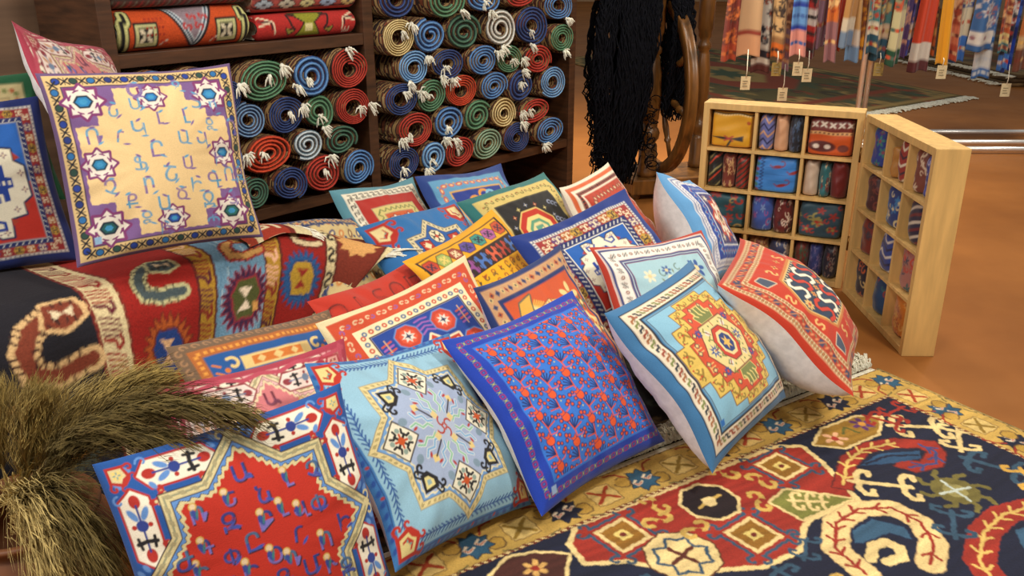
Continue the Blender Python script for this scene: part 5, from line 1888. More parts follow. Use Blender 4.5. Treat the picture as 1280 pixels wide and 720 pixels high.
def p_rug(P):
    P.fill(RNAVY)
    Wd = 1.9
    # field: red medallion with pale outline, mirrored in the far half of the rug
    def field(P):
        P.poly([(1.266, .144), (1.316, .187), (1.326, .252), (1.25, .29), (1.19, .36), (1.107, .416), (1.022, .46), (.917, .466), (.837, .412), (.80, .403), (.656, .418), (.592, .263), (.573, .187), (.626, .155)], RRED, 0.014, CRM)
        P.poly([(.66, .41), (.76, .30), (.83, .315), (.82, .40)], (120, 120, 56), 0.008, CRM)
        vine_hook(P.at(.755, .36, 0.045, 0.9), CRM, 0.2)
        for x, y in ((.688, .222), (.956, .378), (1.2, .22)):
            q = P.at(x, y, 0.05, 0.1)
            for k in range(4):
                z = q.at(0, 0, 1, k * PI / 2, 2.6)
                z.line([(-0.9, 1.2), (0.9, 1.2)], 0.16, RBLUE)
                z.line([(-0.9, 1.2)] + curl(-1.1, 1.5, 0.3, -1, 4, 8), 0.16, RBLUE)
                z.line([(0.9, 1.2)] + curl(1.1, 1.5, 0.3, 4, -4, 8), 0.16, RBLUE)
            q.rect(-0.95, -0.95, 0.95, 0.95, CRM)
            q.rect(-0.75, -0.75, 0.75, 0.75, (140, 96, 30))
            q.rect(-0.32, -0.32, 0.32, 0.32, (214, 190, 110))
            q.circ(0, 0, 0.16, (110, 40, 30))
        q = P.at(.948, .233, 0.062)
        q.poly(ngon(8, 1.1, a0=PI / 8), (34, 22, 26), 0.14, CRM)
        q.line([(-0.6, -0.1), (0.6, 0.1)], 0.14, YEL)
        q.poly(ngon(6, 0.32), CRM)
        q = P.at(1.139, .346, 0.085, 0.3)
        q.poly(ngon(8, 1.0, a0=PI / 8), CRM, 0.05, (90, 50, 30))
        for k in range(4):
            z = q.at(0, 0, 1, k * PI / 2)
            z.line([(-0.45, 0.45), (-0.3, 0.7), (0, 0.5), (0.3, 0.7), (0.45, 0.45)], 0.09, RBLUE)
            z.line([(0, 0), (0, 0.42)], 0.13, (90, 40, 30))
        for x, y, r in ((1.051, .293, 0.4), (.833, .165, 2.4), (1.064, .171, 2.0), (.849, .297, 1.4), (1.1, .22, 0.2), (.78, .24, 2.0)):
            q = P.at(x, y, 0.042, r)
            q.line(curl(-0.55, 0, 0.55, 0, 4.6, 10), 0.3, YEL)
            q.line(curl(0.55, 0, 0.55, PI, 4.6, 10), 0.3, YEL)
            q.circ(0, 0.2, 0.2, RRED)
        # yellow hexagon
        P.poly([(.53, .197), (.447, .155), (.312, .162), (.26, .2), (.344, .251), (.477, .249)], (150, 112, 40), 0.009, CRM)
        flower(P.at(.46, .205, 0.035), 5, (222, 170, 130), (160, 50, 40))
        flower(P.at(.335, .195, 0.035), 6, (90, 50, 100), (200, 140, 60))
        P.line([(.42, .2), (.39, .18), (.38, .22)], 0.008, (90, 90, 40))
        # red hook with leafy twig
        P.poly([(.657, .353), (.522, .274), (.416, .261), (.327, .291), (.25, .36), (.283, .412), (.343, .442), (.425, .423), (.446, .376), (.414, .362), (.37, .399), (.317, .381), (.313, .356), (.368, .321), (.442, .299), (.528, .322), (.627, .388)], RRED, 0.004, (90, 30, 30))
        frond(P, [(.624, .359), (.527, .297), (.443, .281), (.347, .306)], (214, 180, 100), 0.008)
        frond(P, [(.30, .345), (.295, .39), (.345, .425), (.42, .40)], (60, 70, 120), 0.008)
        P.poly([(.518, .328), (.428, .317), (.327, .365), (.357, .39), (.433, .367)], (42, 74, 108))
        P.line([(.50, .33), (.42, .335), (.35, .375)], 0.008, RNAVY)
        # pale spiral
        sp = [(.86, .60), (.845, .51), (.767, .452), (.68, .445), (.612, .484), (.606, .555), (.65, .617), (.72, .655)]
        P.line(sp, 0.062, (200, 170, 120))
        P.line(sp, 0.056, CRM)
        frond(P, sp, RRED, 0.008)
        P.poly([(.794, .52), (.759, .49), (.687, .489), (.653, .546), (.678, .583), (.70, .54), (.777, .531)], (54, 88, 116), 0.004, (20, 30, 60))
        P.line([(.81, .575), (.77, .55), (.735, .555), (.727, .585), (.75, .61), (.79, .60)], 0.026, CRM)
        # second red hook towards the long side
        sp = [(.66, .76), (.624, .706), (.521, .655), (.418, .640), (.33, .66), (.27, .72), (.30, .80), (.40, .82)]
        P.line(sp, 0.066, RRED)
        frond(P, sp, (214, 180, 100), 0.008)
        P.line([(.50, .76), (.45, .71), (.38, .72)], 0.04, (54, 88, 116))
        # olive flower
        q = P.at(.419, .523, 0.062, 0.55)
        for k in range(8):
            z = q.at(0, 0, 1, k * PI / 4, 1.8)
            z.line([(0, 0.4), (0, 1.15), (0.3, 1.35)], 0.22, (110, 100, 50))
        q.poly(ngon(8, 0.95, a0=PI / 8), (110, 100, 50))
        q.poly(ngon(8, 0.5), (150, 140, 84))
        q.line([(-0.5, -0.5), (0.5, 0.5)], 0.13, (190, 200, 190))
        q.line([(-0.5, 0.5), (0.5, -0.5)], 0.13, (190, 200, 190))
        for x, y, s, r, c in ((.226, .283, .07, .9, CRM), (.547, .408, .07, .8, CRM), (.238, .507, .07, .4, RBLUE), (.55, .60, .055, 2.2, RBLUE), (.19, .39, .06, 2.2, CRM), (.22, .60, .055, 2.6, (206, 160, 70)), (.27, .215, .05, .4, RRED), (.20, .20, .045, 1.6, RRED), (.90, .475, .04, 2.2, RBLUE), (1.0, .53, .05, .1, RBLUE), (.93, .60, .04, .4, YEL)):
            vine_hook(P.at(x, y, s, r), c, 0.22, 2)
        # dark hexagon beside the medallion
        P.poly([(1.52, .18), (1.46, .150), (1.40, .168), (1.345, .21), (1.40, .27), (1.5, .26)], (70, 34, 28), 0.008, CRM)
        flower(P.at(1.43, .21, 0.03), 6, (206, 160, 90), RRED)
        for x, y in ((1.30, .40), (1.42, .38), (1.2, .5), (1.08, .56), (1.5, .5)):
            vine_hook(P.at(x, y, .05, x * 7), (CRM, RBLUE, YEL)[int(x * 10) % 3], 0.22, 2)
        P.line([(1.5, .65), (1.42, .56), (1.3, .55), (1.22, .62), (1.28, .7), (1.36, .68)], 0.06, CRM)
        P.poly([(.95, .62), (1.05, .6), (1.15, .66), (1.1, .78), (.98, .78), (.9, .70)], RRED, 0.012, CRM)
    far = np.nonzero(P.v > 1.3)[0]
    near = np.nonzero(P.v <= 1.3)[0]
    field(Pt(P.u[near], P.v[near], P.col, P.idx[near], P.aa))
    field(Pt(Wd - P.u[far], 2.6 - P.v[far], P.col, P.idx[far], P.aa * 2))
    # border
    d = np.minimum(np.minimum(P.u, Wd - P.u), np.minimum(P.v, 2.6 - P.v))
    P.sd(d - 0.140, (110, 50, 30))
    P.put(np.clip(0.5 - (np.abs(d - 0.135) - 0.0035) / P.aa, 0, 1) * (np.sin((P.u + P.v) * 330) > 0), CRM)
    P.sd(d - 0.130, YEL)
    P.sd(d - 0.010, (70, 46, 30))
    P.put(np.clip(0.5 - (d - 0.009) / P.aa, 0, 1) * (np.sin((P.u + P.v) * 330) > 0), (196, 160, 110))

    def unit(x, y, r, i):
        q = P.at(x, y, 0.046, r, 1.8)
        star8(q, ((44, 84, 112), (26, 30, 52))[i % 2], (222, 206, 180), (170, 50, 36))

    def cross(x, y, r, i):
        q = P.at(x, y, 0.05, r, 2.2)
        q.poly(starp(4, 0.95, 0.72, a0=PI / 4), (212, 182, 112), 0.05, (110, 78, 40))
        q.line([(-0.55, -0.5), (0.55, 0.5)], 0.2, ((160, 60, 30), (140, 110, 40))[i % 2])
        q.line([(-0.55, 0.5), (0.55, -0.5)], 0.2, ((160, 60, 30), (140, 110, 40))[i % 2])
        for sx in (-1, 1):
            q.circ(sx * 1.45, 0.35 * sx, 0.4, YL2)
            q.line(curl(sx * 1.45, 0.35 * sx, 0.45, 0, 5.2, 12, 0.9), 0.07, (90, 64, 40))
            q.line([(sx * 0.9, -1.2), (sx * 1.5, -1.05), (sx * 1.8, -0.6)], 0.13, (150, 50, 34))
            q.line([(-sx * 0.9, 1.2), (-sx * 1.5, 1.0)], 0.1, (110, 100, 60))
    for k in range(8):
        unit(0.06 + 0.24 * k, 0.075, 0.0, k)
        if k < 8:
            cross(0.18 + 0.24 * k, 0.075, 0.0, k)
    for k in range(1, 12):
        unit(0.075, 0.072 + 0.205 * k, PI / 2, k + 1)
        unit(Wd - 0.075, 0.072 + 0.205 * k, PI / 2, k)
    for k in range(12):
        cross(0.075, 0.172 + 0.205 * k, PI / 2, k)
        cross(Wd - 0.075, 0.172 + 0.205 * k, PI / 2, k)


def fringe_strands(mb, pts, dirs, n, ln, rs, r=0.0022, z=0.012, curlz=0.02):
    for k in range(n):
        t = (k + rs.random()) / n
        x, y = pts[0][0] + (pts[1][0] - pts[0][0]) * t, pts[0][1] + (pts[1][1] - pts[0][1]) * t
        l = ln * rs.uniform(0.6, 1.15)
        sx = rs.uniform(-0.6, 0.6)
        ex, ey = dirs
        px, py = -ey, ex
        q = []
        for j in range(5):
            u = j / 4
            w = sx * u * l + 0.008 * math.sin(u * 7 + k)
            q.append((x + ex * l * u + px * w, y + ey * l * u + py * w, z + curlz * rs.uniform(0.0, 1.0) * (1 if 0 < j < 4 else 0.3)))
        mb.tube(q, r, 3)


def floor_rug():
    root = thing('floor_rug', 'yellow-bordered rug with red medallion and navy field in the foreground', 'rug')
    na = 620
    a = np.linspace(0, 1.9, na)
    b = np.r_[np.linspace(0, 0.80, 262), np.linspace(0.80, 2.6, 60)[1:]]
    A, B = np.meshgrid(a, b)
    ju, jv = jitter(A.ravel(), B.ravel(), 0.0011, 75)
    P = canvas(ju, jv, 0.0036)
    p_rug(P)
    # dye lots change slightly from row to row
    rr = np.random.RandomState(4)
    tone = np.interp(B.ravel() + 0.01 * np.sin(A.ravel() * 14), np.linspace(-0.1, 2.7, 240), 1 + 0.11 * rr.randn(240))
    P.col *= np.clip(tone, 0.7, 1.3)[:, None]
    z = 0.022 + 0.0012 * np.sin(A * 9 + B * 4) + 0.001 * np.random.RandomState(2).rand(*A.shape)
    ed = np.minimum(np.minimum(A, 1.9 - A), np.minimum(B, 2.6 - B))
    z = z - 0.012 * np.clip(1 - ed / 0.006, 0, 1)
    X = RC[0] + E1[0] * A + E2[0] * B
    Y = RC[1] + E1[1] * A + E2[1] * B
    mesh_obj('knotted_pile', np.stack([X, Y, z], -1).reshape(-1, 3), grid_faces(na, len(b)), M_WOOL, root, True, P.col)

    def pt(u, v):
        return (RC[0] + E1[0] * u + E2[0] * v, RC[1] + E1[1] * u + E2[1] * v)
    # flat woven end strip and fringe
    v = []
    for u, w, zz in ((0, 0.004, 0.014), (1.9, 0.004, 0.014), (1.9, -0.022, 0.013), (0, -0.022, 0.013)):
        v.append((*pt(u, w), zz))
    for u, w in ((0, 0.004), (1.9, 0.004), (1.9, -0.022), (0, -0.022)):
        v.append((*pt(u, w), 0.009))
    mesh_obj('woven_end_strip', v, [(0, 1, 2, 3), (7, 6, 5, 4), (0, 4, 5, 1), (1, 5, 6, 2), (2, 6, 7, 3), (3, 7, 4, 0)], M_FRINGE, root, False)
    mb = MB()
    rs = random.Random(5)
    fringe_strands(mb, (pt(0.0, -0.02), pt(1.6, -0.02)), (-E2[0], -E2[1]), 1100, 0.075, rs, r=0.0034, z=0.018, curlz=0.028)
    f = mb.obj('fringe', M_FRINGE, root)
    f['kind'] = 'stuff'
    # thin side binding
    mb = MB()
    for w in (0.0, 1.9):
        mb.tube([(*pt(w, t), 0.014) for t in np.linspace(0, 2.6, 14)], 0.008, 6)
    mb.obj('side_binding', M_STALK, root)


floor_rug()


def p_dark(P):
    P.fill((26, 24, 28))
    rs = random.Random(3)
    for i in range(16):
        for j in range(11):
            q = P.at(0.06 + i * 0.12 + 0.06 * (j % 2), 0.06 + j * 0.085, 0.045, rs.uniform(0, 3))
            c = ((110, 92, 64), (96, 40, 30), (60, 70, 60), (130, 110, 76))[(i + j * 3) % 4]
            q.line(curl(-0.5, 0, 0.5, 0, 4.4, 8), 0.2, c)
            q.line(curl(0.5, 0, 0.5, PI, 4.4, 8), 0.2, c)
    d = np.minimum(np.minimum(P.u, 1.8 - P.u), np.minimum(P.v, 0.92 - P.v))
    P.sd(np.maximum(d - 0.10, 0.085 - d), (110, 80, 50))


def dark_rug():
    na, nb = 180, 130
    A, B = np.meshgrid(np.linspace(0, 1.75, na), np.linspace(0, 0.92, nb))
    P = canvas(A.ravel(), B.ravel(), 0.012)
    p_dark(P)
    a0 = 0.16
    X = RC[0] + E1[0] * (A + a0) - E2[0] * (B - 0.02)
    Y = RC[1] + E1[1] * (A + a0) - E2[1] * (B - 0.02)
    z = 0.008 + 0 * A
    o = mesh_obj('under_rug', np.stack([X, Y, z], -1).reshape(-1, 3), grid_faces(na, nb, flip=True), M_WOOL, None, True, P.col)
    tag(o, 'dark patterned rug lying under the heap of cushions', 'rug')
    so = o.modifiers.new('thickness', 'SOLIDIFY')
    so.thickness = 0.006
    so.offset = -1


dark_rug()


def flat_rug(label, corners, cols, seed, fr=None, th=0.012, z0=0.0, n=(110, 110)):
    """a worn rug far back on the floor: four corners given in order"""
    root = thing('floor_rug', label, 'rug')
    c = [np.array(q, float) for q in corners]
    U, V = np.meshgrid(np.linspace(0, 1, n[0]), np.linspace(0, 1, n[1]))
    xy = (c[0][None, None] * ((1 - U) * (1 - V))[..., None] + c[1] * (U * (1 - V))[..., None] + c[2] * (U * V)[..., None] + c[3] * ((1 - U) * V)[..., None])
    P = canvas(U.ravel(), V.ravel(), 0.012)
    P.fill(cols[0])
    rs = random.Random(seed)
    d = np.minimum(np.minimum(P.u, 1 - P.u), np.minimum(P.v, 1 - P.v))
    for k in range(330):
        q = P.at(rs.random(), rs.random(), rs.uniform(0.015, 0.04), rs.uniform(0, 3))
        q.line(curl(0, 0, 1, 0, 4.5, 8), 0.5, rs.choice(cols[1:]))
    P.sd(np.maximum(d - 0.14, 0.11 - d), cols[1])
    P.sd(np.maximum(d - 0.03, 0.012 - d), cols[2])
    for k in range(11):
        for w in (0, 1):
            flower(P.at(0.05 + k * 0.09, 0.07 if w == 0 else 0.93, 0.03), 6, cols[2 + k % 2], cols[3])
            flower(P.at(0.07 if w == 0 else 0.93, 0.05 + k * 0.09, 0.03), 6, cols[2 + k % 2], cols[3])
    q = P.at(0.5, 0.5, 0.25)
    q.poly(ngon(8, 1), cols[1], 0.05, cols[3])
    q.poly(ngon(6, 0.6), cols[2])
    q.poly(starp(8, 0.4, 0.2), cols[3])
    o = mesh_obj('knotted_pile', np.concatenate([xy, np.full(U.shape + (1,), z0 + th)], -1).reshape(-1, 3), grid_faces(*n), M_WOOL, root, True, P.col)
    so = o.modifiers.new('thickness', 'SOLIDIFY')
    so.thickness = th * 0.9
    so.offset = -1
    mb = MB()
    for i, j in fr or ():
        a, b = c[i], c[j]
        ctr = sum(c) / 4
        dv = np.array([b[1] - a[1], a[0] - b[0]])
        dv /= np.linalg.norm(dv)
        if dv @ ((a + b) / 2 - ctr) < 0:
            dv = -dv
        fringe_strands(mb, (a, b), tuple(dv), 150, 0.13, rs, r=0.008, z=z0 + th * 0.5, curlz=0.008)
    if fr:
        f = mb.obj('fringe', M_FRINGE, root)
        f['kind'] = 'stuff'
    return root


DUSK = [(82, 74, 42), (128, 56, 34), (150, 124, 72), (58, 78, 58), (50, 44, 32), (160, 130, 80)]
flat_rug('worn green and brown rug lying under the scarf rack', [(0.55, 10.6), (2.0, 6.55), (3.95, 7.9), (2.3, 12.4)], DUSK, 3, fr=[(1, 2)])
# a low stack of large rugs at the back
for k in range(3):
    e = 0.05 * k
    flat_rug(('lowest', 'middle', 'topmost')[k] + ' large brown rug of the low stack behind the scarf rack', [(3.95 + e, 14.8), (4.62 + e, 8.5), (8.2, 8.9), (8.2, 15.2)], [(88, 66, 42), (110, 62, 40), (132, 108, 70), (70, 60, 50), (150, 120, 80)], 11 + k, fr=[(0, 1)] if k != 1 else None, th=0.035, z0=0.036 * k, n=(60, 60))
# ------------------------------------------------------------------ pine display case: two hinged shallow units
BW, BD, BH, BT = 0.585, 0.105, 0.68, 0.024
CELL_W, CELL_H = (BW - 2 * BT - 2 * 0.012) / 3, (BH - 2 * BT - 3 * 0.012) / 4


def case_unit(label, loc, ang):
    r = thing('display_case', label, 'display case', loc, ang, 'hinged pine display case')
    bm_obj('side_panel', box(0, BT, 0, BD, 0, BH), M_PINE, r, bevel=0.002)
    bm_obj('side_panel', box(BW - BT, BW, 0, BD, 0, BH), M_PINE, r, bevel=0.002)
    bm_obj('top_panel', box(0.001, BW - 0.001, 0.0005, BD - 0.0005, BH - BT, BH + 0.001), M_PINE, r, bevel=0.002)
    bm_obj('bottom_panel', box(BT, BW - BT, 0.001, BD - 0.001, 0.001, BT), M_PINE, r, bevel=0.002)
    bm_obj('back_panel', box(BT, BW - BT, BD - 0.008, BD - 0.001, BT, BH - BT), M_PINE, r)
    for i in (1, 2):
        x = BT + i * CELL_W + (i - 1) * 0.012
        bm_obj('divider', box(x, x + 0.012, 0.006, BD - 0.008, BT, BH - BT), M_PINE, r, bevel=0.001)
    for j in (1, 2, 3):
        z = BT + j * CELL_H + (j - 1) * 0.012
        bm_obj('shelf_board', box(BT, BW - BT, 0.003, BD - 0.008, z, z + 0.012), M_PINE, r, bevel=0.001)
    return r


LA, RA = -0.418, -1.585
LPOS, RPOS = (0.742, 3.485, 0), (1.272, 3.222, 0)
uL = case_unit('left pine case unit, facing the room, with folded scarves in its cells', LPOS, LA)
uR = case_unit('right pine case unit, turned sideways, with its plain outer side to the right', RPOS, RA)
M_BRASS = plain('aged_brass', (120, 84, 40), rough=0.35, metal=0.9, var=0.1)
for z in (0.16, 0.50):
    mb = MB()
    mb.tube([(BW + 0.004, -0.003, z), (BW + 0.004, -0.003, z + 0.055)], 0.005, 8)
    h = mb.obj('hinge', M_BRASS, uL)


def scarf_fn(kind, cols, seed):
    rs = random.Random(seed)

    def fn(P):
        P.fill(cols[0])
        if kind == 'motif':
            for k in range(16):
                q = P.at(rs.uniform(-1, 1), rs.uniform(-1, 1), rs.uniform(0.14, 0.3), rs.uniform(0, 3))
                if k % 2:
                    q.line(curl(0, 0, 0.9, 0, 4.6, 9), 0.35, rs.choice(cols[1:]))
                else:
                    flower(q, 5, rs.choice(cols[1:]), rs.choice(cols[1:]))
        elif kind == 'zigzag':
            for k in range(6):
                P.line([(-1, -1 + k * 0.4), (-0.3, -0.7 + k * 0.4), (0.3, -1 + k * 0.4), (1, -0.7 + k * 0.4)], 0.12, cols[1 + k % (len(cols) - 1)])
        elif kind == 'diag':
            for k in range(9):
                P.line([(-1.2, -1.6 + k * 0.36), (1.2, -0.6 + k * 0.36)], 0.13, cols[1 + k % (len(cols) - 1)])
        elif kind == 'yellow':
            P.line([(-1, 0.9), (1, 0.88)], 0.08, (60, 40, 20))
            for k in range(16):
                P.circ(-0.95 + k * 0.13, 0.82, 0.035, (230, 210, 150))
            P.poly([(-1, -0.42), (-0.5, -0.4), (0.1, -0.44), (0.6, -0.3), (0.6, -0.62), (0.1, -0.52), (-0.4, -0.55)], (40, 34, 40))
            P.line([(-0.3, -0.35), (0.1, -0.6)], 0.08, (176, 60, 50))
            P.line([(-0.3, -0.6), (0.1, -0.35)], 0.08, (176, 60, 50))
            P.line([(0.0, -0.6), (-0.15, -0.9)], 0.1, (30, 50, 50))
            P.circ(0.8, 0.45, 0.1, (176, 80, 30))
        elif kind == 'orange':
            P.rect(-1, 0.28, 1, 1, (110, 34, 24))
            for k in range(5):
                q = P.at(-0.75 + k * 0.4, 0.66, 0.2)
                for j in range(4):
                    q.at(0, 0, 1, j * PI / 2 + PI / 4).ell(0, 0.5, 0.2, 0.45, (226, 214, 196))
            P.rect(-1, 0.14, 1, 0.3, (222, 170, 110))
            for k in range(10):
                P.rect(-0.95 + k * 0.2, 0.18, -0.85 + k * 0.2, 0.26, (90, 40, 30))
            P.ell(-0.35, -0.5, 0.62, 0.3, (90, 34, 30))
            P.ell(-0.6, -0.5, 0.14, 0.12, (226, 206, 190))
            P.ell(-0.1, -0.5, 0.14, 0.12, (226, 206, 190))
            P.ell(0.6, -0.55, 0.25, 0.2, (110, 50, 40))
        elif kind == 'birds':
            for k in range(10):
                P.line([(-0.72, -1 + k * 0.2), (-0.58, -0.9 + k * 0.2), (-0.72, -0.8 + k * 0.2)], 0.05, (20, 50, 110))
            for k in range(7):
                P.circ(-0.88, -0.9 + k * 0.3, 0.1, ((130, 60, 90), (60, 120, 110))[k % 2])
            for x, y in ((0.05, 0.45), (0.3, -0.55), (0.85, 0.2)):
                P.ell(x, y, 0.24, 0.09, (140, 36, 40), 0.3)
                P.line(curl(x + 0.2, y + 0.25, 0.2, -1.5, 3.6, 8), 0.05, (140, 36, 40))
                P.line([(x - 0.2, y - 0.05), (x - 0.34, y + 0.06)], 0.05, (140, 36, 40))
            for k in range(3):
                P.line([(-0.5, -0.3 + k * 0.35), (0.2, -0.34 + k * 0.35), (1, -0.25 + k * 0.35)], 0.02, (40, 100, 170))
    return fn


def bundle(root_loc, ang, label, w, d, h, kind, cols, seed, power=0.35, name='folded_scarf', grp='scarves in the pine case', n=40):
    """a soft roll or folded packet of silk standing in a cell"""
    rs = np.random.RandomState(seed)
    r = thing(name, label, 'scarf', root_loc, ang, grp)
    g = np.linspace(-1, 1, n)
    U, V = np.meshgrid(g, g)
    roll = power > 0.5
    pu, pv = (2.0, 9.0) if roll else (12.0, 10.0)
    prof = np.clip((1 - np.abs(U) ** pu), 0, 1) ** 0.5 * np.clip(1 - np.abs(V) ** pv, 0, 1) ** 0.3
    fold = 0.10 * np.sin(V * 4 + U * 1.5 + rs.uniform(0, 6)) + 0.05 * np.sin(V * 9 - U * 3 + rs.uniform(0, 6)) + 0.06 * np.sin(U * 5 + V * 2 + rs.uniform(0, 6))
    x = U * (1 - 0.10 * np.abs(V) ** 3 * (1 if roll else 0.4)) * (1 + 0.05 * np.sin(V * 3 + rs.uniform(0, 6)) * (1 if roll else 0.3))
    z = V * (1 - 0.05 * np.abs(U) ** 3)
    depth = d * (0.45 + 0.47 * prof * (1 + fold * 0.6))
    top = np.where(V > 0, 0.04 * np.sin(U * 5 + rs.uniform(0, 6)), 0)
    fr = np.stack([x * w / 2, d - depth, (z + 1) * h / 2 * (1 + top * 0.5 - 0.02)], -1).reshape(-1, 3)
    m = 6
    g2 = np.linspace(-1, 1, m)
    U2, V2 = np.meshgrid(g2, g2)
    bk = np.stack([U2 * w / 2 * 0.97, np.full_like(U2, d * 0.995), (V2 + 1) * h / 2 * 0.96], -1).reshape(-1, 3)
    # sides join the front rim to the back
    idx = list(range(n)) + [i * n + n - 1 for i in range(1, n)] + [(n - 1) * n + i for i in range(n - 2, -1, -1)] + [i * n for i in range(n - 2, 0, -1)]
    rim = fr[idx].copy()
    rim[:, 1] = d * 0.99
    P = canvas(U.ravel(), V.ravel(), 2.2 / n)
    scarf_fn(kind, cols, seed)(P)
    k = len(idx)
    sf = np.array([(idx[(i + 1) % k], idx[i], n * n + i, n * n + (i + 1) % k) for i in range(k)])
    col = np.concatenate([P.col, P.col[idx], np.repeat(lin(cols[0])[None], m * m, 0)])
    co = np.concatenate([fr, rim, bk])
    fc = np.concatenate([grid_faces(n, n), sf, grid_faces(m, m, n * n + k, flip=True)])
    mesh_obj('silk_cloth', co, fc, M_SILK, r, True, col)
    return r


def in_cell(unit, pos, ang, col, row, items, where):
    x0 = BT + col * (CELL_W + 0.012)
    z0 = BT + (3 - row) * (CELL_H + 0.012)
    tot = sum(i[0] for i in items)
    x = x0 + 0.003
    for k, (wf, kind, cols, lab, hf) in enumerate(items):
        w = (CELL_W - 0.006) * wf / tot * (1.0 if tot >= 0.99 else tot)
        cx = x + w / 2
        x += w
        c, s = math.cos(ang), math.sin(ang)
        yy = 0.012
        loc = (pos[0] + c * cx - s * yy, pos[1] + s * cx + c * yy, z0 + 0.0005)
        bundle(loc, ang, lab + ' ' + where, w * 0.975, 0.077, CELL_H * min(hf * 1.04, 0.97), kind, cols, 100 + row * 17 + col * 5 + k + (50 if unit is uR else 0), 0.35 if wf > 0.9 else 0.75)


ROWN = ('top row', 'second row', 'third row', 'bottom row')
COLN = ('left', 'middle', 'right')
BK, MR, TL, PE = (26, 24, 30), (110, 34, 30), (40, 104, 110), (214, 160, 120)
LEFT = {
    (0, 0): [(1, 'yellow', [(216, 156, 26)], 'mustard yellow folded scarf', 0.94)],
    (0, 1): [(0.36, 'zigzag', [(104, 110, 170), (210, 160, 120), (30, 34, 80)], 'blue and peach zigzag scarf', 0.9), (0.33, 'plain', [PE], 'plain peach scarf', 0.9), (0.31, 'motif', [(30, 34, 46), (70, 90, 120)], 'dark navy scarf', 0.92)],
    (0, 2): [(1, 'orange', [(200, 82, 24)], 'orange folded scarf with white star rows', 0.93)],
    (1, 0): [(0.33, 'diag', [(34, 34, 30), (150, 140, 90), BK, (190, 60, 36)], 'black and olive striped rolled scarf', 0.88), (0.33, 'motif', [(120, 50, 36), (206, 160, 110)], 'brown rolled scarf', 0.88), (0.33, 'diag', [(150, 40, 26), (40, 50, 40)], 'red and dark green rolled scarf', 0.86)],
    (1, 1): [(1, 'birds', [(56, 128, 206)], 'sky blue folded scarf with red birds', 0.95)],
    (1, 2): [(0.36, 'plain', [(200, 176, 154)], 'pale beige rolled scarf', 0.9), (0.26, 'motif', [TL, (120, 36, 34), (206, 180, 140)], 'teal and maroon rolled scarf', 0.85), (0.4, 'plain', [(112, 28, 26)], 'dark red rolled scarf', 0.92)],
    (2, 0): [(1, 'motif', [(36, 84, 96), (170, 52, 38), (176, 150, 90), (170, 52, 38)], 'teal folded scarf with red flowers', 0.92)],
    (2, 1): [(0.52, 'motif', [(60, 90, 170), (120, 150, 200), (150, 80, 140), (90, 60, 150)], 'blue and violet folded scarf', 0.94), (0.46, 'motif', [(100, 28, 28), (30, 24, 30), (214, 190, 170)], 'maroon rolled scarf', 0.9)],
    (2, 2): [(1, 'motif', [(40, 70, 84), (170, 52, 38), (150, 140, 80), (160, 44, 34)], 'dark teal folded scarf with red medallions', 0.93)],
    (3, 0): [(0.5, 'motif', [(50, 110, 150), (90, 150, 190), (40, 60, 120)], 'teal blue rolled scarf', 0.9), (0.4, 'plain', [(52, 34, 84)], 'dark violet rolled scarf', 0.85)],
    (3, 1): [(0.5, 'motif', [(170, 130, 80), (120, 50, 40)], 'tan rolled scarf', 0.85), (0.5, 'motif', [(60, 70, 110), (190, 180, 170)], 'slate rolled scarf', 0.85)],
    (3, 2): [(0.33, 'motif', [(110, 46, 40), (60, 90, 70)], 'brown and green rolled scarf', 0.88), (0.33, 'motif', [(48, 60, 120), (120, 110, 160)], 'indigo rolled scarf', 0.85), (0.33, 'motif', [(40, 36, 50), (140, 120, 110), (110, 50, 50)], 'black and grey rolled scarf', 0.86)],
}
RIGHT = {
    (0, 0): [(0.5, 'motif', [(40, 60, 140), (60, 130, 110), (140, 60, 80)], 'blue and green rolled scarf', 0.92)],
    (0, 1): [(0.3, 'plain', [(176, 120, 50)], 'ochre rolled scarf', 0.7), (0.5, 'zigzag', [(150, 50, 40), (222, 206, 180), (60, 40, 50)], 'red and white zigzag scarf', 0.92)],
    (0, 2): [(0.5, 'motif', [(120, 60, 44), (214, 190, 160)], 'brown and cream rolled scarf', 0.92), (0.45, 'motif', [(76, 80, 160), (190, 180, 200), (40, 40, 90)], 'violet blue rolled scarf', 0.92)],
    (1, 0): [(0.6, 'motif', [(70, 34, 36), (120, 60, 50)], 'dark maroon rolled scarf', 0.86)],
    (1, 1): [(0.8, 'motif', [(36, 60, 120), (216, 200, 150), (60, 120, 170)], 'blue and cream patterned scarf', 0.92)],
    (1, 2): [(0.85, 'diag', [(40, 34, 60), (110, 34, 34), (206, 190, 170)], 'navy and dark red rolled scarf', 0.92)],
    (2, 0): [(0.7, 'motif', [(120, 44, 34), (60, 50, 60)], 'rust red rolled scarf', 0.86)],
    (2, 1): [(0.85, 'zigzag', [(50, 70, 140), (214, 206, 196), (40, 40, 70)], 'blue and white zigzag scarf', 0.9)],
    (2, 2): [(0.9, 'motif', [(170, 110, 100), (60, 60, 80), (190, 60, 40), (40, 90, 90)], 'pink and multicolour rolled scarf', 0.92)],
    (3, 0): [(0.85, 'motif', [(34, 34, 50), (206, 180, 120), (190, 90, 50)], 'black scarf with cream and orange flowers', 0.9)],
    (3, 1): [(0.7, 'motif', [(36, 70, 110), (60, 120, 110), (150, 60, 50)], 'teal and blue rolled scarf', 0.9)],
    (3, 2): [(0.9, 'motif', [(206, 120, 34), (170, 76, 24), (222, 170, 90)], 'bright orange bundled scarf', 0.9)],
}
for (row, col), items in LEFT.items():
    in_cell(uL, LPOS, LA, col, row, items, 'in the left case unit, ' + ROWN[row] + ', ' + COLN[col] + ' cell')
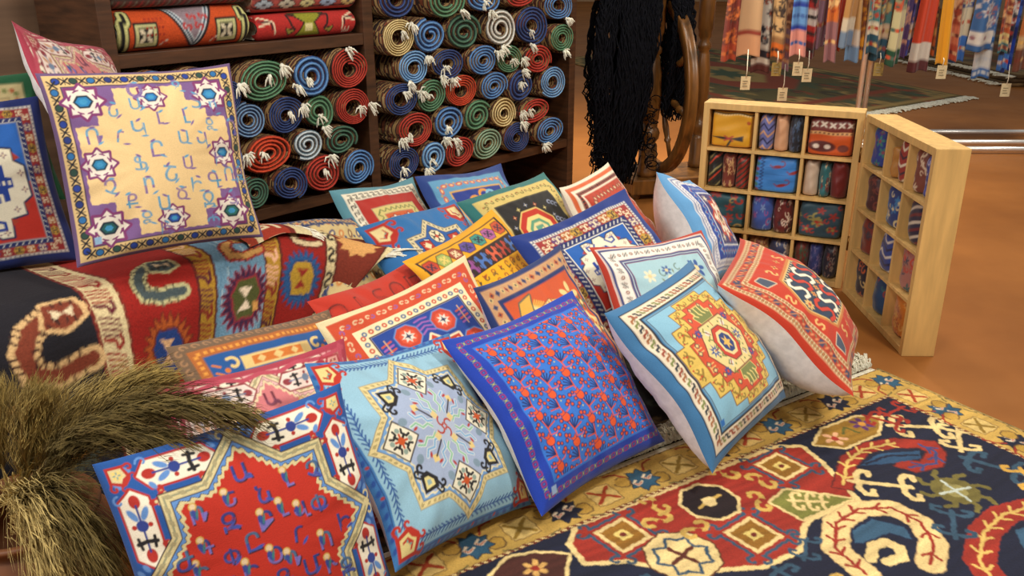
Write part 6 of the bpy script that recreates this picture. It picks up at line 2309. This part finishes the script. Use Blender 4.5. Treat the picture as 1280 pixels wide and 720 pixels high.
for (row, col), items in RIGHT.items():
    in_cell(uR, RPOS, RA, col, row, items, 'in the right case unit, ' + ROWN[row] + ', ' + COLN[col] + ' cell')
# ------------------------------------------------------------------ spinning wheel with yarn
WA = math.atan2(0.20, 0.98)
wheel = thing('spinning_wheel', 'turned walnut spinning wheel standing behind the cushions, draped with dark yarn', 'spinning wheel', (0.77, 4.72, 0), WA)
# local x: along the axle, y: away; the wheel turns in the y-z plane
bm_obj('base_block', box(-0.19, 0.33, -0.19, 0.17, 0.035, 0.115), M_WALNUT, wheel, bevel=0.008)
for x in (-0.15, 0.29):
    for y in (-0.13, 0.13):
        mb = MB()
        mb.lathe([(0.016, 0), (0.026, 0.012), (0.024, 0.037)], 12, (x, y, 0))
        mb.obj('foot', M_WALNUT, wheel)
POST = [(0.050, 0), (0.055, 0.02), (0.050, 0.03), (0.046, 0.16), (0.042, 0.17), (0.034, 0.176), (0.052, 0.20), (0.056, 0.225), (0.046, 0.25), (0.032, 0.262), (0.046, 0.30), (0.052, 0.40), (0.048, 0.52), (0.036, 0.60), (0.030, 0.615), (0.044, 0.63), (0.044, 0.65), (0.028, 0.668), (0.042, 0.69), (0.042, 0.71), (0.050, 0.73), (0.052, 0.92), (0.044, 0.94), (0.02, 0.96)]
for x, y, sc in ((-0.085, -0.10, 1.0), (0.245, 0.04, 0.82)):
    mb = MB()
    mb.lathe([(r * sc, z + 0.115) for r, z in POST], 20, (x, y, 0))
    mb.obj('post', M_WALNUT, wheel)
WZ, WR = 0.56, 0.43
mb = MB()
k = 56
for prof in ([(WR - 0.035, -0.026), (WR + 0.012, -0.026), (WR + 0.018, -0.02), (WR + 0.006, -0.010), (WR + 0.006, 0.010), (WR + 0.018, 0.02), (WR + 0.012, 0.026), (WR - 0.035, 0.026), (WR - 0.042, 0.0)],):
    m = len(prof)
    for i in range(k):
        a = 2 * PI * i / k
        for r, x in prof:
            mb.v.append((x, r * math.cos(a), WZ + r * math.sin(a)))
    for i in range(k):
        for j in range(m):
            mb.f.append((i * m + j, i * m + (j + 1) % m, ((i + 1) % k) * m + (j + 1) % m, ((i + 1) % k) * m + j))
mb.obj('wheel_rim', M_WALNUT, wheel)
for i in range(8):
    a = 2 * PI * i / 8 + 0.25
    pr = [(0.05, 0.012), (0.10, 0.016), (0.13, 0.012), (0.14, 0.019), (0.155, 0.012), (0.22, 0.018), (0.28, 0.014), (0.29, 0.02), (0.305, 0.012), (0.40, 0.011)]
    mb = MB()
    mb.tube([(0, r * math.cos(a), WZ + r * math.sin(a)) for r, _ in pr], [q for _, q in pr], 8)
    mb.obj('spoke', M_WALNUT, wheel)
mb = MB()
mb.tube([(-0.05, 0, WZ), (-0.045, 0, WZ), (-0.02, 0, WZ), (0.02, 0, WZ), (0.045, 0, WZ), (0.05, 0, WZ)], [0.03, 0.045, 0.06, 0.06, 0.045, 0.03], 16)
mb.obj('hub', M_WALNUT, wheel)
mb = MB()
mb.tube([(-0.10, -0.04, WZ), (0.25, 0.04, WZ)], 0.012, 8)
mb.obj('axle', M_IRON, wheel)
mb = MB()
mb.tube([(-0.40, -0.10, 1.035), (-0.395, -0.10, 1.035), (-0.085, -0.10, 1.035), (0.1, -0.03, 1.035), (0.29, 0.05, 1.035)], [0.036, 0.042, 0.042, 0.04, 0.036], 16)
mb.obj('cross_bar', M_WALNUT, wheel)

# hanks of dark wool over the bar
yr = thing('yarn_hank', 'thick hank of tangled dark navy yarn hanging over the wheel bar', 'yarn', (0.835, 4.70, 0), WA)
mb = MB()
rs = random.Random(12)
for i in range(560):
    right = rs.random() < 0.30
    if right:
        x0 = rs.uniform(-0.10, -0.01)
        zl = rs.uniform(0.42, 0.62)
        x1 = x0 + rs.uniform(-0.02, 0.06)
    else:
        x0 = rs.uniform(-0.44, -0.15)
        c = (x0 + 0.44) / 0.29
        zl = rs.uniform(0.10, 0.34) if 0.12 < c < 0.8 else rs.uniform(0.25, 0.5)
        x1 = -0.33 + (x0 + 0.295) * 0.62 + rs.uniform(-0.03, 0.03)
    front = rs.random() < 0.7
    y0 = -0.165 if front else -0.08
    pts = []
    n = 26
    ph, fq, am = rs.uniform(0, 6), rs.uniform(18, 40), rs.uniform(0.004, 0.014)
    for j in range(n + 1):
        t = j / n
        z = 1.08 + (zl - 1.08) * t
        bulge = 0.05 * math.sin(PI * min(1, t * 1.1)) * (-1 if front else 0.3)
        xm = x0 + (x1 - x0) * t + am * math.sin(fq * t + ph) + (rs.uniform(-0.05, 0.02) * (t ** 2) if (x0 < -0.38) else 0) - 0.05 * math.sin(PI * t) * (1 if x0 < -0.36 else 0)
        pts.append((xm, y0 + bulge + am * math.cos(fq * 1.3 * t + ph) + rs.uniform(-0.004, 0.004), z))
    # loop back at the bottom
    pts.append((pts[-1][0] + 0.012, pts[-1][1], pts[-1][2] - 0.008))
    pts.append((pts[-1][0] + 0.012, pts[-1][1], pts[-1][2] + 0.05))
    pts.insert(0, (x0, -0.10, 1.09))
    mb.tube(pts, 0.0042, 3, cap=False)
for i in range(70):
    z = rs.uniform(0.2, 0.6)
    x = -0.44 + rs.uniform(-0.03, 0.03) if rs.random() < 0.7 else -0.2 + rs.uniform(-0.03, 0.05)
    r = rs.uniform(0.012, 0.03)
    a0 = rs.uniform(0, 6)
    mb.tube([(x + r * math.cos(a0 + q) * (1 + 0.3 * q / 6), -0.17 + 0.02 * math.sin(q), z + r * math.sin(a0 + q) - 0.004 * q) for q in np.linspace(0, 6.5, 12)], 0.003, 3, cap=False)
y = mb.obj('wool_strands', M_YARN, yr)
y['kind'] = 'stuff'

# thin iron rod with a bent top beside the wheel
mb = MB()
mb.tube([(1.005, 4.30, 0.0), (1.01, 4.30, 0.36), (1.012, 4.30, 0.43)], 0.013, 8)
mb.tube([(1.012, 4.30, 0.43), (1.015, 4.30, 0.50), (1.005, 4.30, 0.535), (0.975, 4.29, 0.54)], 0.007, 6)
o = mb.obj('iron_rod', M_IRON)
tag(o, 'thin dark iron rod with a hooked top between spinning wheel and display case', 'rod')

# ------------------------------------------------------------------ scarf rack
RY = 6.0
rack = thing('scarf_rack', 'chrome clothes rack carrying the row of hanging scarves', 'clothes rack', (2.28, RY, 0), 0)
mb = MB()
for nm, pts, r in (('upright', [(0.0, -0.06, 0.03), (0.0, -0.06, 1.52)], 0.017), ('upright', [(0.09, 0.06, 0.03), (0.09, 0.06, 1.52)], 0.017), ('upright', [(2.3, 0, 0.03), (2.3, 0, 1.52)], 0.017), ('base_bar', [(-0.05, -0.33, 0.03), (2.6, -0.38, 0.03)], 0.016), ('base_bar', [(-0.05, -0.12, 0.03), (2.6, -0.16, 0.03)], 0.016), ('base_bar', [(0.0, 0.22, 0.03), (2.6, 0.20, 0.03)], 0.016), ('base_bar', [(0.0, -0.33, 0.03), (0.0, 0.25, 0.03)], 0.014), ('base_bar', [(2.3, -0.37, 0.03), (2.3, 0.22, 0.03)], 0.014), ('hanging_bar', [(-1.1, 0.0, 1.52), (2.7, 0.0, 1.52)], 0.016)):
    q = MB()
    q.tube(pts, r, 12)
    q.obj(nm, M_CHROME, rack)
for x, y in ((0, -0.33), (0, 0.25), (2.3, -0.37), (2.3, 0.22)):
    q = MB()
    q.lathe([(0.014, 0), (0.018, 0.006), (0.014, 0.02)], 10, (x, y, 0))
    q.obj('foot', M_IRON, rack)


def hanging_scarf(i, x, w, zb, bands, motif, label, tagz=None, y=0.0, brown=False):
    """bands: (height above hem, colour) from the hem up; motif colours scatter over the main field"""
    r = thing('hanging_scarf', label, 'scarf', (x, RY + y, 1.52), 0, 'scarves on the chrome rack')
    rs = random.Random(i * 3 + 1)
    n, m = 28, 90
    L = 1.535 - zb
    U, V = np.meshgrid(np.linspace(-1, 1, n), np.linspace(0, 1, m))
    ph = rs.uniform(0, 6)
    xx = U * w / 2 * (0.75 + 0.25 * V) + 0.012 * np.sin(V * 4 + ph)
    yy = 0.016 * np.sin(U * (3.5 + rs.random()) + ph) * (0.5 + 0.5 * V) - 0.02 * (1 - U * U)
    zz = 0.016 - V * L + 0.008 * np.sin(U * 3 + ph) * V ** 3
    hv = (1 - V) * L
    P = canvas((U * w / 2).ravel(), hv.ravel(), 0.009)
    for k in range(len(bands)):
        z0 = bands[k][0]
        P.rect(-9, z0, 9, 9, bands[k][1])
    if motif:
        z1 = bands[-1][0]
        for k in range(44):
            q = P.at(rs.uniform(-w / 2, w / 2), z1 + rs.uniform(0.02, 0.75), rs.uniform(0.018, 0.034), rs.uniform(0, 3))
            c = motif[k % len(motif)]
            if k % 3 == 0:
                flower(q, 5, c, motif[(k + 1) % len(motif)])
            elif k % 3 == 1:
                q.line(curl(0, 0, 0.9, 0, 4.5, 8), 0.4, c)
            else:
                q.poly([(-0.8, 0), (0, 1.1), (0.8, 0), (0, -1.1)], c)
        for k in range(len(bands) - 1):
            if bands[k + 1][0] - bands[k][0] > 0.05:
                for j in range(4):
                    q = P.at(-w / 2 + (j + 0.5) * w / 4, (bands[k][0] + bands[k + 1][0]) / 2, 0.014)
                    q.circ(0, 0, 0.9, motif[(j + k) % len(motif)])
    yy = yy - 0.05
    zz = zz - 0.016
    mesh_obj('silk_cloth', np.stack([xx, yy, zz], -1).reshape(-1, 3), grid_faces(n, m, flip=True), M_SILK, r, True, P.col)
    lp = MB()
    lp.tube([(0, -0.06, -0.02), (0, -0.045, 0.016), (0, 0, 0.0215), (0, 0.024, 0.0), (0, 0.0, -0.0215), (0, -0.05, -0.022)], 0.003, 5)
    lp.obj('hanging_loop', M_IRON, r)
    if tagz is not None:
        z1 = tagz - 1.52
        t = bm_obj('price_tag', box(-0.031, 0.031, -0.092, -0.089, z1 - 0.085, z1), M_CARD if not brown else M_STALK, r)
        for j in range(3):
            bm_obj('written_line', box(-0.018, 0.014 - 0.006 * (j % 2), -0.0935, -0.0925, z1 - 0.032 - j * 0.016, z1 - 0.027 - j * 0.016), M_INK, t)
        q = MB()
        q.tube([(0, -0.091, z1 - 0.008), (0.004, -0.092, z1 + 0.03), (0.002, -0.08, zb - 1.52 + 0.03)], 0.003, 5)
        q.obj('string', M_FRINGE, t)
    return r


LAV, TAN = (140, 108, 128), (190, 140, 84)
SCARVES = [
    (908, 16, 70, [(0, (160, 60, 30)), (0.1, (120, 40, 30))], [(206, 110, 50), (90, 40, 30)], 'rust scarf with orange tassel colours, leftmost on the rack', None),
    (930, 32, 65, [(0, (214, 160, 120)), (0.13, (150, 60, 44)), (0.16, (206, 170, 130))], None, 'cream scarf with broad peach hem', 93),
    (951, 22, 86, [(0, (90, 40, 40)), (0.05, (210, 206, 196)), (0.09, (24, 30, 48)), (0.14, (200, 198, 190))], [(24, 30, 48), (150, 70, 40)], 'white and navy scarf with toothed hem', None),
    (966, 17, 67, [(0, (206, 106, 30)), (0.09, (150, 110, 70)), (0.13, (206, 170, 120))], [(40, 30, 34), (40, 30, 34)], 'sand scarf with black hourglass marks and orange hem', 75),
    (979, 14, 84, [(0, LAV), (0.12, (190, 110, 80)), (0.17, LAV), (0.26, (120, 70, 56))], [(206, 160, 120)], 'lavender scarf with brown top', 108),
    (991, 19, 64, [(0, (222, 150, 140)), (0.16, (30, 60, 160)), (0.19, (96, 150, 214)), (0.3, (30, 60, 160)), (0.33, (96, 150, 214)), (0.42, (60, 110, 200))], [(60, 100, 170)], 'sky blue striped scarf with pink hem', 74),
    (1006, 13, 67, [(0, (90, 26, 30)), (0.1, (180, 40, 36)), (0.2, (210, 200, 196)), (0.3, (170, 36, 40))], [(40, 30, 34)], 'red scarf with white and black oval', 83),
    (1020, 14, 56, [(0, LAV), (0.3, (200, 120, 60))], [(226, 190, 130), (150, 60, 30)], 'mauve scarf with orange flowered top, short', None),
    (1033, 15, 72, [(0, (150, 104, 110)), (0.25, (206, 110, 40))], [(230, 190, 130), (170, 70, 30)], 'mauve scarf with orange flowered top, long', None),
    (1043, 9, 60, [(0, (176, 70, 30)), (0.2, (190, 60, 30))], None, 'narrow orange-red scarf beside the short tan one', None),
    (1050, 14, 53, [(0, (106, 130, 160)), (0.1, (200, 190, 170)), (0.18, (176, 130, 76))], None, 'tan scarf with grey-blue hem, short', None),
    (1060, 18, 72, [(0, (110, 146, 184)), (0.1, (214, 204, 190)), (0.2, (200, 156, 96))], None, 'tan scarf with pale blue hem and dark dotted edge', None),
    (1071, 14, 69, [(0, (222, 150, 24)), (0.14, (206, 140, 30))], [(120, 60, 30)], 'golden yellow scarf beside the teal ones', None),
    (1083, 15, 62, [(0, (26, 74, 96)), (0.12, (206, 200, 180)), (0.2, (60, 120, 126))], [(196, 170, 110), (170, 60, 40)], 'teal scarf with white medallion and sand leaves, short', None),
    (1096, 17, 70, [(0, (26, 80, 104)), (0.13, (206, 180, 150)), (0.22, (64, 120, 120))], [(196, 170, 110), (150, 60, 44)], 'teal scarf with sand leaves, long', 76),
    (1109, 14, 76, [(0, (16, 70, 50)), (0.1, (196, 190, 150)), (0.34, (150, 150, 120))], [(196, 80, 50), (70, 100, 90)], 'green-hemmed scarf with red diamond', None),
    (1122, 12, 68, [(0, (70, 36, 90)), (0.2, (60, 36, 96))], [(180, 130, 110)], 'dark purple scarf right of the green-hemmed one', None),
    (1133, 12, 64, [(0, (70, 76, 160)), (0.1, (206, 190, 180)), (0.2, (84, 80, 150))], [(206, 140, 80), (60, 50, 120)], 'violet-blue scarf with orange blossoms', None),
    (1146, 21, 84, [(0, (84, 30, 36)), (0.07, (206, 200, 190)), (0.18, (200, 64, 30))], None, 'red-orange scarf with white band and maroon hem', None),
    (1158, 12, 64, [(0, (190, 90, 30)), (0.1, (170, 80, 36))], [(40, 34, 30), (200, 150, 80)], 'burnt orange scarf with black leaf trail', None),
    (1170, 16, 75, [(0, (226, 160, 30))], None, 'plain golden yellow scarf beside the red flowered one', 78),
    (1185, 14, 71, [(0, (170, 70, 50)), (0.1, (196, 110, 80)), (0.22, (150, 60, 40))], [(206, 160, 120), (100, 40, 40)], 'brick red flowered scarf', None),
    (1198, 15, 73, [(0, (50, 110, 190)), (0.16, (206, 196, 170)), (0.34, (40, 70, 140))], [(190, 90, 60), (214, 204, 170)], 'blue scarf with cream flowers', None),
    (1216, 26, 58, [(0, (40, 90, 150)), (0.04, (214, 210, 204)), (0.12, (50, 100, 160))], [(206, 200, 200), (150, 100, 110)], 'steel blue scarf with white ornamental panel', None),
    (1229, 21, 93, [(0, (40, 100, 170)), (0.06, (206, 210, 210)), (0.18, (40, 90, 150)), (0.24, (50, 120, 200))], [(190, 200, 210)], 'bright blue scarf with white banded hem, hanging lowest', None),
    (1244, 12, 60, [(0, (50, 110, 120)), (0.06, (206, 190, 130)), (0.12, (180, 84, 44))], [(120, 50, 40), (214, 170, 120)], 'rust scarf with teal hem', None),
    (1253, 11, 82, [(0, (50, 110, 190)), (0.1, (40, 40, 60))], [(206, 200, 196), (180, 60, 50)], 'black scarf with white marks and blue hem', None),
    (1262, 11, 85, [(0, (30, 70, 180)), (0.2, (26, 40, 110))], [(60, 100, 190)], 'navy scarf with cobalt hem', 103),
    (1276, 20, 83, [(0, (110, 60, 40)), (0.14, (206, 170, 120)), (0.22, (190, 110, 50))], [(120, 50, 30), (226, 180, 100)], 'amber and brown scarf at the right edge', None),
    (1294, 16, 80, [(0, (120, 40, 40)), (0.1, (170, 60, 40))], [(214, 180, 130)], 'brick scarf at the right end of the rack', None),
]
for i, (px, w, pyb, bands, motif, lab, tg) in enumerate(SCARVES):
    # positions on the rack, measured along the bar: 183 px to the metre
    x = 1.36 + (px - 900) / 193.0
    zb = 0.917 - 0.00503 * pyb
    hanging_scarf(i, x, w / 193.0 * 1.12, zb, bands, motif, lab, None if tg is None else 0.917 - 0.00503 * tg, y=0.02 * ((i * 7) % 5 - 2), brown=(i in (3, 14)))
# ------------------------------------------------------------------ clay pot with pampas grass
VX, VY = -0.955, 1.475
pot = thing('clay_pot', 'round brown clay pot holding dry pampas grass at the lower left', 'pot', (VX, VY, 0))
mb = MB()
mb.lathe([(a, b * 0.82) for a, b in [(0.085, 0), (0.10, 0.006), (0.15, 0.07), (0.175, 0.14), (0.165, 0.20), (0.135, 0.235), (0.13, 0.25), (0.142, 0.262), (0.142, 0.272), (0.128, 0.272), (0.118, 0.25), (0.12, 0.23), (0.15, 0.19), (0.15, 0.10), (0.09, 0.02)]], 40)
mb.obj('pot_body', M_CLAY, pot)
M_PLUME = [plain('pampas_plume_%d' % k, c, rough=0.9, var=0.18, scale=60) for k, c in enumerate([(150, 128, 70), (106, 90, 46), (184, 162, 102)])]


def plume(i, pts, L, wide, label, nst=820):
    """pts: bezier control points of the stem from the pot mouth to the tip"""
    r = thing('pampas_stem', label, 'dried grass', pts[0], 0, 'pampas stems in the clay pot')
    rs = random.Random(i * 11 + 2)
    p = [Vector(q) - Vector(pts[0]) for q in pts]

    def at(t):
        a, b, c, d = p
        return a * (1 - t) ** 3 + b * 3 * t * (1 - t) ** 2 + c * 3 * t * t * (1 - t) + d * t ** 3
    mb = MB()
    mb.tube([at(k / 14) for k in range(15)], [0.0035 - 0.0022 * k / 14 for k in range(15)], 5)
    mb.obj('stalk', M_STALK, r)
    v, f = [], []
    t0 = 1 - L
    for k in range(nst):
        t = t0 + (1 - t0) * rs.random() ** 0.9
        o = at(t)
        d = (at(min(1, t + 0.02)) - at(t - 0.02)).normalized()
        e = Vector((rs.gauss(0, 1), rs.gauss(0, 1), rs.gauss(0, 1)))
        e = (e - d * e.dot(d)).normalized()
        rel = (t - t0) / (1 - t0)
        ln = wide * (0.45 + 0.8 * math.sin(PI * min(1, 0.2 + rel * 0.75))) * rs.uniform(0.6, 1.2) * 0.85
        k1 = rs.uniform(0.15, 0.85)
        q1 = o + (d * 0.9 + e * k1) * ln * 0.5
        q2 = o + (d * 1.25 + e * k1 * 1.05) * ln * 0.85 + Vector((0, 0, -0.10 * ln))
        q3 = o + (d * 1.45 + e * k1 * 1.0) * ln * 1.15 + Vector((0, 0, -0.40 * ln))
        # side barbs make the feather soft
        sid = d.cross(e).normalized()
        b = len(v)
        w = 0.0010
        for q, ww in ((o, w), (q1, w * 1.3), (q2, w), (q3, w * 0.4)):
            v += [q - sid * ww, q + sid * ww]
        f += [(b, b + 1, b + 3, b + 2), (b + 2, b + 3, b + 5, b + 4), (b + 4, b + 5, b + 7, b + 6)]
        for h in range(4):
            s = rs.uniform(0.35, 1.0)
            o2 = q1.lerp(q3, s)
            e2 = Vector((rs.gauss(0, 1), rs.gauss(0, 1), rs.gauss(0, 1))).normalized()
            z2 = o2 + (d * 1.2 + e2 * 0.45 + Vector((0, 0, -0.25))) * ln * 0.36
            b = len(v)
            v += [o2 - sid * 0.0008, o2 + sid * 0.0008, z2]
            f += [(b, b + 1, b + 2)]
    o = mesh_obj('feathery_plume', v, f, M_PLUME[i % 3], r)
    o['kind'] = 'stuff'


def off(dx, dy, dz=0.0):
    return (VX + dx, VY + dy, 0.222 + dz)


STEMS = [
    ([off(0.02, 0.02, -0.15), off(0.03, 0.03, 0.10), off(0.09, 0.06, 0.17), off(0.225, 0.13, 0.215)], 0.66, 0.075, 'tall pampas plume leaning right in front of the red kilim'),
    ([off(0.03, 0.0, -0.15), off(0.06, 0.0, 0.16), off(0.22, -0.04, 0.29), off(0.47, -0.075, 0.255)], 0.72, 0.07, 'long pampas plume arching right over the pink cushion'),
    ([off(0.02, 0.03, -0.15), off(0.04, 0.05, 0.10), off(0.16, 0.12, 0.16), off(0.28, 0.17, 0.13)], 0.55, 0.06, 'pampas plume reaching back toward the brown-edged cushion'),
    ([off(0.0, 0.0, -0.15), off(0.01, 0.0, 0.06), off(0.03, 0.02, 0.16), off(0.05, 0.025, 0.205)], 0.60, 0.065, 'upright pampas plume in front of the black kilim band'),
    ([off(0.02, -0.03, -0.15), off(0.05, -0.05, 0.16), off(0.15, -0.13, 0.16), off(0.235, -0.19, 0.03)], 0.72, 0.07, 'pampas plume drooping down over the right side of the pot'),
    ([off(0.0, -0.03, -0.15), off(0.03, -0.05, 0.16), off(0.12, -0.15, 0.15), off(0.16, -0.20, 0.02)], 0.72, 0.07, 'pampas plume drooping over the front of the pot'),
    ([off(-0.03, 0.02, -0.15), off(-0.04, 0.03, 0.10), off(-0.05, 0.05, 0.15), off(-0.06, 0.07, 0.16)], 0.60, 0.065, 'pampas plume rising at the left edge of the photo'),
    ([off(0.02, 0.0, -0.15), off(0.03, 0.0, 0.12), off(0.16, -0.05, 0.24), off(0.36, -0.08, 0.20)], 0.66, 0.06, 'short pampas plume behind the corner of the red star cushion'),
    ([off(0.0, 0.02, -0.15), off(0.0, 0.03, 0.10), off(0.06, 0.08, 0.16), off(0.14, 0.13, 0.17)], 0.62, 0.065, 'middle pampas plume between the two tall ones'),
]
for i, (pts, L, wd, lab) in enumerate(STEMS):
    plume(i, pts, L, wd, lab)
